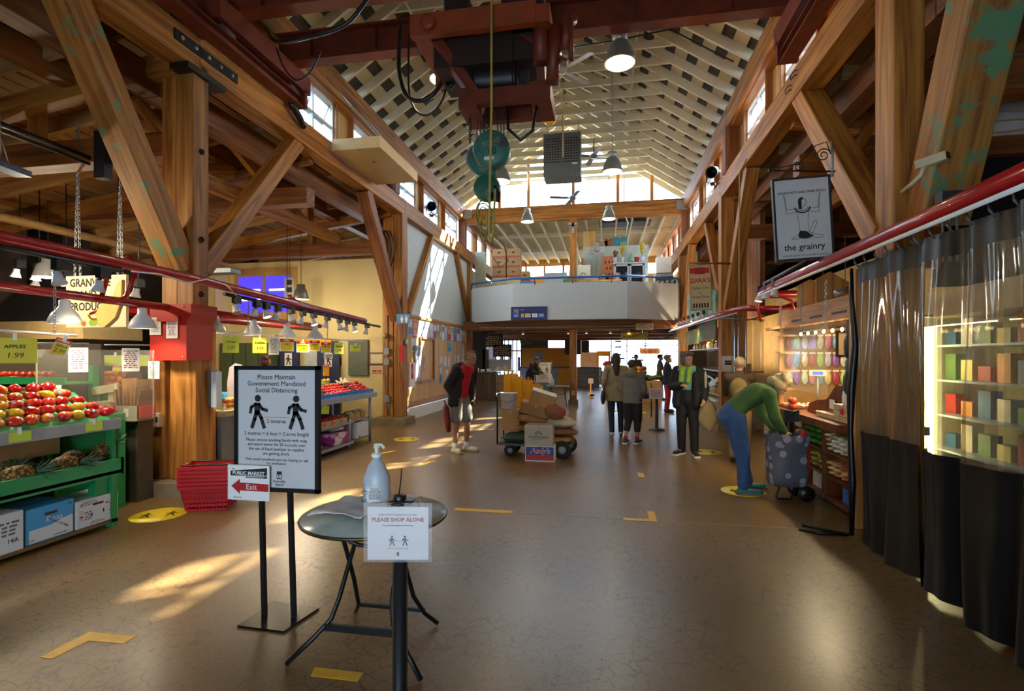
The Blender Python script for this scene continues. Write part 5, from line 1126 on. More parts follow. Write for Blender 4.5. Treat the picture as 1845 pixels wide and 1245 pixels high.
for r in range(4):
    for c in range(26): sp.append((-7.85+c*.07+.03*(r % 2), 4.38+r*.06, 1.138+r*.035, rnd.random()*3, rnd.random()*3, rnd.random(), 1))
cluster('kiwi', 'kiwi', 'kiwis on the rear rack', kiw, sp, lambda i: 'brown kiwi on the rear rack, %s row from the edge, %s from the hall end' % (ORD[i//26], ORD[25-i % 26]))
t = thing('orange_bin', 'slanted green bin of oranges behind the acrylic screen', 'bin', (-6.1, 5.4, 0)); MB().bx(-.42,.42,-.33,.3,1.1,1.16, M=None).bx(-.42,.42,-.34,-.32,1.06,1.22).build('bin_tray', GREENP, t); MB().bx(-.4,.4,-.3,.28,0,1.1).build('cabinet_base', mat('brown_back', '3d3022', .8), t)
sp = []
for r in range(4):
    for c in range(9-r):
        sp.append((-6.46+c*.09+.045*r, 5.15+r*.085, 1.205+r*.06, rnd.random(), rnd.random(), rnd.random(), 1))
cluster('orange', 'orange', 'oranges behind the screen', ora, sp, lambda i: 'bright orange behind the acrylic screen, %s' % ('%s in the front row' % ORD[i] if i < 9 else '%s in the second row' % ORD[i-9] if i < 17 else '%s in the third row' % ORD[i-17] if i < 24 else '%s in the top row' % ORD[i-24]))
t = thing('tomato_tray', 'plastic wrapped trays of red tomatoes behind the screen', 'tray', (-5.41, 4.48, 1.05)); MB().bx(-.3,.3,-.18,.18,-.05,-.02).build('tray_base', mat('tray_wood', '6b4a2a', .7), t)
tom = MB().ell((0,0,0), (.035,.035,.031), 10, 7).mesh('tomato', mat('tomato_skin', 'c83a1a', .25, var=.1))
for i in range(24): put('tomato', tom, t, (-.25+.085*(i % 7), -.12+.08*(i//7), .012+.012*(i % 2)))
MB().grid([[(-.3+.6*j/9, -.18+.36*i/6, .055+.02*math.sin(j*1.7+i)) for j in range(10)] for i in range(7)]).build('wrap_film', glass('wrap_film', 'f4f6f6', .2, .1, haze=.06), t)
MB().bx(-.35,.35,-.22,.22,-1.05,-.05).build('plinth', GREENP, t)
# yellow special cards on the rear racks
for (x, y, z, st, lb, w) in ((-6.75,4.4,1.72,'s','special card over the rear apples',.2), (-6.25,4.4,1.72,'g','lime card over the kiwis',.26), (-5.85,5.3,1.62,'g','lime card above the oranges, outer one',.26), (-5.55,5.3,1.62,'g','lime card above the oranges, inner one',.26), (-5.42,5.45,1.66,'s','special card beside the orange bin',.2), (-6.05,5.5,1.5,'s','small red special card among the oranges',.1)):
    price_card((x, y, z), .25, w, .13, st, '', '', lb, group='price cards of the rear racks')
for i in range(2):
    o = MB().tube([(-7.8,4.5+i*.8,1.76),(-5.3,4.5+i*.8,1.74)], .01, 6).build('card_rail', GALV); tag(o, 'thin steel card rail over the rear racks, %s' % ('front one' if i == 0 else 'rear one'), 'rail')
# acrylic screen with notices
t = thing('acrylic_screen', 'clear acrylic screen beside the mangoes with a paper notice', 'screen', (-5.0, 4.3, .95), PI/2-.55)
MB().bx(-.42,.5,-.003,.003,0,.72).build('acrylic_sheet', PLEXI, t)
for x in (-.42,.5): MB().bx(x-.006,x+.006,-.008,.008,0,.72).build('edge_strip', glass('acrylic_edge', 'dfe8e4', .25, .1, haze=.3), t)
for (x, z, h, lb) in ((-.32,.12,.26,'n'), (-.12,.5,.24,'n'), (.3,.5,.24,'n')):
    q = MB().bx(x-.075,x+.075,-.008,-.005,z,z+h); o = q.build('paper_notice', PAPER, t); q = MB(); print_lines(q, x-.06,x+.06,z+.03,z+h-.02,9,0,-.0095,int(x*50)); q.build('print', mat('red_grey_ink', '9a5a5a', .7), o)
# cabinet with paper bags and bin
t = thing('checkout_cabinet', 'brown metal checkout cabinet beside the column', 'cabinet', (-5.3, 4.85, 0))
MB().bx(-.32,.0,-.05,.19,.04,.89).build('cabinet_body', mat('brown_metal', '4a3b2a', .45, metal=.2), t); MB().bx(.0,.24,.0,.19,.0,.89).build('side_panel', mat('grey_brown_metal', '5c574f', .4, metal=.3), t); MB().bx(-.33,.25,-.07,.19,.89,.9).build('counter_top', STEEL, t)
t = thing('paper_bag_bin', 'clear bin with red handles holding folded brown paper bags', 'bin', (-5.18, 4.91, .902), 0)
MB().bx(-.14,.16,-.1,.12,0,.01).bx(-.14,.16,-.1,-.09,.01,.16).bx(-.14,.16,.11,.12,.01,.16).bx(-.14,-.13,-.1,.12,.01,.16).bx(.15,.16,-.1,.12,.01,.16).build('bin_walls', mat('milky_plastic', 'b3a99a', .4), t)
for x in (-.165,.16): MB().bx(x-.01,x+.025,-.09,.1,.03,.16).build('red_handle', HRED, t)
for k in range(7): MB().bx(-.11+.035*k,-.1+.035*k,-.085,.1,.02,.36+.05*(k % 3), M=Matrix.Rotation(.12*(k-3)*.5, 4, 'Y')).build('paper_bag', KRAFT, t)
q = MB(); flat(q, [(-.02,.04),(.04,.04),(.04,.13),(-.02,.13)], -.102); q.build('bin_label', PAPER, t)
t = thing('till_printer', 'cream cash register with raised display on the checkout cabinet', 'cash register', (-5.5, 4.9, .902), .0)
MB().bx(-.1,.1,-.1,.1,0,.2).build('register_body', mat('register_cream', 'b7ae8e', .5), t); MB().bx(-.03,.03,.02,.05,.2,.3).build('display_neck', mat('register_cream', 'b7ae8e', .5), t); MB().cb((-.08,.03,.33), (.3,.05,.09), (0,-.15,0)).build('display', mat('register_cream', 'b7ae8e', .5), t); MB().bx(-.08,.08,-.102,-.1,.03,.16).build('keypad', DKGREY, t)
# ---- stack of red baskets
t0 = None
bk = MB()
def basket_mesh():
    b = MB(); w, d, h = .24, .17, .24
    def P(u, v, z, s): return (u*(w-.04*(1-z/h))*s, v*(d-.03*(1-z/h))*s, z)
    for (ax, n) in (('x', 12), ('y', 9)):
        for sg in (-1, 1):
            for k in range(n+1):
                u = -1+2*k/n; a = P(u, sg, .0, 1) if ax == 'x' else P(sg, u, .0, 1); c = P(u, sg, h, 1) if ax == 'x' else P(sg, u, h, 1); b.bar(a, c, .012, .006)
            for z in (.0, .05, .1, .16, .2):
                a = P(-1, sg, z, 1) if ax == 'x' else P(sg, -1, z, 1); c = P(1, sg, z, 1) if ax == 'x' else P(sg, 1, z, 1); b.bar(a, c, .006, .022)
    b.bx(-w+.04, w-.04, -d+.03, d-.03, -.008, .0); return b
bme = basket_mesh().mesh('basket_shell', mat('red_plastic', 'c01424', .35, var=.06))
rim = MB()
for (x0,x1,y0,y1) in ((-.26,.26,-.19,-.165),(-.26,.26,.165,.19),(-.26,-.235,-.165,.165),(.235,.26,-.165,.165)): rim.bx(x0,x1,y0,y1,.222,.252)
rme = rim.mesh('rim', mat('red_plastic', 'c01424', .35)); hme = MB().tube([(-.25,0,.255),(-.2,-.02,.262),(.2,-.02,.262),(.25,0,.255)], .008, 6).mesh('carry_handle', BLACK)
for i in range(6):
    t = thing('shopping_basket', 'red plastic shopping basket, %s from the bottom of the nested stack' % ORD[i], 'basket', (-4.13, 4.84, .012+i*.04), .35, 'nested red shopping baskets')
    put('basket_shell', bme, t); put('rim', rme, t)
    if i == 5: put('carry_handle', hme, t, (0,-.12,0)); put('carry_handle', hme, t, (0,.12,0))
# ---- second counter with citrus beyond the column
t = thing('steel_counter', 'steel fronted produce counter past the near column', 'counter', (-4.95, 6.14, 0))
MB().bx(-.3,.3,-.53,.6,.0,.86).build('steel_front', mat('counter_steel', '7c7a76', .4, metal=.5, var=.1), t); MB().bx(-.34,.36,-.53,.65,.86,.93).build('wood_tray', mat('tray_tan', '9a8660', .6), t); MB().bx(.3,.38,.1,.65,.86,.95).build('white_edge', WHITE, t)
sp = [(-4.75+.0*c, 5.85+.09*c-.0*r, .985+.06*r, 0, 0, c, .95) for r in range(2) for c in range(7-r)]
sp += [(-4.87, 5.85+.09*c, .99, 0, 0, c, .95) for c in range(7)]
cluster('citrus', 'citrus', 'golden citrus past the column', MB().ell((0,0,0), (.047,.045,.04), 12, 8).mesh('citrus', mat('citrus_gold', 'e0a030', .45, var=.08)), sp, lambda i: 'golden citrus on the steel counter, %s' % ('%s in the front row' % ORD[i] if i < 7 else '%s in the upper row' % ORD[i-7] if i < 13 else '%s in the back row' % ORD[i-13]))
price_card((-4.62,5.55,1.08), .6, .16,.13, 's', '', '', 'white and yellow tilted card on the steel counter', .3)
carton('produce_tray', 'blue tray on the shelf behind the steel counter', 'tray', (-5.9,7.0,.95), (.6,.4,.1), 0, LB)
MB()
t = thing('rear_counter', 'dark low counter behind the distancing notice', 'counter', (-5.9, 7.6, 0)); MB().bx(-.4,.4,-1.2,1.2,0,.95).build('counter_body', mat('brown_back', '3d3022', .8), t); MB().bx(-.45,.45,-1.25,1.25,.95,.99).build('counter_top', STEEL, t)
t = thing('oval_mirror', 'pale rounded acrylic panel behind the dispenser', 'panel', (-5.05, 6.35, .932), .2); MB().prism([(-.1,.0),(.09,.0),(.09,.56),(.0,.58),(-.08,.52),(-.11,.3)], .01).build('panel', mat('pale_lilac_panel', 'b7b0c0', .4), t)
# ---- berry stand
t = thing('berry_stand', 'slatted grey metal stand with berry baskets and lower shelves', 'stand', (-4.75, 8.2, 0))
for (x, y) in ((.33,1.0),(.33,.2),(.33,-1.0),(-.45,1.0),(-.45,-1.0)): MB().tube([(x,y,0),(x,y,.88 if y != .2 else .5)], .025, 8).build('leg', GALV, t)
MB().bx(-.5,.42,-1.15,1.08,.86,.89).bx(.38,.44,-1.15,1.08,.84,.92).build('top_shelf', GALV, t)
for z in (.46,.12): MB().bx(-.5,.36,-1.1,.3 if z > .3 else .28,z-.03,z).build('shelf', GREY, t); MB().bx(-.5,.3,.3,1.15,z-.03,z).build('shelf_extension', GREY, t)
MB().bx(.33,.37,-1.1,.28,.07,.12).build('front_rail', GALV, t)
MB().bx(-.52,-.48,-1.1,1.0,.1,.84).build('back_panel', mat('dark_back', '24211c', .8), t)
bb = MB(); w = .085
for (x0,x1,y0,y1) in ((-.075,.075,-w,-w+.006),(-.075,.075,w-.006,w),(-.075,-.069,-w,w),(.069,.075,-w,w)): bb.bx(x0,x1,y0,y1,0,.1)
bb.bx(-.075,.075,-w,w,0,.005)
for k in range(5): bb.bx(.0745,.079,-w+.01+k*.033,-w+.024+k*.033,.01,.06,1)
bbm = bb.mesh('berry_basket', [mat('blue_carton', '2a6cc0', .45), mat('blue_carton_light', '8fc0ea', .5)])
berry = {k: MB().ell((0,0,0), (.026,.026,.028), 8, 6).mesh('berry', mat('berry_'+k, c, .3, var=.15)) for k, c in (('red','c8201c'), ('dark','6a0f18'), ('orange','d9892a'), ('black','2a1a22'), ('crimson','a8101e'))}
kinds = ['orange','orange','dark','dark','red','red','red','red','black','crimson','crimson','crimson']
rnd = random.Random(4)
for i in range(12):
    y = 7.16+i*.178
    o = put('berry_basket', bbm, None, (-4.42, y, .892)); tag(o, 'blue berry punnet, %s along the front of the berry stand' % ORD[i], 'punnet', 'blue punnets on the berry stand')
    k = kinds[i]
    for r in range(4):
        for c in range(3):
            o = put('berry', berry[k], None, (-4.455-.07*r, y-.055+.055*c+rnd.uniform(-.008,.008), .985+.038*r+rnd.uniform(-.005,.01))); sc = rnd.uniform(.9,1.25); o.scale = (sc,sc,sc)
            nm = {'red':'bright red','dark':'dark red','orange':'orange','black':'blackish','crimson':'crimson'}[k]
            tag(o, '%s fruit, %s column of the berry slope, %s row up, %s of three' % (nm, ORD[i], ORD[r], ORD[c]), 'berry', 'fruits on the berry slope')
o = MB().bx(-5.2,-4.5,7.06,9.2,.89,.9, ).add([(-4.5,7.06,.9),(-4.5,9.2,.9),(-4.8,9.2,1.09),(-4.8,7.06,1.09),(-5.2,9.2,1.09),(-5.2,7.06,1.09),(-5.2,7.06,.9),(-5.2,9.2,.9)], [(0,1,2,3),(3,2,4,5),(5,4,7,6),(0,3,5,6),(1,7,4,2)]).build('berry_slope', mat('green_tray', '3d7a3a', .6)); tag(o, 'green stepped riser under the berries', 'tray')
for (y, s, lb) in ((7.5,1.0,'bunch of pale flowers at the near end of the berry stand'), (8.75,1.0,'bunch of white flowers at the far end of the berry stand')):
    t = thing('white_vegetable', lb, 'bunch', (-4.75, y, 1.095)); q = MB()
    for k in range(26):
        a = k*2.4; el = .3+1.2*rnd.random(); d = Vector((math.cos(a)*math.cos(el), math.sin(a)*math.cos(el), math.sin(el)))*rnd.uniform(.07,.15); q.tube([(0,0,0), d*.6, d], [.01,.014,.004], 5)
    q.build('stalks', mat('white_stalk', 'd8c8b8', .5, var=.15), t)
o = MB().tube([(-4.75,7.7,1.12),(-4.72,8.0,1.13),(-4.74,8.3,1.12)], [.035,.045,.03], 8).build('cucumber', mat('cucumber_green', '4c8a2a', .35)); tag(o, 'long green cucumber lying above the red berries', 'cucumber')
for i in range(5):
    o = put('pepper', berry['orange'], None, (-4.76, 7.8+i*.12, 1.19)); o.scale = (1.3,1.3,1.2); tag(o, 'small orange pepper on the cucumber pile, %s' % ORD[i], 'pepper', 'orange peppers on the berry stand')
for i in range(4):
    y = 7.35+i*.27; t = thing('strawberry_crate', 'tan crate of strawberry boxes on the middle shelf, %s along' % ORD[i], 'crate', (-4.6, y, .462), 0, 'strawberry crates')
    MB().bx(-.25,.2,-.125,.125,0,.09).build('crate_body', mat('crate_tan', 'c29a62', .7), t)
    MB().bx(.2,.202,-.1,-.04,.02,.075).build('red_print', HRED, t); MB().bx(.2,.202,.0,.1,.02,.075).build('green_print', mat('print_green', '7fa08a', .6), t)
    for k in range(12): put('strawberry', berry['red'], t, (-.16+.1*(k//3), -.08+.08*(k % 3), .11))
    MB().bx(-.24,.19,-.12,.12,.125,.13).build('lid_film', glass('wrap_film', 'f4f6f6', .2, .1, haze=.06), t)
for i in range(3):
    t = thing('mushroom_crate', 'small cream carton on the shelf extension, %s along' % ORD[i], 'box', (-4.55, 8.6+i*.22, .462), 0, 'cream cartons on the shelf extension')
    MB().bx(-.1,.08,-.085,.085,0,.12).build('carton_body', mat('crate_tan', 'c29a62', .7), t); MB().ell((0,0,.13), (.08,.07,.035), 10, 6).build('contents', mat('pale_contents', 'cfc2a8', .7), t); MB().bx(.08,.082,-.03,.0,.02,.035).build('stamp', INK, t)
carton('berry_box', 'magenta printed box on the bottom shelf of the berry stand', 'box', (-4.55,8.1,.122), (.3,.5,.2), 0, two_tone('magenta_print', 'a8287a', 'd8d0d8', 5, .5, .6))
carton('berry_box', 'white box with pink script on the bottom shelf extension', 'box', (-4.55,8.88,.122), (.3,.46,.28), 0, two_tone('pink_white_print', 'dcdce0', 'b02a4a', 4, .58, .64))
sack('plastic_bag', 'silvery plastic bag on the box of the bottom shelf', (-4.6,8.1,.325), (.35,.42,.12), PI/2, mat('silver_bag', '9a988e', .35, var=.1), 0, 'bag', seed=21, group=None)
sack('net_bag', 'small bag of red produce on the lowest shelf', (-4.5,7.4,.122), (.2,.3,.12), 1.0, mat('red_net', 'b84a2a', .5, var=.3), 0, 'bag', seed=22, group=None)
price_card((-4.38,7.55,.82), PI/2-.3, .16,.13, 'g', '', '', 'lime ticket hanging under the blue punnets', .1)
# ---- things on the cream wall
def wall_board(name, label, cat, x0, x1, z0, z1, m, y=11.95, frame=None, parent=None):
    t = thing(name, label, cat, ((x0+x1)/2, y, z0), 0); w, h = x1-x0, z1-z0
    MB().bx(-w/2,w/2,0,.05,0,h).build('panel', m, t)
    if frame:
        q = MB()
        for (a,b,c,d) in ((-w/2-.03,-w/2,-.03,h+.03),(w/2,w/2+.03,-.03,h+.03),(-w/2,w/2,-.03,0),(-w/2,w/2,h,h+.03)): q.bx(a,b,-.02,.05,c,d)
        q.build('frame', frame, t)
    return t
wall_board('electrical_panel', 'grey green electrical panel on the cream wall', 'panel', -6.31,-5.79,1.14,2.03, mat('panel_grey_green', '5c6257', .6), 11.93)
wall_board('wall_notice', 'pale framed sheet on the cream wall by the column', 'notice', -5.74,-5.40,1.44,1.68, mat('pale_yellow_paper', 'cfc9a2', .6), 11.96, mat('maroon_frame', '6a3028', .5))
t = wall_board('exit_notice', 'small market notice with red arrow on the cream wall', 'sign', -5.74,-5.40,1.2,1.37, mat('cream_paper', 'cfc0a0', .6), 11.97)
q = MB(); flat(q, [(-.13,.05),(-.08,.09),(-.08,.075),(.13,.075),(.13,.02),(-.08,.02),(-.08,.005)], -.003); q.build('red_arrow', HRED, t); text('PUBLIC MARKET', .034, 0, .125, INK, t, y=-.003); text('Exit', .04, .03, .048, PAPER, t, y=-.004)
wall_board('wall_notice', 'small maroon plaque on the cream wall', 'plaque', -6.68,-6.52,1.38,1.58, mat('maroon_plaque', '5c1f1a', .5), 11.96)
wall_board('wall_notice', 'pale memo sheet below the maroon plaque', 'notice', -6.72,-6.5,.98,1.25, mat('cream_paper', 'cfc0a0', .6), 11.97)
t = thing('locker_row', 'row of dark green metal lockers against the cream wall', 'lockers', (-8.72, 11.58, 0))
for k in range(4): d = MB().bx(-.9+.36*k,-.56+.36*k,0,.35,.05,1.95).build('locker_body', mat('locker_green', '4c5a3c', .5), t); MB().bx(-.6+.36*k,-.585+.36*k,-.015,0,1.1,1.2).build('handle', DKGREY, d)
t = thing('restroom_door', 'navy double restroom doors with white figure plaques', 'door', (-7.15, 11.85, 0))
for k, x in enumerate((-.75, .35)):
    d = MB().bx(x-.28,x+.28,0,.06,.02,2.0).build('door_leaf', mat('navy_door', '1f2c52', .45), t); p_ = MB().bx(x-.1,x+.1,-.012,0,1.35,1.7).build('figure_plaque', PAPER, d); q = MB(); walker(q, x, 1.4, .25, -.014); q.build('figure', INK, d)
MB().bx(-.3,.02,.02,.06,.0,1.95).build('jamb_panel', mat('pale_blue_jamb', 'b7c0c4', .6), t)
wall_board('hanging_wall_sign', 'orange notice above the restroom doors', 'sign', -7.6,-6.7,1.85,2.05, OC, 11.8)
t = thing('menu_strip', 'small vertical shop sign hanging before the purple window', 'sign', (-7.5, 11.3, 2.9)); MB().bx(-.13,.13,-.02,.02,0,.6).build('board', mat('sign_grey', '9a9a94', .5), t)
for k in range(3): MB().bx(-.07,.07,-.025,-.02,.08+k*.18,.2+k*.18).build('symbol_panel', INK, t)
MB().tube([(0,0,.6),(0,0,2.05)], .006, 5).build('hanging_rod', BLACK, t)
t = thing('pendant_lamp', 'bell lamp hanging in front of the cream wall', 'lamp', (-6.5, 10.2, 2.85), 0, 'high bay pendant lamps')
MB().lathe([(.16,0),(.165,.02),(.12,.2),(.085,.24),(.085,.32),(0,.32)], 20).build('reflector_shade', mat('lamp_shade_grey', '8f918a', .35, metal=.5), t); MB().lathe([(.15,.02),(0,.025)], 18).build('lens', lamp_mat('warm_lamp_lens', 'fff0b8', 3.2), t); MB().tube([(0,0,.32),(0,0,2.3)], .006, 5).build('hanging_rod', BLACK, t); point_light('lamp_light', t, (0,0,-.06), 75, (1,.82,.55), .1)
# ---- aisle depth: distant lit lamps, duct, hood, windows
for i, (x, y, z) in enumerate(((-10.3,7.5,3.3),(-10.0,7.6,3.25),(-9.3,7.5,3.12),(-7.7,7.4,2.88),(-9.0,9.6,3.0),(-11.2,8.5,3.3))):
    spot_head((x, y, z), '%s glowing spot deep in the dark produce aisle' % ORD[i], i in (0, 3), .2, 1.0 if x < -8.5 else 1.35, watts=60).scale = (1.5,1.5,1.5)
for i, (x, y, z) in enumerate(((-9.3,7.2,2.95),(-6.9,4.0,3.0))):
    t = thing('pendant_lamp', 'bell lamp %s in the dark produce aisle' % ('over the rear racks' if i == 0 else 'at the frame edge'), 'lamp', (x, y, z), 0, 'high bay pendant lamps')
    MB().lathe([(.2,0),(.205,.01),(.15,.2),(.085,.25),(.085,.34),(0,.34)], 20).build('reflector_shade', mat('lamp_shade_pale', 'c4c6c2', .35), t); MB().lathe([(.19,.015),(0,.02)], 18).build('lens', lamp_mat('warm_lamp_lens', 'fff0b8', 3.2), t); MB().tube([(0,0,.34),(0,0,1.3)], .006, 5).build('hanging_rod', BLACK, t); point_light('lamp_light', t, (0,0,-.06), 190, (1,.82,.55), .1)
o = MB().tube([(-9.0,2.0,3.72),(-9.0,11.4,3.72)], .07, 12).build('tan_duct_pipe', mat('tan_pipe', 'a8844e', .6)); tag(o, 'long tan pipe under the aisle roof', 'pipe')
for i, z in enumerate((3.95, 4.02)):
    o = MB().tube([(-6.05,1.5,z-.05),(-6.05,5.15,z-.05)], .018+.012*i, 8).build('conduit_pipe', BLACKM); tag(o, '%s dark conduit under the aisle tie beam' % ('thin' if i == 0 else 'thicker'), 'pipe')
t = thing('fluorescent_batten', 'blue grey hanging light batten at the frame edge', 'light', (-5.75, 3.6, 3.45), .2); MB().bx(-.08,.08,-.7,.75,0,.06).build('batten_body', mat('batten_blue', '3f5878', .4), t); MB().tube([(0,.5,.06),(.02,.45,.9)], .01, 6).tube([(0,.6,.06),(.0,.5,.3)], .006, 5).build('hanger', CHAINM, t)
t = thing('range_hood', 'black sloped extractor hood in the rear of the aisle', 'hood', (-11.0, 8.9, 2.3)); MB().add([(-1.5,-.5,0),(.9,-.5,0),(.9,.6,0),(-1.5,.6,0),(-1.0,-.1,.8),(.1,-.1,.8),(.1,.5,.8),(-1.0,.5,.8)], [(0,3,2,1),(4,5,6,7),(0,1,5,4),(1,2,6,5),(2,3,7,6),(3,0,4,7)]).build('hood_body', BLACK, t); MB().bx(-1.6,1.1,-.6,.7,-.35,0).build('hood_skirt', mat('tan_skirt', '8d7a52', .6), t); MB().bx(-.9,.0,-.1,.5,.8,2.0).build('flue', BLACK, t)
wv2 = sroot('window_aisle', 'windows with daylight put in as glow, low at the back of the produce aisle', 'window')
for i in range(5): MB().bx(-9.9+i*.9,-9.15+i*.9,13.45,13.46,1.5,2.2).build('pane', lamp_mat('daylight_glow_pane', 'dfe9ff', 1.6), wv2)  # panes emit their own glow in place of daylight
t = thing('wire_board', 'white camera box and blue grey tray behind the near column', 'box', (-5.35,6.3,2.75)); MB().bx(-.3,.35,-.1,.1,0,.06).build('tray', mat('batten_blue2', '8aa0b8', .4), t); MB().tube([(0,0,.06),(-.02,0,.3)], [.05,.02], 8).build('camera_head', WHITE, t)
# ---- notice board papers on the left wall
PC = ['7fa8c8','c85a4a','e2dcd0','5f86b8','d8c8d0','b9c8d8','8a6aa8','d0a05a','6aa890','e6e2ea']
def poster(y, z, w, h, c, label, two=None):
    t = thing('poster', label, 'poster', (-4.905, y, z), PI/2, 'posters on the notice board')
    MB().bx(-w/2,w/2,-.003,.003,0,h).build('sheet', mat('poster_'+c, c, .6, var=.15, scale=12), t); q = MB(); print_lines(q, -w*.38,w*.38,h*.12,h*.5,5,0,-.004,int(y*31)); q.build('print', INK if int(y*7) % 2 else PAPER, t)
    if two: q = MB(); flat(q, [(-w*.4,h*.55),(w*.4,h*.55),(w*.4,h*.92),(-w*.4,h*.92)], -.004); q.build('picture', mat('poster_'+two, two, .6, var=.3, scale=25), t)
y = 12.35; i = 0; rnd = random.Random(12)
while y < 17.9:
    w = rnd.uniform(.22,.42); poster(y+w/2, 2.12+rnd.uniform(-.03,.03), w, .44, PC[i % 10], 'poster in the top row of the notice board, %s from the restroom sign' % ORD[i], PC[(i*3+4) % 10]); y += w+.02; i += 1
for (y, z, w, h, c, lb, tw) in ((12.75,1.72,.4,.36,'c8d0d8','map sheet below the top poster row',None), (15.9,1.75,.4,.3,'4a9ac8','blue flyer hanging under the top row',None), (15.05,1.28,.22,.3,'e2dcd0','white slip, first of the middle slips',None), (15.45,1.3,.25,.32,'d8d4d8','white slip, second of the middle slips',None), (15.8,1.28,.2,.3,'e2dcd0','white slip, third of the middle slips',None), (15.0,.78,.24,.55,'3f8fd0','tall blue leaflet on the lower board','d8c8d0'), (15.6,.9,.24,.3,'e6e2ea','tilted white slip on the lower board',None), (16.5,1.1,.2,.55,'c8c0c4','narrow sheet near the man, inner',None), (16.9,1.1,.22,.55,'e2dcd0','narrow sheet near the man, outer',None), (17.5,1.4,.25,.6,'d8d0d4','tall sheet at the far end of the board',None), (13.55,1.2,.18,.42,'9a90a8','framed leaflet in the plywood frame',None)):
    poster(y, z, w, h, c, lb, tw)
t = thing('framed_panel', 'wooden framed empty plywood panel on the notice board', 'frame', (-4.9,13.75,.9), PI/2)
for (a,b,c,d) in ((-.6,-.54,0,1.25),(.54,.6,0,1.25),(-.54,.54,0,.06),(-.54,.54,1.19,1.25)): MB().bx(a,b,-.04,.0,c,d).build('frame_side', TRIMW, t)
t = thing('display_case', 'grey leaflet display case with white papers', 'case', (-4.9,12.95,.95), PI/2); MB().bx(-.2,.2,-.05,.0,0,.95).build('case_frame', GREY, t); MB().bx(-.16,.16,-.055,-.05,.1,.65).build('leaflet', mat('poster_d8c8d0', 'd8c8d0', .6, var=.3, scale=20), t); MB().bx(-.16,.16,-.055,-.05,.68,.9).build('dark_backing', DKGREY, t)
t = thing('extinguisher_cabinet', 'white fire hose cabinet with red strip on the column edge', 'cabinet', (-4.88,12.25,.85), PI/2-.1); MB().bx(-.14,.14,-.14,.0,0,.62).build('cabinet_body', WHITE, t); MB().bx(-.07,.05,-.145,-.14,.2,.58).build('red_label', HRED, t); text('FIRE', .07, -.01, .4, PAPER, t, y=-.147, rot=PI/2)
o = MB().bx(-4.80,-4.74,11.6,11.72,1.5,1.9).build('alarm_strip', HRED); tag(o, 'narrow red alarm strip on the column', 'alarm')
t = thing('restroom_sign', 'blue restroom sign with two white figures on the column', 'sign', (-4.64, 11.4, 2.38)); MB().bx(-.16,.16,-.015,.015,0,.22).build('plate', mat('sign_blue', '2f86c8', .4), t)
for x in (-.03,.08):
    q = MB(); flat(q, circ(x,.165,.018,12), -.017); flat(q, [(x-.03,.14),(x-.035,.07),(x-.02,.07),(x-.018,.02),(x+.018,.02),(x+.02,.07),(x+.035,.07),(x+.03,.14)], -.017); q.build('figure', PAPER, t)
t = thing('column_fittings', 'grey conduit and switch boxes on the middle column', 'conduit', (0,0,0)); MB().tube([(-5.12,11.58,.2),(-5.12,11.58,2.6)], .015, 6).tube([(-5.05,11.58,.2),(-5.1,11.58,.5)], .012, 6).build('conduit', GREY, t)
for z in (1.65,.52,1.4): MB().bx(-5.18,-5.06,11.53,11.6,z,z+.16).build('switch_box', GREY, t)
MB().lathe([(0,0),(.07,0),(.07,.05),(.05,.09),(0,.09)], 12, M=Matrix.Translation((-5.15,11.55,2.1)) @ Matrix.Rotation(PI/2, 4, 'X')).build('sensor', mat('sensor_tan', 'a89468', .5), t); MB().lathe([(0,0),(.08,0),(.08,.04),(0,.04)], 14, M=Matrix.Translation((-4.72,11.75,1.95)) @ Matrix.Rotation(PI/2, 4, 'Y')).build('bell', CHAINM, t)
# ================================================================== RIGHT SIDE
# ---- red pipe with curtain rail
t = thing('canopy_pipe', 'thick glossy red pipe running above the vinyl curtain', 'pipe', (0,0,0))
P = [(2.12,2.2,2.56),(2.12,4.0,2.53),(2.12,6.0,2.515),(2.13,7.6,2.50),(2.2,7.85,2.5),(2.35,7.98,2.5),(3.0,8.0,2.5)]
MB().tube(P, .055, 16).build('pipe_tube', RED, t)
MB().tube([(2.06,2.2,2.46),(2.06,7.5,2.43)], .016, 8).build('curtain_rail', WHITE, t); MB().tube([(2.1,5.6,2.62),(2.1,7.4,2.58)], .022, 8).build('track_bar', BLACK, t)
MB().tube([(2.2,7.9,2.1),(2.15,7.9,2.35),(2.3,7.9,2.52),(2.6,7.9,2.4),(2.7,7.9,2.1)], .02, 8).build('hoop_bracket', RED, t)
t = thing('canopy_pipe', 'red pipe in front of the deli column carrying lights', 'pipe', (0,0,0))
MB().tube([(3.6,8.9,2.35),(2.6,8.95,2.38),(2.32,9.2,2.42),(2.28,11.4,2.48),(2.28,18.5,2.55)], .05, 12).build('pipe_tube', RED, t); MB().tube([(2.2,9.3,2.34),(2.18,18.5,2.48)], .018, 8).build('curtain_rail', GALV, t)
for i, y in enumerate((7.3, 7.62, 6.95)): spot_head((2.1, y, 2.55), 'black and white track spot at the pipe end by the grain stall, %s' % ORD[i], i == 1, .2)
for i in range(8): 
    y = 12.6+i*.75; t = spot_head((2.26, y, 2.66+.02*i), 'small black spotlight on the deli pipe, %s from the column' % ORD[i], i in (2, 6), .3, watts=30)
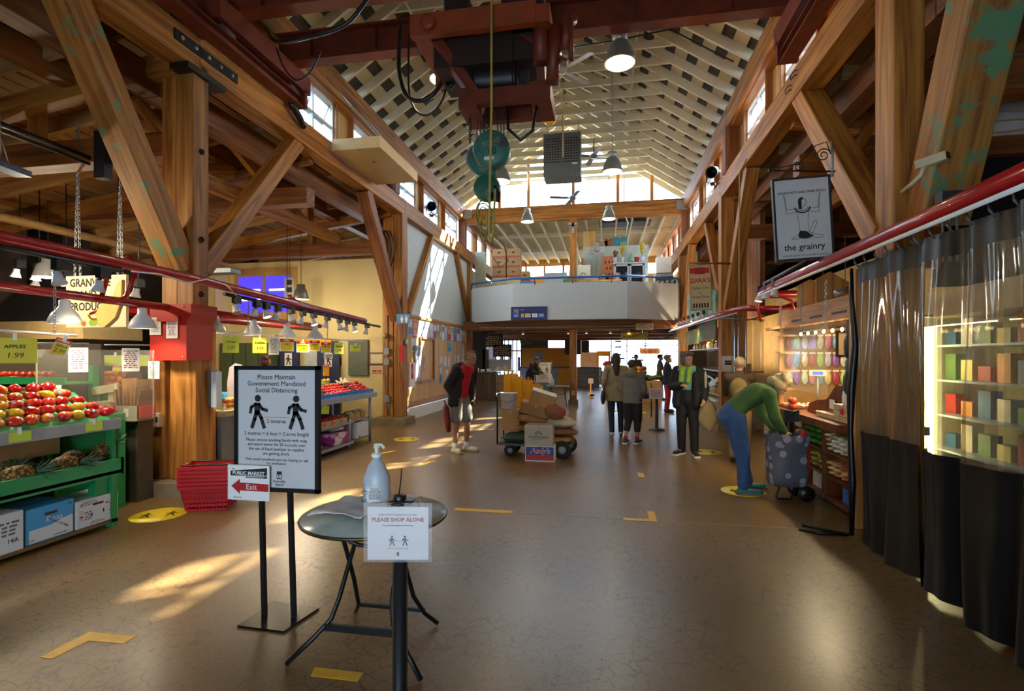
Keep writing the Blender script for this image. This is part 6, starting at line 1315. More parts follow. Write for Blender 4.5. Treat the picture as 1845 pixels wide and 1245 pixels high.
# ---- vinyl curtains
BLKV = mat('black_vinyl', '0a0a0c', .36, var=.1, spec=.35)
def curtain(name, label, ya, yb, x0, folds, amp, seed, hem):
    t = thing(name, label, 'curtain', (0,0,0)); n = 90; rnd = random.Random(seed); ph = rnd.uniform(0, 6)
    def X(y, z):
        u = (y-ya)/(yb-ya); return x0+amp*(math.sin(u*folds*2*PI+ph)+.5*math.sin(u*folds*3.7*PI+1.3*ph))*(.55+.45*(1-z/2.4))+.02*math.sin(z*2.3+u*9)
    def band(z0, z1, m, pn, nz=10, gap=0):
        P = [[(X(ya+(yb-ya)*j/n, z0+(z1-z0)*i/nz)+gap, ya+(yb-ya)*j/n, z0+(z1-z0)*i/nz+(hem(j/n) if z0 < .1 and i == 0 else 0)) for j in range(n+1)] for i in range(nz+1)]
        return MB().grid(P).build(pn, m, t)
    band(0.012, .95, BLKV, 'black_skirt'); band(.95, 2.24, VINYL, 'clear_panel', 14); band(2.24, 2.4, BLKV, 'header_band', 3)
    band(.93, .97, BLKV, 'seam_strip', 1, -.004)
    for k in range(int(abs(yb-ya)/.16)):
        y = ya+(yb-ya)*(k+.5)/int(abs(yb-ya)/.16); MB().tube([(x0-.02,y,2.37),(x0-.05,y,2.41),(x0-.06,y,2.45),(x0-.04,y,2.40)], .006, 5).build('curtain_hook', CHAINM, t)
    return t
curtain('vinyl_curtain', 'clear and black vinyl curtain hanging beside the wooden stall post', 4.98, 3.98, 2.17, 2.4, .035, 3, lambda u: .0)
curtain('vinyl_curtain', 'nearer overlapping vinyl curtain with deep folds at the frame edge', 4.06, 2.3, 2.14, 4.2, .05, 8, lambda u: .02*abs(math.sin(u*9)))
MB()
t = thing('curtain_strap', 'black strap bunching the curtain edge at the stall post', 'strap', (2.14, 5.0, 0)); MB().tube([(0,0,.03),(.01,.01,.5),(-.01,.0,.95),(.0,.01,1.3),(.03,.0,1.7),(.0,.0,2.1),(0,0,2.38)], [.02,.03,.022,.035,.028,.02,.012], 10).build('bunched_vinyl', BLKV, t)
for (dx, a) in ((0,.3),(-.08,-.2)): MB().tube([(0,.05,.015),(-.15+dx,.1+a*.2,.012),(-.3+dx,.2+a*.3,.012)], .012, 6).build('floor_strap', BLKV, t)
o = MB().ell((0,0,0), (.1,.06,.03), 12, 8).build('orange_rag', mat('orange_cloth', 'd8561a', .6), None, (2.24,3.28,.035)); tag(o, 'bright orange object on the floor under the curtain edge', 'cloth')
# ---- lit fridge and shelving behind the curtain
t = thing('display_fridge', 'tall lit display fridge glowing behind the vinyl curtain', 'fridge', (3.25, 5.0, 0), 0)
MB().bx(.0,.8,-1.2,1.3,0,.3).bx(.0,.8,-1.2,1.3,2.0,2.25).bx(.7,.8,-1.2,1.3,.3,2.0).bx(.0,.8,1.25,1.3,.3,2.0).bx(.0,.8,-1.2,-1.15,.3,2.0).build('fridge_body', mat('fridge_cream', 'b7ab84', .5), t)
for z in (.65,1.0,1.35,1.7): MB().bx(.1,.7,-1.1,1.2,z,z+.02).build('shelf', GALV, t)
MB().bx(-.05,.0,.84,.98,.6,1.9).build('light_tube', lamp_mat('fridge_tube', 'fff0a8', 10), t)
MB().bx(-.01,.01,-1.1,-.1,.3,2.0).build('glass_door', GLASSW, t); MB().bx(-.01,.01,.0,.95,.3,2.0).build('glass_door', GLASSW, t)
FC = ['b8342a','d8c070','6a8a4a','c8b8a0','3f6a90','d88a3a']
for i, z in enumerate((.32,.67,1.02,1.37,1.72)):
    for k in range(9):
        o = MB().bx(-.05,.05,-.08,.08,0,.14+.06*((i+k) % 3)).build('food_pack', mat('pack_'+FC[(i*2+k) % 6], FC[(i*2+k) % 6], .5, var=.2), None, (3.55, 4.1+k*.24, z)); tag(o, 'food pack on fridge shelf %s, %s along, behind the curtain' % (ORD[i], ORD[k]), 'pack', 'packs in the lit fridge')
# ---- grain stall
t = thing('grain_stall', 'pine framed grain stall with mahogany counter and open shelves', 'stall', (0,0,0))
timber('corner_post', (2.36,5.36,0), (2.36,5.36,2.42), .12, .14, STALLW, t, (0,1,0)); timber('corner_post', (2.5,5.36,0), (2.5,5.36,2.4), .12, .1, STALLW, t, (0,1,0))
MB().bx(2.2,3.0,5.45,7.75,.86,.94).build('counter_top', MAHOG, t)
for (y0,y1,z0,z1) in ((5.45,7.2,.06,.1),(5.45,7.2,.3,.325),(5.45,7.2,.56,.585)): MB().bx(2.36,2.9,y0,y1,z0,z1).build('shelf', MAHOG, t)
for y in (5.45,6.15,6.75,7.2): MB().bx(2.34,2.9,y-.012,y+.012,.06,.86).build('divider', MAHOG, t)
MB().bx(2.88,2.9,5.45,7.2,.06,.86).build('back_panel', MAHOG, t); MB().bx(2.4,2.9,5.45,7.75,0,.06).build('toe_kick', BLACK, t)
MB().bx(2.2,2.9,7.2,7.75,.06,.86).build('end_cabinet', mat('stall_cream', 'a89468', .6), t)
timber('top_beam', (2.42,5.42,2.12), (2.42,7.75,2.12), .05, .2, STALLW, t); timber('top_beam', (2.38,5.42,2.0), (2.38,8.1,2.0), .12, .035, STALLW, t)
for y in (5.7,6.3,6.9): MB().bx(2.39,2.395,y,y+.35,2.05,2.075).build('slot', BLACK, t)
MB().bx(2.5,3.05,5.5,8.25,1.98,2.0).build('canopy_board', MAHOG, t)
timber('rack_post', (2.42,7.75,.94), (2.42,7.75,2.0), .05, .05, STALLW, t, (0,1,0))
for z in (1.15,1.4,1.65,1.88): MB().bx(2.36,2.56,7.6,7.78,z,z+.02).build('rack_shelf', STALLW, t)
for (y, x) in ((6.6,2.45),(7.2,2.45)): MB().prism([(0,0),(.35,0),(.35,.25),(.15,.38),(0,.3)], .03, M=Matrix.Translation((x,y,2.22))).build('crest_board', STALLW, t)
t = thing('scalloped_screen', 'dark red wooden counter guard with a curved top edge', 'screen', (2.42, 0, .942)); q = MB(); out = [(5.85,0),(5.85,.36),(5.95,.36)]+[(5.95+.35*i/8, .36-.18*(1-math.cos(PI*i/8))/2) for i in range(1,9)]+[(6.5,.16),(6.75,.1),(6.8,0)]
q.prism([(y, z) for y, z in reversed(out)], .03, M=Matrix(((0,1,0,0),(1,0,0,0),(0,0,1,0),(0,0,0,1)))); q.build('guard_board', MAHOG, t)
MB().bx(-.02,-.015,6.0,6.12,.1,.2).build('price_tag', PAPER, t); MB().bx(.1,.5,5.8,6.5,0,.02).bx(.1,.5,5.8,5.82,.02,.35).build('shelf_back', MAHOG, t)
# stock on the stall shelves
def packs(label, grp, cat, x, ys, z, size, m, layers=1, rz=.0):
    me = MB().ell((0,0,size[2]/2), (size[0]/2,size[1]/2,size[2]/2), 12, 8, fn=lambda q: 1.0 if abs(q.z) > .6 else 1.08).mesh(cat.replace(' ', '_'), m)
    for l in range(layers):
        for k, y in enumerate(ys):
            o = put(cat.replace(' ', '_'), me, None, (x-.01*l, y, z+l*size[2]*.9), (0,0,rz)); tag(o, '%s, %s along, %s layer' % (label, ORD[k], ORD[l]), cat, grp)
packs('white snack pack under the counter by the stall post', 'snack packs of the stall', 'snack pack', 2.5, [5.58,5.75,5.92,6.07], .586, (.26,.15,.055), two_tone('foil_print', 'd8d4cc', '8a7a3a', 14, .5, .62, .3), 4)
packs('mixed printed pack on the second stall shelf', 'lower packs of the stall', 'snack pack', 2.5, [5.58,5.76,5.94,6.07], .326, (.24,.15,.06), two_tone('mixed_print', 'c8b070', 'a84a3a', 12, .48, .6, .35), 3)
packs('green bag of nuts under the counter', 'green bags of the stall', 'nut bag', 2.5, [6.3,6.5,6.66], .586, (.26,.18,.08), mat('green_bag', '3f8a2a', .3, var=.3), 3)
packs('yellow green bag on the second shelf', 'yellow bags of the stall', 'nut bag', 2.5, [6.3,6.5,6.66], .326, (.24,.18,.07), mat('yellow_green_bag', '9a8a2a', .35, var=.3), 3)
packs('small white jar pack at the far end of the upper shelf', 'jars of the stall', 'jar pack', 2.5, [6.85,7.0,7.12], .586, (.2,.13,.12), mat('jar_pale', 'b0a898', .35, var=.2), 2)
for (y, z, sz, c, lb) in ((5.68,.102,(.3,.3,.16),'3a62a8','blue printed box on the lowest stall shelf'), (6.4,.102,(.3,.4,.2),'b7b2aa','clear storage box on the lowest stall shelf'), (6.9,.102,(.28,.3,.24),'c9c4ba','second clear storage box at the shelf end')):
    carton('stock_box', lb, 'box', (2.56,y,z), sz, 0, mat('stock_'+c, c, .5, var=.1))
t = thing('paint_tin', 'labelled tin on the third stall shelf', 'tin', (2.5,5.75,.326+.17), 0)
MB().lathe([(0,0),(.05,0),(.05,.06),(0,.06)], 16).build('tin_body', PAPER, t)
for k in range(5):
    for l in range(3):
        o = MB().cb((0,0,.03), (.16,.13,.05)).bx(-.085,.085,-.07,.07,.05,.058).build('lunch_box', mat('kraft_box', 'c8b48a', .6, var=.05), None, (2.4,5.6+k*.15,.942+l*.06)); tag(o, 'cream takeaway box on the counter end, %s stack, %s from the top' % (ORD[k], ORD[2-l]), 'box', 'takeaway boxes on the counter') if (k < 2 or l == 0) else bpy.data.objects.remove(o)
t = thing('candy_tray', 'shallow tray of wrapped sweets on the counter', 'tray', (2.5,7.3,.942)); MB().bx(-.2,.2,-.3,.3,0,.02).build('tray_base', MAHOG, t)
for k in range(18): MB().ell((-.15+.06*(k % 6), -.22+.15*(k//6)+.02*(k % 2), .035), (.03,.04,.02), 8, 5).build('sweet', mat(('sweet_a','sweet_b','sweet_c')[k % 3], ('c8a070','b84a3a','d8d0b0')[k % 3], .4), t)
for k in range(4):
    o = MB().ell((0,0,0), (.045,.045,.04), 10, 7).build('red_onion', mat('onion_skin', 'b8432a', .35, var=.2), None, (2.32,6.95+.08*(k % 2),.985+.07*(k//2))); tag(o, 'red fruit on the counter below the hanging screen, %s' % ORD[k], 'fruit', 'red fruits on the stall counter')
# hanging acrylic screens with packets
t = thing('acrylic_screen', 'hanging acrylic screen over the grain stall counter', 'screen', (2.26,6.35,1.2), PI/2); MB().bx(-.55,.95,-.003,.003,0,.75).build('acrylic_sheet', PLEXI, t)
for (x, L) in ((-.5,.45),(.2,.45),(.9,.4)): chain_mesh(L, .04, .004).build('chain', CHAINM, t, (x,0,.75+L))
PKC = ['c8c4d8','9a6ac0','d8e0d0','c87a9a','7aa8d8','e0c890','b04a5a','a8d070']
for r in range(3):
    for k in range(9):
        t = thing('hanging_packet', 'shiny packet on the stall peg wall, %s row, %s along' % (('lower','middle','upper')[r], ORD[k]), 'packet', (2.68+k*.105, 8.22, 1.2+r*.26), 0, 'packets on the peg wall')
        MB().ell((0,0,.09), (.047,.02,.1), 10, 8).build('pouch', mat('pk_'+PKC[(r*3+k) % 8], PKC[(r*3+k) % 8], .22, var=.2, scale=20), t); MB().bx(-.04,.04,-.004,.004,.18,.21).build('header_card', PAPER, t)
o = MB().bx(2.56,4.25,8.26,8.3,0,2.3).build('peg_wall', mat('peg_tan', 'a07844', .6)); tag(o, 'tan peg board behind the hanging packets', 'board')
o = MB().bx(2.8,2.85,5.5,5.56,1.0,1.98).build('stall_upright', MAHOG); tag(o, 'slim dark upright inside the grain stall', 'post')
# bags hanging on the post
for i, (z, c, s) in enumerate(((2.0,'3a3c44',.1),(1.82,'2a2c34',.13),(1.62,'50525e',.11),(1.45,'23252c',.14))):
    t = thing('hanging_bag', 'dark fabric pouch hanging inside the stall post, %s from the top' % ORD[i], 'bag', (2.42,5.6,z-.12), 0, 'pouches on the stall post'); MB().ell((0,0,0), (s*.8,.07,s), 12, 9, fn=lambda q: 1+.12*math.sin(q.x*8)).build('pouch', mat('pouch_'+c, c, .5, var=.3), t); MB().tube([(0,0,s*.9),(0,-.02,s+.08)], .008, 5).build('strap', BLACK, t)
t = thing('red_white_bag', 'white and red carrier bag hanging at the stall post', 'bag', (2.4,5.62,.98), 0); MB().ell((0,0,.2), (.08,.07,.16), 12, 9).build('bag_top', WHITE, t); MB().ell((0,0,.08), (.1,.08,.08), 12, 7).build('bag_bottom', HRED, t)
t = thing('clip_spotlight', 'silver clip spotlight on the stall post', 'spotlight', (2.36,5.42,2.28), 0); MB().lathe([(0,0),(.035,0),(.04,.12),(.035,.13),(0,.125)], 16, M=Matrix.Translation((-.02,.1,-.02)) @ Matrix.Rotation(1.2, 4, 'Y') @ Matrix.Rotation(PI, 4, 'X')).build('lamp_can', CHAINM, t); MB().tube([(0,0,0.02),(0,.05,.05),(-.02,.1,0)], .01, 6).build('clip_arm', BLACKM, t)
for i, (x, y, z) in enumerate(((2.9,7.6,2.3),(3.3,7.9,2.45),(3.6,6.9,2.45))):
    t = thing('saucer_lamp', 'small lit saucer lamp over the grain stall, %s' % ORD[i], 'lamp', (x,y,z), 0, 'saucer lamps of the grain stall'); MB().lathe([(.1,0),(.105,.012),(.06,.05),(.03,.08),(.03,.16),(0,.16)], 18).build('shade', STEEL, t); MB().lathe([(.095,.008),(0,.01)], 16).build('lens', lamp_mat('saucer_lens', 'ffe6a0', 6), t); MB().tube([(0,0,.16),(0,0,.9)], .006, 5).build('hanging_rod', BLACK, t); point_light('lamp_light', t, (0,0,-.03), 6, (1,.8,.48), .1)
t = thing('stall_strip_light', 'row of small warm bulbs along the stall canopy', 'lights', (0,0,0)); MB().tube([(2.55,5.6,1.93),(2.55,7.5,1.93)], .006, 5).build('cable', BLACK, t)
for k in range(8): MB().ell((2.55,5.7+k*.24,1.9), (.018,.018,.022), 8, 6).build('bulb', lamp_mat('warm_bulb', 'ffd890', 14), t)
point_light('lamp_light', t, (2.66,6.5,1.96), 40, (1,.78,.45), (.12,1.8), 'AREA')
t = thing('wall_picture', 'framed picture of a red fruit in the stall', 'picture', (3.5,8.2,1.62), 0)
MB().bx(-.18,.18,-.01,.01,0,.34).build('print', mat('print_tan', 'b89a70', .6), t); MB().ell((0,-.012,.14), (.1,.01,.07), 12, 7).build('painted_fruit', mat('print_red', 'b8443a', .6), t)
for (a,b,c,d) in ((-.2,-.17,-.02,.36),(.17,.2,-.02,.36),(-.17,.17,-.02,.01),(-.17,.17,.33,.36)): MB().bx(a,b,-.02,.01,c,d).build('frame', BLACK, t)
t = thing('till_display', 'small blue lit till display in the stall', 'display', (2.8,7.5,1.345), -.4); MB().bx(-.1,.1,-.03,.03,0,.08).build('case', mat('register_cream', 'b7ae8e', .5), t); MB().bx(-.06,.06,-.034,-.03,.02,.06).build('screen', lamp_mat('blue_screen', '4a6aff', 1.5), t); MB().tube([(0,0,0),(0,0,-.4)], .012, 6).build('pole', GREY, t)
# ---- shopping trolley bag
t = thing('trolley_bag', 'grey spotted shopping trolley bag with red lining on two wheels', 'trolley bag', (2.02, 6.28, 0), .12)
def tb_mat():
    m, nt, b = _new('spotted_fabric'); L = nt.links; tc = nt.nodes.new('ShaderNodeTexCoord'); v = nt.nodes.new('ShaderNodeTexVoronoi'); v.inputs['Scale'].default_value = 9; v.inputs['Randomness'].default_value = .8
    L.new(tc.outputs['Object'], v.inputs['Vector']); r = nt.nodes.new('ShaderNodeValToRGB'); r.color_ramp.interpolation = 'CONSTANT'; r.color_ramp.elements[0].color = srgb('9a97a0')+[1]; r.color_ramp.elements[1].position = .38; r.color_ramp.elements[1].color = srgb('5a5862')+[1]
    L.new(v.outputs['Distance'], r.inputs['Fac']); L.new(r.outputs[0], b.inputs['Base Color']); b.inputs['Roughness'].default_value = .7; return m
P = []
for i in range(9):
    z = .16+.58*i/8; w = .19+.035*i/8; d = .13+.015*math.sin(i); row = []
    for j in range(20):
        a = 2*PI*j/20; cx = math.copysign(abs(math.cos(a))**.45, math.cos(a)); sy = math.copysign(abs(math.sin(a))**.45, math.sin(a)); row.append((cx*w*(1+.02*math.sin(i*2+j)), sy*d*(1+.03*math.sin(i+j*2)), z+.02*math.sin(j*1.1)*(i/8)))
    P.append(row)
mb = MB().grid(P, closed=True); mb.f.append(tuple(reversed(range(20)))); mb.m.append(0); mb.sm.append(False); mb.build('fabric_bag', tb_mat(), t)
MB().lathe([(.0,0),(.19,.02),(.2,.03)], 16, M=Matrix.Translation((0,0,.68)) @ Matrix.Diagonal((1,.65,1,1))).build('open_top', BLACK, t)
MB().ell((.2,.02,.5), (.06,.1,.27), 12, 10, fn=lambda q: 1+.1*math.sin(q.z*7)).build('red_rain_cover', mat('red_nylon', 'd0281c', .4), t)
MB().tube([(.1,.12,.1),(.12,.14,.9),(.12,.05,.98),(.05,-.0,.98),(.05,.12,.9),(.03,.12,.1)], .014, 8).build('handle_frame', BLACK, t); MB().bx(.02,.17,.06,.12,.86,.99).build('handle_grip', BLACK, t)
MB().tube([(-.12,-.1,.16),(-.16,-.1,.05),(-.14,-.1,.02),(.0,-.1,.02),(.05,-.08,.14)], .013, 8).build('front_foot', BLACK, t)
for y in (-.12,.14):
    M = Matrix.Translation((.16,y,.085)) @ Matrix.Rotation(PI/2, 4, 'X'); MB().lathe([(0,-.02),(.085,-.02),(.085,.02),(0,.02)], 20, M=M).build('wheel', BLACK, t)
MB().tube([(.16,-.12,.085),(.16,.14,.085)], .012, 6).bar((.16,.0,.085),(.05,0,.2),.03,.03).build('axle', BLACKM, t)
# ---- hanging signs
def frame_sign(name, label, x, y, z, w, h, rz, roll, fm, board, hangers=True):
    t = thing(name, label, 'sign', (x,y,z), rz); t.rotation_euler = (0, roll, rz)
    MB().bx(-w/2,w/2,-.012,.012,0,h).build('board', board, t)
    for (a,b,c,d) in ((-w/2-.016,-w/2+.004,-.016,h+.016),(w/2-.004,w/2+.016,-.016,h+.016),(-w/2,w/2,-.016,.004),(-w/2,w/2,h-.004,h+.016)): MB().bx(a,b,-.02,.02,c,d).build('frame', fm, t)
    return t
t = frame_sign('grain_sign', 'hanging white sign with seated figure drawing for the grain stall', 1.97, 5.6, 2.585, .52, .80, .06, -.055, mat('mottled_black_frame', '26282c', .5, var=.6, scale=40), mat('sign_white', 'cfcfcc', .5, var=.02))
text('GRAINS, NUTS AND DRIED FRUITS', .0295, 0, .665, INK, t, y=-.014, bold=.0004); text('the grainry', .088, 0, .115, INK, t, y=-.014, bold=.001); text('ancient grains for a modern world', .030, 0, .035, INK, t, y=-.014)
q = MB()
stroke(q, [(-.055,.47),(-.155,.455),(-.165,.6),(-.175,.64),(-.168,.645),(-.158,.61),(-.15,.5),(-.06,.5)], .004, -.014); stroke(q, [(.055,.47),(.155,.455),(.165,.6),(.175,.64),(.168,.645),(.158,.61),(.15,.5),(.06,.5)], .004, -.014)
stroke(q, [(-.055,.47),(-.04,.36),(-.035,.27),(-.05,.24),(-.12,.2),(.18,.2),(.19,.22),(.1,.24),(.05,.26),(.045,.36),(.055,.47)], .004, -.014); stroke(q, [(.05,.26),(.1,.36),(.125,.37),(.13,.35),(.1,.28),(.07,.24)], .004, -.014); q.build('figure_outline', INK, t)
q = MB(); flat(q, [(-.05,.25),(-.03,.28),(.03,.27),(.06,.24),(.1,.22),(.02,.195),(-.05,.21)], -.0145); q.build('figure_kilt', INK, t)
q = MB(); flat(q, [(-.035,.5),(-.005,.49),(-.005,.585),(.02,.6),(.0,.615),(-.03,.605),(-.04,.57)], -.0145); q.build('figure_hair', INK, t)
q = MB(); stroke(q, [(.02,.6),(.035,.58),(.042,.56),(.035,.555),(.035,.535),(.01,.525),(.005,.5)], .004, -.0145); q.build('figure_face', INK, t)
q = MB(); stroke(q, [(.07*math.cos(a), .51+.05*math.sin(a)) for a in [PI+PI*i/10 for i in range(11)]], .014, -.0145); stroke(q, [(.05*math.cos(a), .512+.032*math.sin(a)) for a in [PI+PI*i/10 for i in range(11)]], .006, -.0145); q.build('figure_collar', INK, t)
t = thing('sign_bracket', 'black wrought iron scroll bracket above the grain sign', 'bracket', (1.97,5.6,3.44)); MB().tube([(-.34,0,.05),(.28,.0,.0)], .009, 6).build('arm', BLACKM, t); MB().tube([(.25,0,-.05),(.25,0,.3)], .016, 8).build('wall_bar', GALV, t)
def scroll(cx, cz, r, d=1, n=26): return [(cx+d*r*(1-.03*i)*math.cos(i*.42), 0, cz+r*(1-.03*i)*math.sin(i*.42)) for i in range(n)]
MB().tube(scroll(.17,.17,.07), .006, 5).tube([(.24,0,.17),(.2,0,.3),(.1,0,.27),(-.05,0,.1),(-.3,0,.06)], .006, 5).tube(scroll(-.06,.07,.05,-1), .006, 5).build('scrollwork', BLACKM, t)
t = frame_sign('deli_sign', 'tall cream hanging deli sign on the column bracket', 1.93, 11.0, 2.56, .40, .90, .1, -.05, mat('cream_edge', 'a89a70', .5), mat('deli_cream', 'c9bd94', .55, var=.03))
for x in (-.14,.14): MB().bx(x-.05,x+.05,-.016,-.012,.74,.85).build('red_block', HRED, t)
MB().bx(-.1,.1,-.018,-.012,.72,.86).build('red_emblem', mat('deli_red', 'a82a28', .6, var=.4, scale=40), t)
text("ZARA'S", .125, 0, .59, HRED, t, y=-.014, bold=.003); text('Italian Deli', .078, 0, .44, INK, t, y=-.014); text('&', .05, 0, .34, INK, t, y=-.014); text('Fresh Pasta', .074, 0, .26, INK, t, y=-.014)
for k in range(6): MB().bx(-.16+.055*k,-.13+.055*k,-.015,-.012,.04,.13).build('stripe', INK, t)
o = MB().tube([(1.7,11.0,3.52),(2.5,11.0,3.48)], .02, 6).build('sign_arm', FIRD); tag(o, 'wooden arm holding the tall deli sign', 'bracket'); o.name = 'sign_bracket'
t = thing('cctv_camera', 'cream security camera on the thick knee brace', 'camera', (2.45,4.5,3.05), .4); MB().bar((-.02,.06,.05),(.05,-.12,.07),.065,.065).build('camera_body', mat('camera_cream', 'c8bd9a', .45), t); MB().bar((.049,-.118,.07),(.053,-.13,.0712),.05,.045).build('lens', BLACK, t); MB().tube([(0,.01,.05),(-.01,.03,-.03),(-.03,.08,-.08),(.06,.24,-.09)], .018, 8).build('arm', mat('camera_cream', 'c8bd9a', .45), t)
t = thing('junction_cabinet', 'grey junction box with conduits below the security camera', 'box', (2.66,4.58,2.75)); MB().bx(-.08,.08,-.05,.05,0,.14).build('box_body', DKGREY, t)
for k in range(3): MB().tube([(-.05+.05*k,0,0),(-.05+.05*k,0,-.4)], .01, 6).build('conduit', GREY, t)
# ---- deli row beyond the column
t = thing('deli_counter', 'glass fronted deli counter with white bumper beyond the column', 'counter', (2.45,12.15,0))
MB().bx(.05,1.0,0,4.8,0,.62).build('base', mat('deli_base', 'b8ae94', .5), t); MB().bx(-.02,.05,0,4.8,.5,.62).bx(-.02,.05,0,4.8,.1,.2).build('bumper', WHITE, t); MB().bx(-.03,.0,0,4.8,.56,.58).build('bumper_strip', BLACK, t)
MB().add([(.05,0,.64),(.05,4.8,.64),(.25,4.8,1.25),(.25,0,1.25)], [(0,1,2,3)]).build('front_glass', GLASSW, t); MB().bx(.2,1.0,0,4.8,1.25,1.28).build('counter_top', STEEL, t); MB().bx(.1,.95,0,4.8,.7,.72).build('deck', WHITE, t)
for i in range(40):
    o = MB().cb((0,0,.035), (.14,.12,.07), (0,0,.3*(i % 3))).build('deli_pack', mat('dp_'+str(i % 5), ('c8b890','d8d0c0','b07a4a','a8a860','c86a4a')[i % 5], .4, var=.2), None, (2.62+.15*(i % 4), 12.3+.45*(i//4), .722+.04*(i % 2))); tag(o, 'wrapped deli item in the glass counter, %s row, %s place' % (ORD[i % 4], ORD[i//4]), 'deli item', 'items in the deli counter')
point_light('lamp_light', t, (.4,1.2,1.9), 55, (1,.8,.5), .03); point_light('lamp_light', t, (.4,3.8,1.9), 55, (1,.8,.5), .03)  # unseen lights without lamp bodies, set to brighten the deli
o = MB().bx(3.9,4.0,12.0,18.2,0,2.6).build('deli_back_board', mat('deli_back', 'b08a4a', .7, var=.15)); tag(o, 'warm tan back board of the deli', 'board')
o = MB().bx(2.5,3.0,12.1,16.2,1.78,1.81).build('jar_shelf', WHITE); tag(o, 'white shelf holding jars above the deli counter', 'shelf')
for i in range(16):
    h = .12+.05*(i % 3); c = ('7a5a2a','c8b88a','8a2a1a','d8d0b8','4a6a2a','c8922a')[i % 6]
    t = thing('jar', 'jar or tin on the white deli shelf, %s from the column' % ORD[i], 'jar', (2.62,12.2+i*.25,1.812), 0, 'jars on the deli shelf'); MB().lathe([(0,0),(.05,0),(.052,.01),(.052,h-.03),(.035,h),(0,h)], 14).build('jar_body', mat('jar_'+c, c, .3, var=.15), t); MB().lathe([(0,h),(.038,h),(.038,h+.025),(0,h+.025)], 14).build('lid', mat('lid_dark', '3a3430', .4), t); MB().bx(-.055,-.05,-.03,.03,.03,h*.7).build('label', PAPER, t)
for i, (y0, y1, z0, z1, c1, c2, lb) in enumerate(((13.9,16.0,2.6,3.4,'c8ccc0','7aa8a8','mural panel with white hills beside the deli sign'), (11.98,13.9,2.55,3.1,'8ab8b0','3f7a4a','green and blue painted panel past the column'), (12.0,14.0,2.0,2.42,'3f6a2a','8a4a2a','painted fruit fascia panel over the deli'), (14.0,16.3,1.95,2.35,'a8a060','6a7a3a','long olive lettered fascia over the deli'))):
    t = thing('mural_panel', lb, 'panel', (2.42,(y0+y1)/2,z0), PI/2-PI, None); MB().bx(-(y1-y0)/2,(y1-y0)/2,-.02,.02,0,z1-z0).build('painted_board', two_tone('mural_%d' % i, c1, c2, 2.5, .42, .6, .6, detail=5), t)
    if i == 0: text('Salt', .28, .2, .45, HRED, t, y=-.024)
t = thing('strip_curtain', 'clear plastic strip curtain at the far deli end', 'curtain', (2.25,16.4,.7))
for k in range(7): MB().grid([[(.02*math.sin(j+k), k*.35+.3*j/6, 1.75*i/4) for j in range(7)] for i in range(5)]).build('vinyl_strip', VINYL, t)
t = thing('strip_curtain', 'clear hanging sheet in front of the orange column', 'curtain', (2.5,11.45,1.25))
MB().tube([(-.22,-.03,1.17),(.75,-.02,1.11)], .012, 6).build('rail', GALV, t)
for k in range(3): MB().grid([[(.1+k*.22+.2*j/6, .02*math.sin(j+k*2), 1.1*i/4) for j in range(7)] for i in range(5)]).build('vinyl_strip', VINYL, t)
t = thing('column_notice', 'printed notice in a sleeve on the orange column', 'notice', (2.58,11.6,1.28)); MB().bx(-.13,.13,-.004,.004,0,.34).build('paper', PAPER, t); MB().bx(-.07,.07,-.006,-.004,.15,.2).build('print', INK, t); MB().bx(-.07,.07,-.006,-.004,.21,.24).build('print', INK, t)
for i, (y, z) in enumerate(((12.6,1.3),(13.2,1.3),(13.8,1.3))):
    o = MB().bx(-.2,.15,-.2,.2,0,.16+.05*i).build('cheese_block', mat('cheese_'+str(i), ('c8a04a','d8c080','b88a3a')[i], .5, var=.15), None, (3.1,y,1.285)); tag(o, 'yellow block on top of the deli counter, %s' % ORD[i], 'food', 'blocks on the deli counter')
t = thing('deli_sneeze_guard', 'clear upright guard on the deli counter', 'screen', (2.7,13.2,1.285), PI/2); MB().bx(-1.0,1.4,-.003,.003,0,.5).build('acrylic_sheet', PLEXI, t)
# small signs under the balcony
t = thing('arrow_sign', 'small cream sign with red arrow under the balcony', 'sign', (1.26,17.12,2.47)); MB().bx(-.27,.27,-.015,.015,0,.21).build('board', mat('deli_cream', 'c9bd94', .55), t); text("ZARA'S", .075, -.05, .155, HRED, t, y=-.017, bold=.001); text('FRESH PASTA', .055, -.05, .07, INK, t, y=-.017); q = MB(); stroke(q, [(.15,.16),(.2,.12),(.22,.06)], .025, -.017); q.build('red_arrow', HRED, t)
t = thing('plank_sign', 'wooden plank sign lettered quality over the far stalls', 'sign', (1.5,18.0,1.7)); MB().prism([(-.34,.05),(-.3,0),(.3,0),(.34,.08),(.3,.2),(-.33,.2)], .03).build('plank', STALLW, t); text('QUALITY', .11, 0, .09, REDINK, t, y=-.003, bold=.002)
for x in (-.25,.25): MB().tube([(x,.015,.2),(x,.015,1.1)], .006, 5).build('cord', BLACK, t)
t = thing('banner_sign', 'yellow painted banner sign with a dark wave in the passage', 'sign', (1.1,20.0,2.26)); MB().bx(-.5,.5,-.02,.02,0,.28).build('board', mat('banner_yellow', 'b8a24a', .6, var=.2), t); q = MB(); stroke(q, [(-.48,.05),(-.3,.12),(-.15,.09),(0,.1),(.2,.2),(.35,.2),(.48,.1)], .02, -.022); q.build('wave_stripe', INK, t); text('Bread & Bakery', .07, -.05, .16, INK, t, y=-.022)
for i, (x, z) in enumerate(((1.65,2.35),(2.05,2.3))): o = MB().tube([(2.4,17.6+i*.4,2.4),(1.2+i*.3,19.5+i*.8,1.9+i*.2)], .012, 6).build('awning_strut', BLACKM); tag(o, 'dark diagonal awning strut at the passage end, %s' % ORD[i], 'strut')

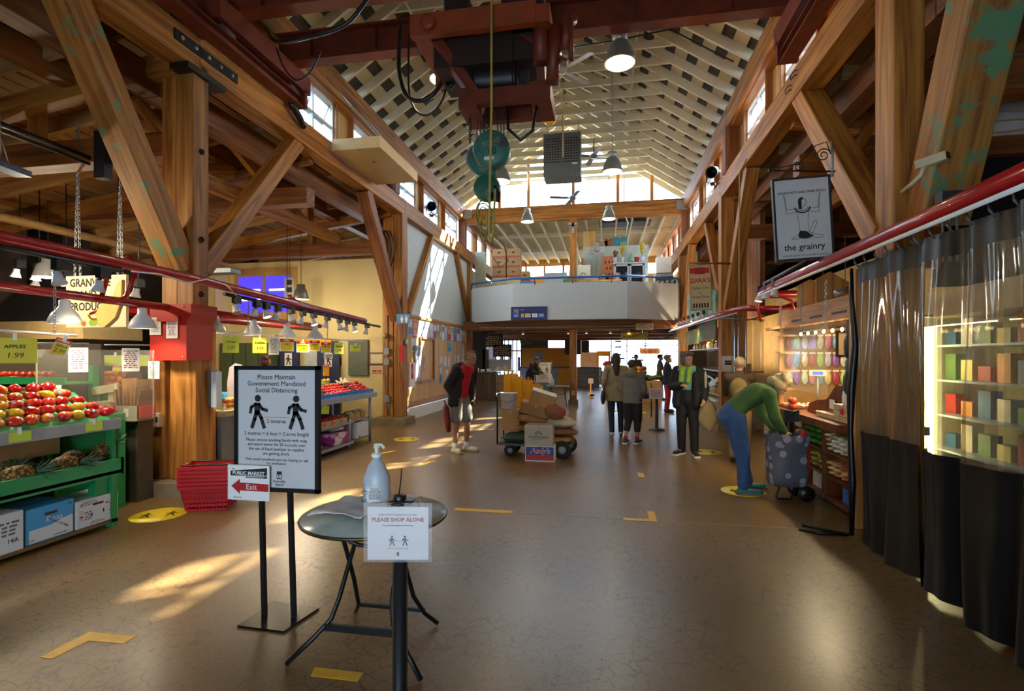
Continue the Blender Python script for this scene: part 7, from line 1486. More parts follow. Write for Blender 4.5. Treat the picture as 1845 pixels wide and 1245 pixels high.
# ================================================================== BALCONY ROOM
Z0 = 2.952
def crate(x, y, z, lb, w=.5, d=.45, h=.36, c=None):
    t = thing('banana_carton', lb, 'box', (x,y,z), 0, 'stacked fruit cartons in the balcony room'); MB().bx(-w/2,w/2,-d/2,d/2,0,h).build('carton_body', c or mat('banana_card', 'b08a58', .7, var=.1), t)
    MB().bx(-w/2-.002,w/2+.002,-d/2-.002,d/2+.002,.02,.09).build('red_band', mat('pink_band', 'b0524a', .6), t); MB().ell((0,-d/2,h*.6), (.06,.004,.03), 8, 5).build('hand_hole', BLACK, t)
t = thing('white_cupboard', 'cream cupboard under the stacked cartons in the balcony room', 'cupboard', (-3.65,19.3,Z0)); MB().bx(-.55,.55,-.3,.4,0,1.62).build('carcass', mat('cupboard_cream', 'c2bf9e', .6), t); MB().bx(-.54,-.01,-.32,-.3,.02,1.6).build('door', mat('cupboard_cream2', 'cbc8a8', .6), t); MB().bx(.01,.54,-.32,-.3,.02,1.6).build('door', mat('cupboard_cream2', 'cbc8a8', .6), t)
for c in range(2):
    for r in range(3): crate(-3.93+.55*c, 19.25, 4.58+.365*r, 'printed fruit carton on the cream cupboard, %s column, %s from the bottom' % (('outer','inner')[c], ORD[r]))
crate(-2.95,19.2,4.0,'single carton beside the cream cupboard, lower',.35,.4,.4); crate(-2.95,19.2,4.42,'single carton beside the cream cupboard, upper',.33,.38,.38)
t = thing('partition_panel', 'pale green edged white partition in the balcony room', 'panel', (-4.3,18.4,Z0)); MB().bx(-.4,.0,-.02,.02,0,2.5).build('panel', mat('mezz_side', '9c9f93', .7), t); MB().bx(-.02,.02,-.03,-.02,0,2.3).build('green_tube', mat('lime_tube', '8fcf4a', .4), t)
o = MB().bx(-2.6,-1.6,22.0,22.1,Z0,5.2).build('tall_white_door_panel', mat('pale_board', 'c9d3d6', .7)); tag(o, 'tall pale door panel at the back of the balcony room', 'panel')
o = MB().bx(-1.5,-.9,22.1,22.2,Z0,5.3).build('orange_door_panel', mat('orange_wood', 'a8662a', .5, var=.15)); tag(o, 'orange brown door panel beside the pale one', 'panel')
o = MB().bx(-1.02,-.94,17.5,19.2,Z0,5.2).build('green_partition', mat('pale_green_board', 'a8c8a8', .6)); tag(o, 'pale green partition edge beside the gable post', 'partition')
t = thing('shelf_wall', 'white room divider wall behind the balcony fan', 'partition', (.35,19.4,Z0)); MB().bx(-1.15,1.2,0,.08,0,2.75).build('divider_panel', mat('divider_white', 'b9beb2', .7), t)
for (x, w, h, c, lb) in ((.55,.5,.3,'2f7f90','teal plastic box on the divider wall'), (-.1,.4,.18,'8a6a3a','flat brown box on the divider wall'), (.12,.28,.25,'7a4a2a','small brown box on the divider wall')):
    carton('storage_box', lb, 'box', (x,19.45,5.705), (w,.3,h), 0, mat('sb_'+c, c, .5))
o = MB().bx(-.8,-.35,19.5,19.7,5.71,6.3).build('plywood_offcut', PLY); tag(o, 'upright plywood offcut on the divider wall', 'board')
t = thing('glass_cabinet', 'pale blue cabinet with two glass doors in the balcony room', 'cabinet', (.85,18.7,Z0)); PB = mat('cabinet_pale_blue', 'b8c2c8', .5)
MB().bx(-.55,.55,.0,.4,0,.9).bx(-.55,.55,.38,.4,.9,1.95).bx(-.55,-.52,0,.4,.9,1.95).bx(.52,.55,0,.4,.9,1.95).bx(-.58,.58,-.03,.42,1.95,2.0).build('carcass', PB, t)
for s in (-1,1):
    x0, x1 = (-.52,-.01) if s < 0 else (.01,.52); d = MB().bx(x0,x0+.06,-.02,0,.92,1.93).bx(x1-.06,x1,-.02,0,.92,1.93).bx(x0,x1,-.02,0,.92,.98).bx(x0,x1,-.02,0,1.87,1.93).build('door', PB, t); MB().bx(x0+.06,x1-.06,-.012,-.008,.98,1.87).build('pane', GLASSW, d); MB().ell((s*.03,-.03,1.42), (.012,.012,.012), 8, 5).build('knob', BLACK, d)
for z in (1.22,1.55): MB().bx(-.52,.52,.02,.38,z,z+.02).build('shelf', PB, t)
MB().bx(-.51,.51,.36,.38,.92,1.93).build('dark_interior', mat('cabinet_dark', '3a3f4a', .7), t)
for i in range(9): o = MB().lathe([(0,0),(.06,0),(.07,.08),(.06,.1),(0,.1)], 10).build('crockery', mat('crock_'+str(i % 3), ('8a90a8','b8b8c0','5a6a90')[i % 3], .4), None, (.48+.3*(i % 3)+(.1 if i % 3 > 1 else 0), 18.9, Z0+(.925,1.245,1.575)[i//3])); tag(o, 'crockery in the glass cabinet, %s shelf, %s place' % (ORD[i//3], ORD[i % 3]), 'crockery', 'crockery in the glass cabinet')
def stems(x, lb, c, h=.55):
    t = thing('flower_vase', lb, 'vase', (x,18.85,Z0+2.002)); MB().lathe([(0,0),(.06,0),(.075,.2),(.06,.22),(.0,.2)], 14).build('vase', mat('vase_white', 'c8ccd0', .4), t); q = MB(); r_ = random.Random(int(x*100))
    for k in range(16):
        a = k*2.4; d = Vector((math.cos(a)*.12*r_.random(), math.sin(a)*.12*r_.random(), h*(.6+.4*r_.random()))); q.tube([(0,0,.2), (d.x*.5,d.y*.5,.2+d.z*.6), (d.x,d.y,.2+d.z)], .005, 4)
        for m_ in range(4): q.ell((d.x*(.5+.15*m_)+r_.uniform(-.03,.03), d.y*(.5+.15*m_), .2+d.z*(.45+.18*m_)), (.022,.022,.03), 6, 4)
    q.build('blossom_sprays', mat(c, {'blossom_yellow':'c8b02a','blossom_red':'8a5a3a'}[c], .6, var=.25), t)
stems(.62,'vase of tall yellow blossom, inner one on the glass cabinet','blossom_yellow'); stems(1.3,'vase of tall yellow blossom, outer one on the glass cabinet','blossom_yellow'); stems(.36,'short vase of reddish flowers on the glass cabinet','blossom_red',.25)
t = thing('demijohn', 'green glass bottle jar on the glass cabinet', 'bottle', (.92,18.85,Z0+2.002)); MB().lathe([(0,0),(.11,0),(.14,.06),(.13,.16),(.06,.25),(.03,.3),(.035,.34),(0,.34)], 18).build('bottle', mat('green_glass', '7aa890', .15), t)
t = thing('red_pot', 'small red pot on the glass cabinet', 'pot', (1.12,18.85,Z0+2.002)); MB().lathe([(0,0),(.07,0),(.09,.18),(.1,.19),(.08,.2),(0,.17)], 14).build('pot', HRED, t)
t = thing('pedestal_fan', 'round grey pedestal fan in the balcony room', 'fan', (-.28,18.4,Z0)); MB().lathe([(0,0),(.2,0),(.19,.03),(.03,.05),(.025,2.1),(0,2.1)], 16).build('stand', GREY, t)
for k in range(6): MB().tube([(.32*(1-.16*k)*math.cos(a), -.05-.012*k, 2.42+.32*(1-.16*k)*math.sin(a)) for a in [2*PI*i/24 for i in range(24)]], .006, 4, closed=True).build('guard_ring', CHAINM, t)
for k in range(12): a = PI*k/12; MB().tube([(-.32*math.cos(a),-.06,2.42-.32*math.sin(a)),(0,-.12,2.42),(.32*math.cos(a),-.06,2.42+.32*math.sin(a))], .004, 4).build('guard_wire', CHAINM, t)
MB().lathe([(0,-.1),(.07,-.1),(.09,.1),(0,.14)], 14, M=Matrix.Translation((0,0.05,2.42)) @ Matrix.Rotation(PI/2, 4, 'X')).build('motor', GREY, t)
for k in range(4): MB().prism([(.03,-.03),(.24,-.09),(.28,.0),(.24,.07),(.03,.03)], .01, M=Matrix.Translation((0,0,2.42)) @ Matrix.Rotation(k*PI/2, 4, 'Y')).build('blade', GALV, t)
t = thing('orange_lattice', 'orange pierced plastic tower behind the fan', 'screen', (.12,19.0,Z0)); MB().bx(-.22,.22,0,.05,0,2.3).bx(-.4,.0,0,.05,0,1.6).build('panel', mat('salmon_plastic', 'c8764a', .5), t)
for r in range(5):
    for c in range(3): MB().ell((-.1+.13*c+.05*(r % 2),-.005,1.2+.22*r), (.035,.006,.05), 8, 5).build('pierced_hole', mat('hole_dark', '6a3a22', .7), t)
t = thing('desk', 'cluttered wooden desk behind the balcony rail', 'desk', (-.2,17.9,Z0)); MB().bx(-.7,.75,-.3,.3,1.2,1.25).build('desk_top', PLY, t)
for x in (-.65,.7): MB().bx(x-.03,x+.03,-.25,.25,0,1.2).build('leg', PLY, t)
for i, (x, sz, c, lb) in enumerate(((-.6,(.25,.2,.18),'8a90a0','grey box on the cluttered desk, outer'), (-.25,(.4,.25,.12),'a8a8b0','flat grey tray on the desk'), (.12,(.18,.18,.22),'70707a','dark canister box on the desk'), (.4,(.16,.15,.16),'902a3a','maroon box on the desk'), (.6,(.12,.15,.25),'b8b0a0','cream box at the desk end'))):
    carton('desk_box', lb, 'box', (-.2+x,17.9,Z0+1.252), sz, .1*i, mat('db_'+c, c, .5))
t = thing('white_board_card', 'white card with a small drawing leaning on the desk', 'picture', (-.75,18.15,Z0+1.3)); MB().bx(-.25,.25,-.01,.01,0,.55).build('card', PAPER, t); q = MB(); stroke(q, [(-.08,.2),(-.05,.26),(.0,.28),(.06,.26),(.08,.2)], .02, -.013); q.build('drawing', INK, t)
t = thing('range_machine', 'white kitchen machine at the end of the balcony room', 'machine', (2.0,18.6,Z0)); MB().bx(-.3,.3,-.3,.3,0,1.5).build('machine_body', GALV, t); MB().bx(-.25,.25,-.2,.2,1.55,2.1).build('machine_head', WHITE, t); MB().bx(-.3,.3,-.32,-.3,.9,1.4).build('front_panel', DKGREY, t)
for i in range(4): o = MB().lathe([(0,0),(.09,0),(.1,.12),(0,.14)], 12).build('kitchen_pot', STEEL, None, (1.75+.16*i,17.85-.02*i,4.02)); tag(o, 'steel pot on the balcony ledge, %s along' % ORD[i], 'pot', 'pots on the balcony ledge')
o = MB().bx(1.6,2.35,17.75,18.0,3.0,4.02).build('ledge_shelf', DKGREY); tag(o, 'dark low shelf behind the balcony end', 'shelf')
o = MB().bx(-2.7,-2.2,16.42,16.6,3.9,4.03).build('blue_crate', mat('bright_blue', '2a90c8', .4)); tag(o, 'bright blue crate peeping over the balcony wall', 'crate')
o = MB().bx(-1.4,-1.15,17.55,17.8,3.6,4.25).build('green_box', mat('leaf_green', '3fa84a', .5)); tag(o, 'green box behind the blue handrail', 'box')
o = MB().bx(-3.0,-2.2,25.3,25.6,2.96,5.6).build('tan_crate', mat('tan_board', 'c39a55', .6)); tag(o, 'tan crate on a high ledge at the back', 'crate')
# bank sign on the parapet
t = thing('bank_sign', 'navy sign with yellow and white symbols on the balcony wall', 'sign', (-2.385,16.27,2.78), 0)
MB().bx(-.58,.58,-.03,.02,0,.42).build('board', mat('sign_navy', '16246a', .4), t)
q = MB().bx(-.5,-.32,-.034,-.03,.08,.36); q.build('shield', mat('shield_blue', '2f62b8', .5), t); text('RBC', .07, -.41, .13, PAPER, t, y=-.036); q = MB(); stroke(q, [(-.46,.28),(-.42,.32),(-.37,.29),(-.39,.22)], .03, -.036); q.build('shield_emblem', YDECAL, t)
text('Guest', .05, -.2, .32, PAPER, t, y=-.034)
for (x, w, c) in ((-.2,.1,'e0a81a'),(-.03,.17,'dcd8c0'),(.19,.17,'e8e8ec'),(.4,.17,'3f8fd8')): MB().bx(x-w/2,x+w/2,-.035,-.03,.08,.2).build('symbol_tile', mat('tile_'+c, c, .5), t)
for (s, x) in (('i',-.2),('VISA',-.03),('CU',.19),('PLUS',.4)): text(s, .06, x, .14, INK if x < .3 else PAPER, t, y=-.038, bold=.001)
# lights under the balcony
for i, (x, y) in enumerate(((-2.05,17.9),(-1.4,20),(-.7,20),(.2,20),(.9,20),(1.35,17.9),(-3.2,20.2))):
    t = thing('ceiling_spot', 'small lit spot under the balcony beams, %s along' % ORD[i], 'spotlight', (x,y,2.62 if y < 19 else 2.5), 0, 'spots under the balcony'); MB().lathe([(0,.1),(.04,.1),(.045,.02),(.06,0)], 14).build('can', WHITE, t); MB().lathe([(.056,.004),(0,.006)], 12).build('lens', lamp_mat('passage_lens', 'ffd890', 25), t); MB().tube([(0,0,.1),(0,0,.3)], .01, 5).build('stem', WHITE, t)
    if i in (0,3,5): point_light('lamp_light', t, (0,0,-.04), 45, (1,.78,.45), .06, 'SPOT', None, 150)
for i, (y, x0, x1) in enumerate(((17.1,-4.2,1.2),(19.6,-4.2,.9))): o = MB().tube([(x0,y,2.58-.02*i),(x1,y,2.6-.02*i)], .02, 6).build('ceiling_conduit', mat('conduit_cream', 'b0a078', .5)); tag(o, 'long cream conduit under the balcony, %s' % ('front one' if i == 0 else 'rear one'), 'pipe')
# ---- far passage objects
t = thing('wood_counter', 'dark weathered wooden counter at the passage entrance', 'counter', (-4.1,18.6,0)); GW = wood('weathered_wood', '4a4038', '7a6a58', rough=.7, sc=.4)
MB().bx(-.9,.1,0,.6,0,.98).build('front_panel', GW, t); MB().bx(.12,.62,.05,.8,0,.93).build('side_panel', wood('weathered_wood_light', '7a6a5a', 'a08c78', rough=.7, sc=.4), t); MB().bx(-.95,.15,-.03,.65,.98,1.03).build('counter_top', GW, t)
for z in (.3,.6): MB().bx(.12,.62,.04,.05,z,z+.01).build('plank_joint', BLACK, t)
t = thing('counter_cover', 'grey fabric sheet heaped over the wooden counter', 'cover', (-3.75,18.9,.985)); P = [[(-.45+.9*j/12, -.2+.5*i/8, .05+.3*math.sin(PI*j/12)**1.3*(.7+.3*math.sin(j*1.3+i))*math.sin(PI*(i+.5)/9)) for j in range(13)] for i in range(9)]; MB().grid(P).build('fabric', mat('grey_cover', '9a948a', .8, var=.1), t)
for i, (x, h) in enumerate(((-4.7,.14),(-4.5,.1),(-4.3,.12),(-4.55,.08))): o = MB().lathe([(0,0),(.06,0),(.07,h),(0,h)], 12).build('counter_cup', WHITE, None, (x,18.75+.05*i,1.032)); tag(o, 'small white cup on the wooden counter, %s' % ORD[i], 'cup', 'cups on the wooden counter')
t = thing('dark_shop_front', 'dark shop front with hanging menu boards beside the passage', 'shop', (-4.9,20.0,0)); MB().bx(-.6,.2,0,.3,1.0,2.6).build('front_panel', mat('shop_dark', '2e2620', .7, var=.2), t); MB().bx(.1,.3,.0,.3,0,1.9).build('pier', mat('shop_pier', '4a443a', .7), t)
for k, (x, z) in enumerate(((.55,1.6),(.2,2.0))): b = MB().bx(x,x+.75,-.1,-.06,z,z+.5).build('menu_board', BLACK, t); q = MB(); print_lines(q, x+.05,x+.68,z+.06,z+.44,5,0,-.102,4); q.build('print', mat('menu_tan', 'a08a68', .6), b)
MB().bx(.3,1.2,.2,.25,1.05,1.5).build('bright_rack', mat('rack_pale', 'b8b8c0', .4, var=.3, scale=20), t)
for k, (x, lb) in enumerate(((-2.7,'outer'),(-2.4,'inner'))): 
    t = thing('hanging_plant', 'small hanging plant by the side windows, %s one' % lb, 'plant', (x-.9,22.5,2.25)); q = MB()
    for i in range(14): a = i*2.4; q.ell((.12*math.cos(a)*(.4+.05*i), .12*math.sin(a)*(.4+.05*i), -.1+.02*i), (.05,.05,.03), 6, 4)
    q.build('foliage', mat('plant_green', '4a5a3a', .6, var=.3), t); MB().tube([(0,0,.1),(0,0,.4)], .006, 4).build('cord', BLACK, t)
YB = mat('yellow_plastic', 'e8a812', .35, var=.08)
for i in range(9):
    x = -3.05+.115*i; y = 16.2+.27*(i % 3); h = 1.12-.055*i+.05*(i % 2); rz = .12*math.sin(i*2.1)
    t = thing('caution_board', 'yellow folding caution board in the clustered row, %s from the counter' % ORD[i], 'caution board', (x,y,0), rz, 'clustered yellow caution boards')
    for s in (-1,1):
        q = MB(); q.prism([(-.14,0),(.14,0),(.1,h*.9),(.06,h),(.045,h),(.045,h-.06),(-.045,h-.06),(-.045,h),(-.06,h),(-.1,h*.9)], .015, M=Matrix.Translation((0,s*.1,0)) @ Matrix.Rotation(-s*.09, 4, 'X') @ Matrix.Translation((0,-s*.0,0))); q.build('panel', YB, t)
    MB().bx(-.05,.05,-.125,-.118,h*.45,h*.6).build('pale_label', mat('pale_label', 'e0d8c8', .5), t); MB().tube([(-.05,0,h),(0,0,h+.05),(.05,0,h)], .012, 6).build('carry_handle', YB, t)
t = thing('sign_stand', 'distant grey distancing notice on an easel in the passage', 'sign', (-2.19,18.5,0)); MB().bx(-.28,.28,-.015,.015,.66,1.42).build('sign_board', mat('sign_face_grey', 'c9c6c6', .45), t)
for (a,b,c,d) in ((-.3,-.27,.64,1.44),(.27,.3,.64,1.44),(-.27,.27,.64,.67),(-.27,.27,1.41,1.44)): MB().bx(a,b,-.025,.02,c,d).build('frame', DKGREY, t)
for x in (-.13,.13): q = MB(); walker(q, x, 1.02, .22, -.017); q.build('walking_figure', INK, t)
q = MB(); print_lines(q, -.2,.2,.8,.99,6,0,-.017,3); print_lines(q, -.2,.2,1.28,1.38,3,0,-.017,4); q.build('print', mat('grey_ink', '6a6a6e', .7), t)
for x in (-.2,.2): MB().tube([(x,0,.66),(x*1.1,0,0)], .012, 6).build('leg', BLACKM, t)
MB().bx(-.14,.1,-.01,.0,.35,.6).build('green_card', GREENP, t)
t = thing('folding_table', 'distant grey folding table with a jug before the post', 'table', (-1.5,16.8,0)); MB().bx(-.37,.37,-.3,.3,.63,.66).build('table_top', mat('table_grey', '8a887e', .5), t)
for s in (-1,1): MB().tube([(s*.2,-.25,.63),(s*.26,-.25,.3),(s*.3,-.3,.01)], .013, 6).build('leg', BLACKM, t); MB().tube([(s*.26,.25,.63),(s*.2,.25,.3),(s*.26,.3,.01)], .013, 6).build('leg', BLACKM, t)
MB().tube([(-.22,-.25,.4),(.22,-.25,.4)], .012, 6).build('cross_bar', BLACKM, t)
t = thing('sanitizer_jug', 'distant pale sanitizer jug on the folding table', 'jug', (-1.72,16.75,.662)); MB().lathe([(0,0),(.09,0),(.09,.17),(.04,.25),(.03,.28),(.03,.31),(0,.31)], 16).build('bottle', JUG, t); MB().lathe([(.015,.31),(.015,.36),(0,.37)], 10).build('pump_head', WHITE, t)
t = thing('counter_bar', 'blue topped bar counter with orange panel in the far passage', 'counter', (-1.6,27.9,0)); MB().bx(-3.0,1.3,0,.4,.0,1.0).build('bar_body', mat('bar_stone', '8a8a90', .6, var=.2), t); MB().bx(-3.1,1.4,-.05,.45,1.0,1.06).build('bar_top', mat('bar_blue', '2f4a90', .4), t); MB().bx(-.9,.2,-.02,0,.1,.98).build('orange_front', mat('orange_wall', 'd08a18', .6), t)
t = thing('menu_screen', 'black hanging menu board above the bar counter', 'board', (-1.9,26.0,1.72)); MB().bx(-.1,.7,0,.05,0,.72).bx(.75,1.1,0,.05,.1,.7).build('board', mat('slate', '22262a', .6), t); MB().tube([(.3,.02,.7),(.3,.02,1.05)], .012, 5).build('cord', BLACK, t)
t = thing('a_board', 'white sandwich board with black panel in the far passage', 'sandwich board', (-.45,28.9,0)); MB().bx(-.25,.25,-.03,.0,.05,.95).build('board', mat('board_pale', 'b0b0b0', .5), t); MB().bx(-.19,.19,-.035,-.03,.3,.55).build('black_panel', INK, t); q = MB(); stroke(q, [(-.15,.68),(0,.8),(.15,.68)], .02, -.033); q.build('arch_line', INK, t)
for (a,b,c,d) in ((-.28,-.25,0,.98),(.25,.28,0,.98),(-.25,.25,.95,.98)): MB().bx(a,b,-.04,.01,c,d).build('frame', BLACKM, t)
MB().bx(.0,.24,-.06,-.04,.2,.45).build('tan_card', mat('tan_board', 'c39a55', .6), t)
o = MB().bx(-.03,.28,21.9,22.0,0,1.42).build('red_panel_sign', mat('dull_red', '9a2a24', .6)); tag(o, 'dull red panel standing behind the woman in the cream coat', 'sign')
MB()
t = thing('yellow_bollard', 'yellow and white caution post beyond the gable post', 'bollard', (-.55,20.5,0)); MB().lathe([(.12,0),(.12,.03),(.03,.05),(.025,.75),(0,.76)], 12).build('post', YB, t); MB().bx(-.1,.1,-.03,.0,.55,.75).build('plate', PAPER, t); MB().ell((.05,-.05,.1), (.1,.08,.05), 8, 5).build('dark_base', BLACK, t)
# queue post with sign, produce display in the far passage
t = thing('barrier_post', 'black queue post with a small paper sign before the far shoppers', 'post', (1.11,11.65,0)); MB().lathe([(0,0),(.18,0),(.18,.015),(.15,.03),(.04,.045),(.035,.06),(.035,.7),(0,.7)], 20).build('post', BLACK, t); MB().bx(-.16,.14,-.05,-.04,.68,.92).build('paper_sign', mat('lilac_paper', 'c0b6be', .6), t); q = MB(); print_lines(q, -.12,.1,.72,.88,5,0,-.052,2); q.build('print', mat('red_grey_ink', '9a5a5a', .7), t)
t = thing('lettuce_stand', 'far display stand with crates and leafy greens', 'stand', (1.45,19.0,0)); MB().bx(-.3,.5,-.4,.6,0,.75).build('stand_body', mat('crate_tan', 'c29a62', .7), t); q = MB(); r_ = random.Random(2)
for k in range(40): q.ell((-.3+.75*r_.random(), -.35+.9*r_.random(), .82+.1*r_.random()), (.1,.1,.06), 7, 5)
o = q.build('leafy_greens', mat('leaf_dark', '3f5a2a', .6, var=.3), t); o['kind'] = 'stuff'
for i in range(8): o = MB().ell((0,0,0), (.12,.12,.1), 10, 7).build('squash', mat(('squash_a','squash_b')[i % 2], ('c8862a','6a4a24')[i % 2], .5, var=.2), None, (.95+.17*(i % 4),20.2+.1*(i//4),1.0+.15*(i//4))); tag(o, 'orange or brown squash on the far display, %s' % ORD[i], 'squash', 'squashes in the far passage')
o = MB().bx(.85,1.7,20.0,20.6,0,.9).build('squash_table', mat('brown_back', '3d3022', .8)); tag(o, 'dark table under the squashes in the far passage', 'table')
t = thing('cart_frame', 'dark trolley frame with purple cups beside the far shoppers', 'trolley', (1.0,14.0,0)); MB().tube([(-.2,0,.015),(-.2,0,.9),(.2,0,.9),(.2,0,.015)], .015, 6).bx(-.2,.2,-.15,.15,.5,.53).build('frame', BLACKM, t)
for i in range(4): MB().lathe([(0,0),(.05,0),(.06,.12),(0,.12)], 10, M=Matrix.Translation((-.15+.1*i,0,.53))).build('purple_cup', mat('purple_cup', '3f3a78', .5), t)
o = MB().bx(2.95,8.4,19.9,20.0,0,5.2).build('wall_right_end', mat('dark_aisle_wall', '3a2e24', .8)); struct(o, 'dark end wall of the stall aisle', 'wall')
# ================================================================== PEOPLE
def capsule(mb, p, q, r1, r2, n=12, flat_=None):
    p, q = Vector(p), Vector(q); d = q-p; L = max(d.length, 1e-4); prof = []
    for i in range(5): a = PI/2*(1-i/4); prof.append((max(r1*math.cos(a), .0005), -r1*math.sin(a)))
    for i in range(5): a = PI/2*i/4; prof.append((max(r2*math.cos(a), .0005), L+r2*math.sin(a)))
    M = _frame(p, d if d.length > 1e-4 else (0,0,1), (0,1,0))
    if flat_: M = M @ Matrix.Diagonal((flat_[0], flat_[1], 1, 1))
    mb.lathe(prof, n, M=M, cap=True)
def blob(mb, c, r, rot=(0,0,0)): mb.ell((0,0,0), r, 14, 10, M=Matrix.Translation(c) @ Euler(rot).to_matrix().to_4x4())
FUSED = []
def fuse(mb, name, m, parent, voxel, it=5, fac=.5):
    """melt overlapping shapes into one continuous smooth surface"""
    o = put(name, mb.mesh(name, m), parent)
    r = o.modifiers.new('r', 'REMESH'); r.mode = 'VOXEL'; r.voxel_size = voxel; r.use_smooth_shade = True
    s = o.modifiers.new('s', 'SMOOTH'); s.factor = fac; s.iterations = it
    FUSED.append(o); return o
DEF = dict(pelvis=(0,0,.93), waist=(0,0,1.08), chest=(0,0,1.27), neck=(0,.01,1.45), head=(0,-.015,1.58), shL=(.17,0,1.38), shR=(-.17,0,1.38), elL=(.23,.03,1.1), elR=(-.23,.03,1.1), wrL=(.22,-.06,.86), wrR=(-.22,-.06,.86),
           hipL=(.085,0,.9), hipR=(-.085,0,.9), knL=(.1,-.02,.49), knR=(-.1,-.02,.49), anL=(.1,.02,.085), anR=(-.1,.02,.085), toeL=(.12,-.13,.04), toeR=(-.12,-.13,.04))
def person(label, loc, rz, J={}, s=1.0, voxel=.009, skin='b98a6a', look=(0,-1,0), w=1.0, group=None, fingers=True):
    j = {k: Vector(v) for k, v in {**DEF, **J}.items()}
    t = thing('person', label, 'person', loc, rz, group); t.scale = (s,s,s)
    SK = mat('skin_'+skin, skin, .55, var=.05)
    mb = MB(); look = Vector(look).normalized(); side = look.cross(Vector((0,0,1))); side = side.normalized() if side.length > .1 else Vector((1,0,0)); upv = side.cross(look)
    def torso(m, g=0):
        capsule(m, j['pelvis'], j['waist'], .125*w+g, .115*w+g, flat_=(1.15,.85)); capsule(m, j['waist'], j['chest'], .118*w+g, .135*w+g, flat_=(1.12,.82)); capsule(m, j['chest'], j['neck']*.6+j['chest']*.4, .13*w+g, .085*w+g, flat_=(1.1,.8)); capsule(m, j['shL'], j['shR'], .062+g, .062+g)
    torso(mb); capsule(mb, j['neck']-(j['neck']-j['chest'])*.2, j['head'], .055, .055)
    H = j['head']; R3 = Matrix((side, -look, upv)).transposed()      # local x side, -y look
    def hp(x, y, z): return H + R3 @ Vector((x, y, z))
    e = R3.to_euler(); blob(mb, hp(0,.012,.03), (.077,.095,.09), e); blob(mb, hp(0,-.02,-.045), (.058,.07,.068), e)
    blob(mb, hp(0,-.096,-.012), (.013,.022,.022), e); blob(mb, hp(0,-.07,.02), (.05,.022,.015), e); blob(mb, hp(0,-.082,-.088), (.022,.014,.014), e)
    for sx in (-1,1): blob(mb, hp(sx*.079,.012,-.005), (.012,.022,.034), e)
    for S_ in 'LR':
        capsule(mb, j['sh'+S_], j['el'+S_], .052*w, .041); capsule(mb, j['el'+S_], j['wr'+S_], .041, .027)
        capsule(mb, j['hip'+S_], j['kn'+S_], .088*w, .058); capsule(mb, j['kn'+S_], j['an'+S_], .058, .038); capsule(mb, j['an'+S_]-Vector((0,0,.03)), j['toe'+S_], .04, .032)
        W_, d = j['wr'+S_], (j['wr'+S_]-j['el'+S_]).normalized(); f = Vector((0,-1,0)); sd = d.cross(f); sd = sd.normalized() if sd.length > .2 else Vector((1,0,0)); nn = sd.cross(d)
        if fingers:
            capsule(mb, W_, W_+d*.075, .026, .033, flat_=None)
            for k, (o_, L) in enumerate(((-.027,.06),(-.009,.072),(.009,.068),(.027,.052))):
                a = W_+d*.08+nn*o_; b = a+d*L*.6+sd*.008; c = b+d*L*.35+sd*.03; capsule(mb, a, b, .0105, .0098, 8); capsule(mb, b, c, .0098, .0085, 8)
            a = W_+d*.03+nn*.03; b = a+d*.035+nn*.028; capsule(mb, a, b, .0125, .0115, 8); capsule(mb, b, b+d*.03+nn*.004, .0115, .0095, 8)
        else: capsule(mb, W_, W_+d*.13, .03, .022)
    body = fuse(mb, 'body', SK, t, voxel)
    for sx in (-1,1):
        q = MB(); blob(q, hp(sx*.032,-.088,.004), (.011,.008,.007), e); q.build('eye', mat('eye_dark', '2a2320', .2), t)
    q = MB(); blob(q, hp(0,-.091,-.055), (.024,.007,.005), e); q.build('mouth', mat('lip', '9a5a4e', .5), t)
    t_ = dict(j=j, t=t, hp=hp, e=e, torso=torso, v=voxel, w=w); return t_
def hair(P, hexc, style='short'):
    q = MB(); m = mat('hair_'+hexc, hexc, .6, var=.2, scale=40, bump=.4); hp, e = P['hp'], P['e']
    blob(q, hp(0,.03,.05), (.088,.1,.092), e); blob(q, hp(0,-.04,.1), (.07,.06,.035), e)
    if style in ('bob','long'):
        blob(q, hp(0,.06,-.02), (.092,.07,.1), e)
        for sx in (-1,1): blob(q, hp(sx*.075,.03,-.02), (.028,.06,.085), e)
    if style == 'bob':
        for k in range(9): a = k*.7; blob(q, hp(.075*math.cos(a), .05+.05*math.sin(a), .07+.03*math.sin(k*2)), (.04,.04,.035), e)
    if style == 'long':
        capsule(q, hp(0,.07,-.02), hp(0,.1,-.3), .085, .06)
    if style == 'balding':
        q = MB(); blob(q, hp(0,.05,.02), (.086,.085,.075), e); blob(q, hp(0,.01,.095), (.06,.075,.03), e)
    fuse(q, 'hair', m, P['t'], .01, 3)
def sleeves(q, P, g, S_='LR', to=1.0, cuff=0):
    j = P['j']
    for s_ in S_:
        capsule(q, j['sh'+s_], j['el'+s_], .056*P['w']+g, .048+g)
        if to > .5: capsule(q, j['el'+s_], j['el'+s_].lerp(j['wr'+s_], to), .047+g, .036+g+cuff)
def garment(P, name, m, g=.018, hem=None, hemr=(.15,.17), slv='LR', to=.97, flatten=(1.15,.82), collar=True, hood=False, v=None):
    q = MB(); P['torso'](q, g); j = P['j']; sleeves(q, P, g, slv, to)
    if hem is not None:
        a, b = j['waist'], Vector(hem); prof = [(hemr[0]+g*.5, 0), (hemr[1]+g*.5, (b-a).length)]
        q.lathe(prof, 20, M=_frame(a, b-a, (0,1,0)) @ Matrix.Diagonal((flatten[0], flatten[1], 1, 1)), cap=True)
    if collar: capsule(q, j['neck'].lerp(j['chest'],.35), j['neck'].lerp(j['chest'],.02), .085, .07)
    if hood: blob(q, j['neck']+Vector((0,.09,-.02)), (.12,.07,.09))
    return fuse(q, name, m, P['t'], v or P['v']*1.2, 6)
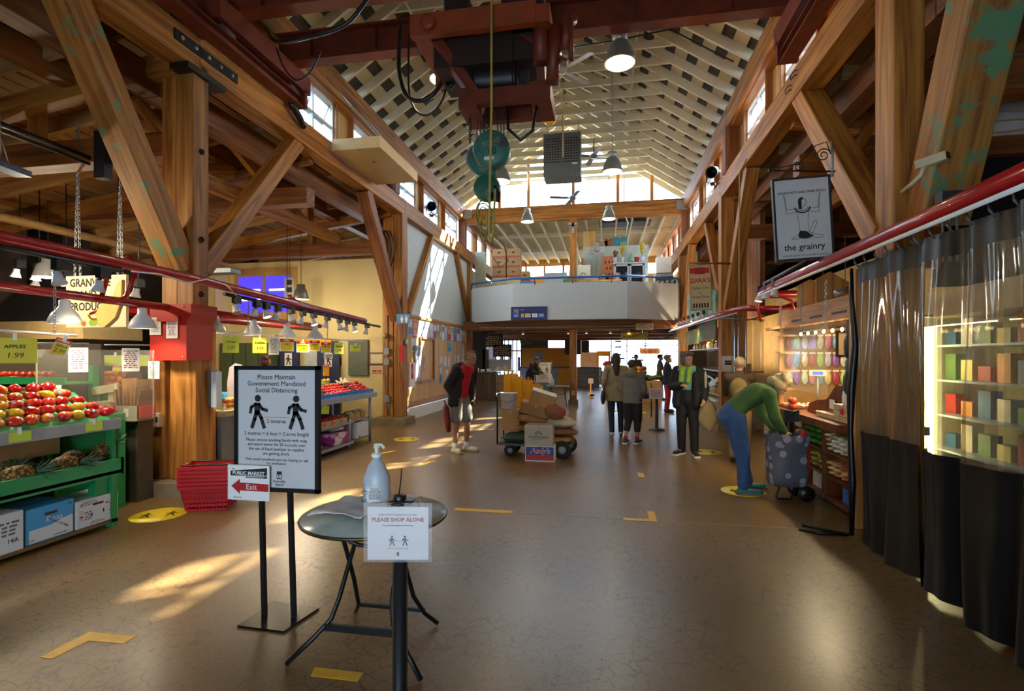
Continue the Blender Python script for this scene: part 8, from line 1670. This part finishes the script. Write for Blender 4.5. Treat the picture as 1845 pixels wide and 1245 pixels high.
def trousers(P, m, g=.014, to=1.0, name='trousers', flare=0, seat=.0):
    q = MB(); j = P['j']; capsule(q, j['pelvis']-(j['waist']-j['pelvis'])*.15, j['pelvis'].lerp(j['waist'],.55), .13*P['w']+g+seat, .122*P['w']+g, flat_=(1.15,.88))
    for s_ in 'LR':
        capsule(q, j['hip'+s_], j['kn'+s_] if to > .5 else j['hip'+s_].lerp(j['kn'+s_], to*2), .094*P['w']+g, .064+g+flare)
        if to > .5: capsule(q, j['kn'+s_], j['kn'+s_].lerp(j['an'+s_], (to-.5)*2*.97), .062+g, .05+g)
    return fuse(q, name, m, P['t'], P['v']*1.2, 5)
def shoes(P, m, sole=None, sock=None):
    j = P['j']
    for s_ in 'LR':
        q = MB(); a, b = j['an'+s_], j['toe'+s_]; d = (b-a); d.z = 0; d = d.normalized() if d.length > 1e-3 else Vector((0,-1,0))
        heel = Vector((a.x,a.y,.045))-d*.035; toe = Vector((b.x,b.y,.04))+d*.02
        capsule(q, heel, toe, .043, .04); capsule(q, Vector((a.x,a.y,.05)), Vector((a.x,a.y,.09)), .05, .048)
        o = fuse(q, 'shoe', m, P['t'], .009, 3)
        if sole: MB().bar(heel-d*.045+Vector((0,0,-.025)), toe+d*.045+Vector((0,0,-.025)), .088, .026).build('sole', sole, o)
        if sock: q = MB(); capsule(q, a+Vector((0,0,-.02)), a.lerp(j['kn'+s_], .13), .047, .046); q.build('sock', sock, P['t'])

# 1. standing man in black jacket
P = person('grey haired man in a black jacket, red shirt and shorts looking at the loaded cart', (-2.36,8.4,0), 1.02, dict(pelvis=(0,.07,.92), waist=(0,.05,1.06), chest=(0,-.02,1.25), neck=(0,-.10,1.43), head=(0,-.2,1.55), shL=(.18,-.06,1.35), shR=(-.18,-.06,1.35), elL=(.27,.06,1.10), elR=(-.27,.06,1.10), wrL=(.19,-.02,.92), wrR=(-.19,-.02,.92), hipL=(.09,.06,.9), hipR=(-.09,.06,.9), knL=(.1,.0,.5), knR=(-.11,.04,.5), toeL=(.15,-.13,.04), anR=(-.12,.06,.085), toeR=(-.16,-.09,.04)), 1.02, .009, 'a87558', (0.1,-1,-.12))
hair(P, '6a625c', 'balding')
JB = mat('black_jacket', '0f1013', .75, var=.2)
q = MB(); P['torso'](q, .012); capsule(q, P['j']['pelvis'], P['j']['neck']*.7+P['j']['chest']*.3, .14, .095, flat_=(1.1,.95)); fuse(q, 'red_shirt', mat('red_shirt', 'c4122a', .7, var=.1), P['t'], .012, 4)
# jacket: open front shell
q = MB(); j = P['j']; sleeves(q, P, .028, 'LR', .98)
for sx in (-1,1):
    capsule(q, (sx*.12,.03,1.34), (sx*.17,.06,.82), .09, .085); capsule(q, (sx*.1,.0,1.36), (sx*.155,-.06,1.0), .065, .06); capsule(q, (sx*.16,-.05,1.0), (sx*.17,-.03,.8), .06, .05); capsule(q, (sx*.07,-.03,1.42), (sx*.11,-.09,1.25), .045, .05)
capsule(q, (0,.1,1.36), (0,.14,.85), .11, .11, flat_=(1.5,.7)); capsule(q, (-.07,.0,1.42), (.07,.0,1.42), .06, .06); fuse(q, 'jacket', JB, P['t'], .012, 6)
trousers(P, mat('grey_shorts', '7d766c', .8, var=.15, scale=12), .02, .42, 'shorts', .02); shoes(P, mat('white_sneaker', 'c8c2b2', .6, var=.1), mat('sneaker_sole', 'a89a80', .7), WHITE)
o = MB().tube([(-2.62,8.2,.88),(-2.6,8.2,.8)], .012, 6).lathe([(.015,.0),(.05,-.06),(.055,-.3),(.035,-.46),(.0,-.48)], 14, M=Matrix.Translation((-2.6,8.2,.82)) @ Matrix.Rotation(-.12, 4, 'Y')).build('red_umbrella', mat('maroon_nylon', '6a1420', .6, var=.15)); tag(o, 'folded maroon umbrella held behind the man in the black jacket', 'umbrella')
# 2. woman in cream coat, back view
P = person('woman with long dark hair in a cream coat walking away down the hall', (.22,10.7,0), PI+.1, dict(anL=(.1,.16,.1), toeL=(.11,.02,.045), knL=(.1,.03,.5), elL=(.24,.03,1.1), wrL=(.2,-.12,.93)), .98, .011, 'b08464', (0,-1,0))
hair(P, '2a2018', 'long'); garment(P, 'coat', mat('cream_coat', '9c8a68', .8, var=.2, scale=9), .022, (0,0,.72), (.15,.175)); trousers(P, mat('dark_leggings', '1c1c24', .7), .006); shoes(P, mat('pale_shoe', 'a8a098', .6))
t = thing('shoulder_bag', 'maroon shoulder bag at the hip of the woman in the cream coat', 'bag', (-.04,10.62,.66)); MB().ell((0,0,.12), (.05,.11,.15), 14, 10).build('bag_body', mat('maroon_leather', '3a1a22', .45), t); MB().tube([(0,-.06,.24),(.08,-.03,.5),(.12,.0,.74),(.09,.05,.5),(0,.06,.24)], .008, 6).build('strap', mat('maroon_leather', '3a1a22', .45), t)
# 3. person in grey hooded top
P = person('short haired shopper in a grey hooded top and dark shorts seen from behind', (.5,9.75,0), PI-.35, dict(elL=(.22,-.06,1.1), wrL=(.14,-.2,1.0), elR=(-.22,-.06,1.1), wrR=(-.14,-.2,1.0), knL=(.1,-.05,.49), anL=(.11,.12,.085), toeL=(.12,-.04,.04)), .905, .011, 'b08464', (-.2,-1,0))
hair(P, '3a302a', 'short'); garment(P, 'hooded_top', mat('grey_fleece', '7a7468', .85, var=.12), .028, (0,0,.82), (.15,.16), hood=True); trousers(P, mat('black_shorts', '17171a', .7, var=.2), .02, .75, 'knee_shorts', .01); shoes(P, mat('dark_runner', '2c2f2e', .6, var=.3), WHITE, mat('red_sock', 'a01c2a', .7))
# 4. woman in black with green scarf
P = person('woman in black jacket with lime scarf and turquoise top standing in the hall', (1.33,8.78,0), -.35, dict(elR=(-.25,-.02,1.12), wrR=(-.05,-.22,1.14), elL=(.26,.02,1.1), wrL=(.27,-.12,.93), head=(0,-.02,1.555), toeR=(-.16,-.14,.04), anL=(.11,-.02,.085), toeL=(.17,-.16,.04)), 1.0, .009, 'b58a6e', (.75,-.6,-.12))
hair(P, '5c5650', 'bob'); j = P['j']
q = MB(); P['torso'](q, .012); fuse(q, 'turquoise_top', mat('turquoise_knit', '6aa8a0', .8, var=.1), P['t'], .012, 4)
q = MB(); sleeves(q, P, .026, 'LR', .95)
for sx in (-1,1): capsule(q, (sx*.12,.02,1.36), (sx*.16,.02,.86), .085, .1); capsule(q, (sx*.13,-.06,1.3), (sx*.155,-.09,.82), .06, .07)
capsule(q, (0,.09,1.36), (0,.11,.85), .1, .11, flat_=(1.5,.7)); fuse(q, 'jacket', mat('black_jacket', '0f1013', .75), P['t'], .012, 6)
q = MB(); capsule(q, (-.09,-.01,1.42), (.09,-.01,1.42), .05, .05); capsule(q, (-.06,-.1,1.4), (-.08,-.14,1.18), .045, .04); capsule(q, (.05,-.1,1.4), (.03,-.14,1.2), .04, .035); fuse(q, 'scarf', mat('lime_scarf', '96b83a', .8, var=.25, scale=30), P['t'], .01, 4)
trousers(P, mat('black_trousers', '111114', .7), .016); shoes(P, mat('black_runner', '1a1b1d', .6), WHITE)
t = thing('tote_bag', 'tan shopping bag hanging from the hand of the woman in black', 'bag', (1.62,8.72,.45)); MB().ell((0,0,.2), (.16,.09,.24), 16, 12, fn=lambda q: 1+.08*math.sin(q.z*6+q.x*4)).build('bag_body', mat('tan_bag', 'a08a60', .7, var=.15), t)
for dx in (-.06,.06): MB().tube([(dx,0,.4),(dx*.6,0,.46),(0,0,.5)], .008, 5).build('handle', mat('tan_bag', 'a08a60', .7), t)
t = thing('striped_jacket', 'folded black jacket with cream stripe over the arm of the woman in black', 'jacket', (1.56,8.7,1.02)); MB().ell((0,0,.12), (.07,.07,.26), 14, 10).build('folded_cloth', JB, t); MB().ell((.02,-.045,.16), (.025,.03,.2), 10, 8).build('cream_stripe', mat('cream_cloth', 'b8ac90', .8), t)
t = thing('shopping_list', 'white paper held up by the woman in black', 'paper', (1.72,8.6,1.2), .4); MB().cb((0,0,.02), (.11,.005,.08), (.5,-.5,0)).build('sheet', PAPER, t)
# 5. navy and red trousers
P = person('grey haired shopper in navy jacket and red trousers at the far deli', (1.78,15.5,0), PI/2, dict(elL=(.2,-.1,1.12), wrL=(.12,-.26,1.1), elR=(-.2,-.1,1.12), wrR=(-.12,-.26,1.1)), .97, .014, 'b08464', fingers=False)
hair(P, '6a645e', 'short'); garment(P, 'jacket', mat('navy_jacket', '1a2238', .8, var=.15), .024, (0,0,.82), (.15,.16)); trousers(P, mat('red_trousers', 'b01428', .7, var=.1), .012); shoes(P, BLACK); q = MB(); blob(q, P['hp'](0,-.07,-.05), (.055,.045,.045), P['e']); q.build('face_mask', mat('mask_pale', 'b8a898', .7), P['t'])
# 6. far silhouettes
for (x, y, rz, lb, c, hc) in ((2.02,19.85,PI/2,'dark haired staff member in brown beyond the queue post','3a2a22','1c1614'), (1.25,21.6,-.4,'shadowed shopper in black near the far windows','1c1c20','141212')):
    P = person(lb, (x,y,0), rz, {}, .99, .018, '8a6248', fingers=False); hair(P, hc, 'short'); garment(P, 'jacket', mat('coat_'+c, c, .8), .024, (0,0,.8), (.15,.16)); trousers(P, mat('dark_leggings', '1c1c24', .7), .012); shoes(P, BLACK)
P = person('man in dark coat stooping behind the distant distancing notice', (-2.62,18.1,0), PI/2-.3, dict(chest=(0,-.1,1.2), neck=(0,-.2,1.36), head=(0,-.3,1.44), shL=(.17,-.15,1.3), shR=(-.17,-.15,1.3), elL=(.22,-.2,1.05), elR=(-.22,-.2,1.05), wrL=(.15,-.4,1.0), wrR=(-.15,-.4,1.0)), 1.02, .016, '9a7050', (0,-1,-.3), fingers=False)
hair(P, '3a302c', 'short'); garment(P, 'jacket', mat('coat_black', '121214', .8), .026, (0,.02,.75), (.15,.17)); trousers(P, mat('dark_leggings', '1c1c24', .7), .012); shoes(P, BLACK)
# 7. woman with backpack at the counter
P = person('fair haired shopper with olive backpack behind the stooping woman', (2.02,8.35,0), PI-.3, dict(elL=(.2,-.12,1.12), wrL=(.1,-.24,1.15), elR=(-.2,-.12,1.12), wrR=(-.1,-.24,1.15)), .93, .012, 'b58a6e', (.2,-1,-.2), fingers=False)
hair(P, 'a8926e', 'short'); garment(P, 'jacket', mat('dark_brown_jacket', '4a3a28', .8), .024, (0,0,.84), (.15,.16)); trousers(P, mat('tan_trousers', '8a7450', .8), .014); shoes(P, BLACK)
q = MB(); blob(q, (0,.2,1.2), (.14,.09,.19)); blob(q, (0,.25,1.12), (.1,.06,.1)); fuse(q, 'backpack', mat('olive_pack', '7a6a3a', .75, var=.2), P['t'], .014, 4)
# 8. stooping woman in green: hips high, back bent forward over the trolley bag
P = person('woman in green top and jeans stooping over the spotted trolley bag', (1.66,6.45,0), PI/2+.12, dict(pelvis=(0,.2,.95), waist=(0,.1,1.07), chest=(0,-.08,1.19), neck=(0,-.24,1.25), head=(0,-.36,1.29), shL=(.17,-.17,1.19), shR=(-.17,-.17,1.19), elL=(.2,-.25,.93), elR=(-.2,-.22,.93), wrL=(.12,-.36,.76), wrR=(-.14,-.34,.76), hipL=(.09,.17,.9), hipR=(-.09,.17,.9), knL=(.12,.06,.49), knR=(-.1,.1,.49), anL=(.16,-.06,.085), anR=(-.1,.1,.085), toeL=(.18,-.22,.04), toeR=(-.12,-.06,.04)), .98, .009, 'b58a6e', (0,-.62,-.78))
hair(P, 'a89468', 'bob'); q = MB(); P['torso'](q, .024); sleeves(q, P, .02, 'LR', .92); capsule(q, P['j']['neck'].lerp(P['j']['chest'],.3), P['j']['neck'], .085, .068); fuse(q, 'green_top', mat('green_fleece', '44622e', .85, var=.2, scale=8), P['t'], .011, 6)
trousers(P, mat('blue_jeans', '33507c', .8, var=.2, scale=14), .016, .98, 'jeans', .0, .01); shoes(P, mat('teal_sandal', '2a7470', .6, var=.2), mat('tan_sole', '7a6040', .7))
# 9. produce shoppers half hidden by stalls
P = person('grey haired shopper in a brown coat behind the acrylic screen', (-6.35,6.0,0), 2.2, {}, .96, .014, 'a87e62', (0,-1,-.2), fingers=False); hair(P, '8a8270', 'bob'); garment(P, 'coat', mat('brown_coat', '5a3028', .8, var=.15), .03, (0,0,.8), (.16,.18)); trousers(P, mat('dark_leggings', '1c1c24', .7), .012); shoes(P, BLACK)
P = person('brown haired shopper beyond the counter near the restroom doors', (-7.35,10.2,0), 2.6, {}, .95, .016, 'a87e62', fingers=False); hair(P, '4a2a1c', 'bob'); garment(P, 'coat', mat('rust_coat', '7a3a2a', .8), .03, (0,0,.8), (.16,.18)); trousers(P, mat('dark_leggings', '1c1c24', .7), .012); shoes(P, BLACK)
# ------------------------------------------------------------------ lettering becomes plain mesh; done
bpy.context.view_layer.update(); _dg = bpy.context.evaluated_depsgraph_get()
for o in FUSED:
    me = bpy.data.meshes.new_from_object(o.evaluated_get(_dg)); me.name = o.name; m_ = o.data.materials[0]; o.modifiers.clear(); o.data = me
    me.materials.clear(); me.materials.append(m_); me.polygons.foreach_set('use_smooth', [True]*len(me.polygons))
for o in [x for x in bpy.data.objects if x.type == 'FONT']:
    me = bpy.data.meshes.new_from_object(o.evaluated_get(_dg)); nm = o.name; par, lo, ro, sc_ = o.parent, o.location.copy(), o.rotation_euler.copy(), o.scale.copy()
    bpy.data.objects.remove(o); n_ = put(nm, me, par, lo, ro); n_.scale = sc_
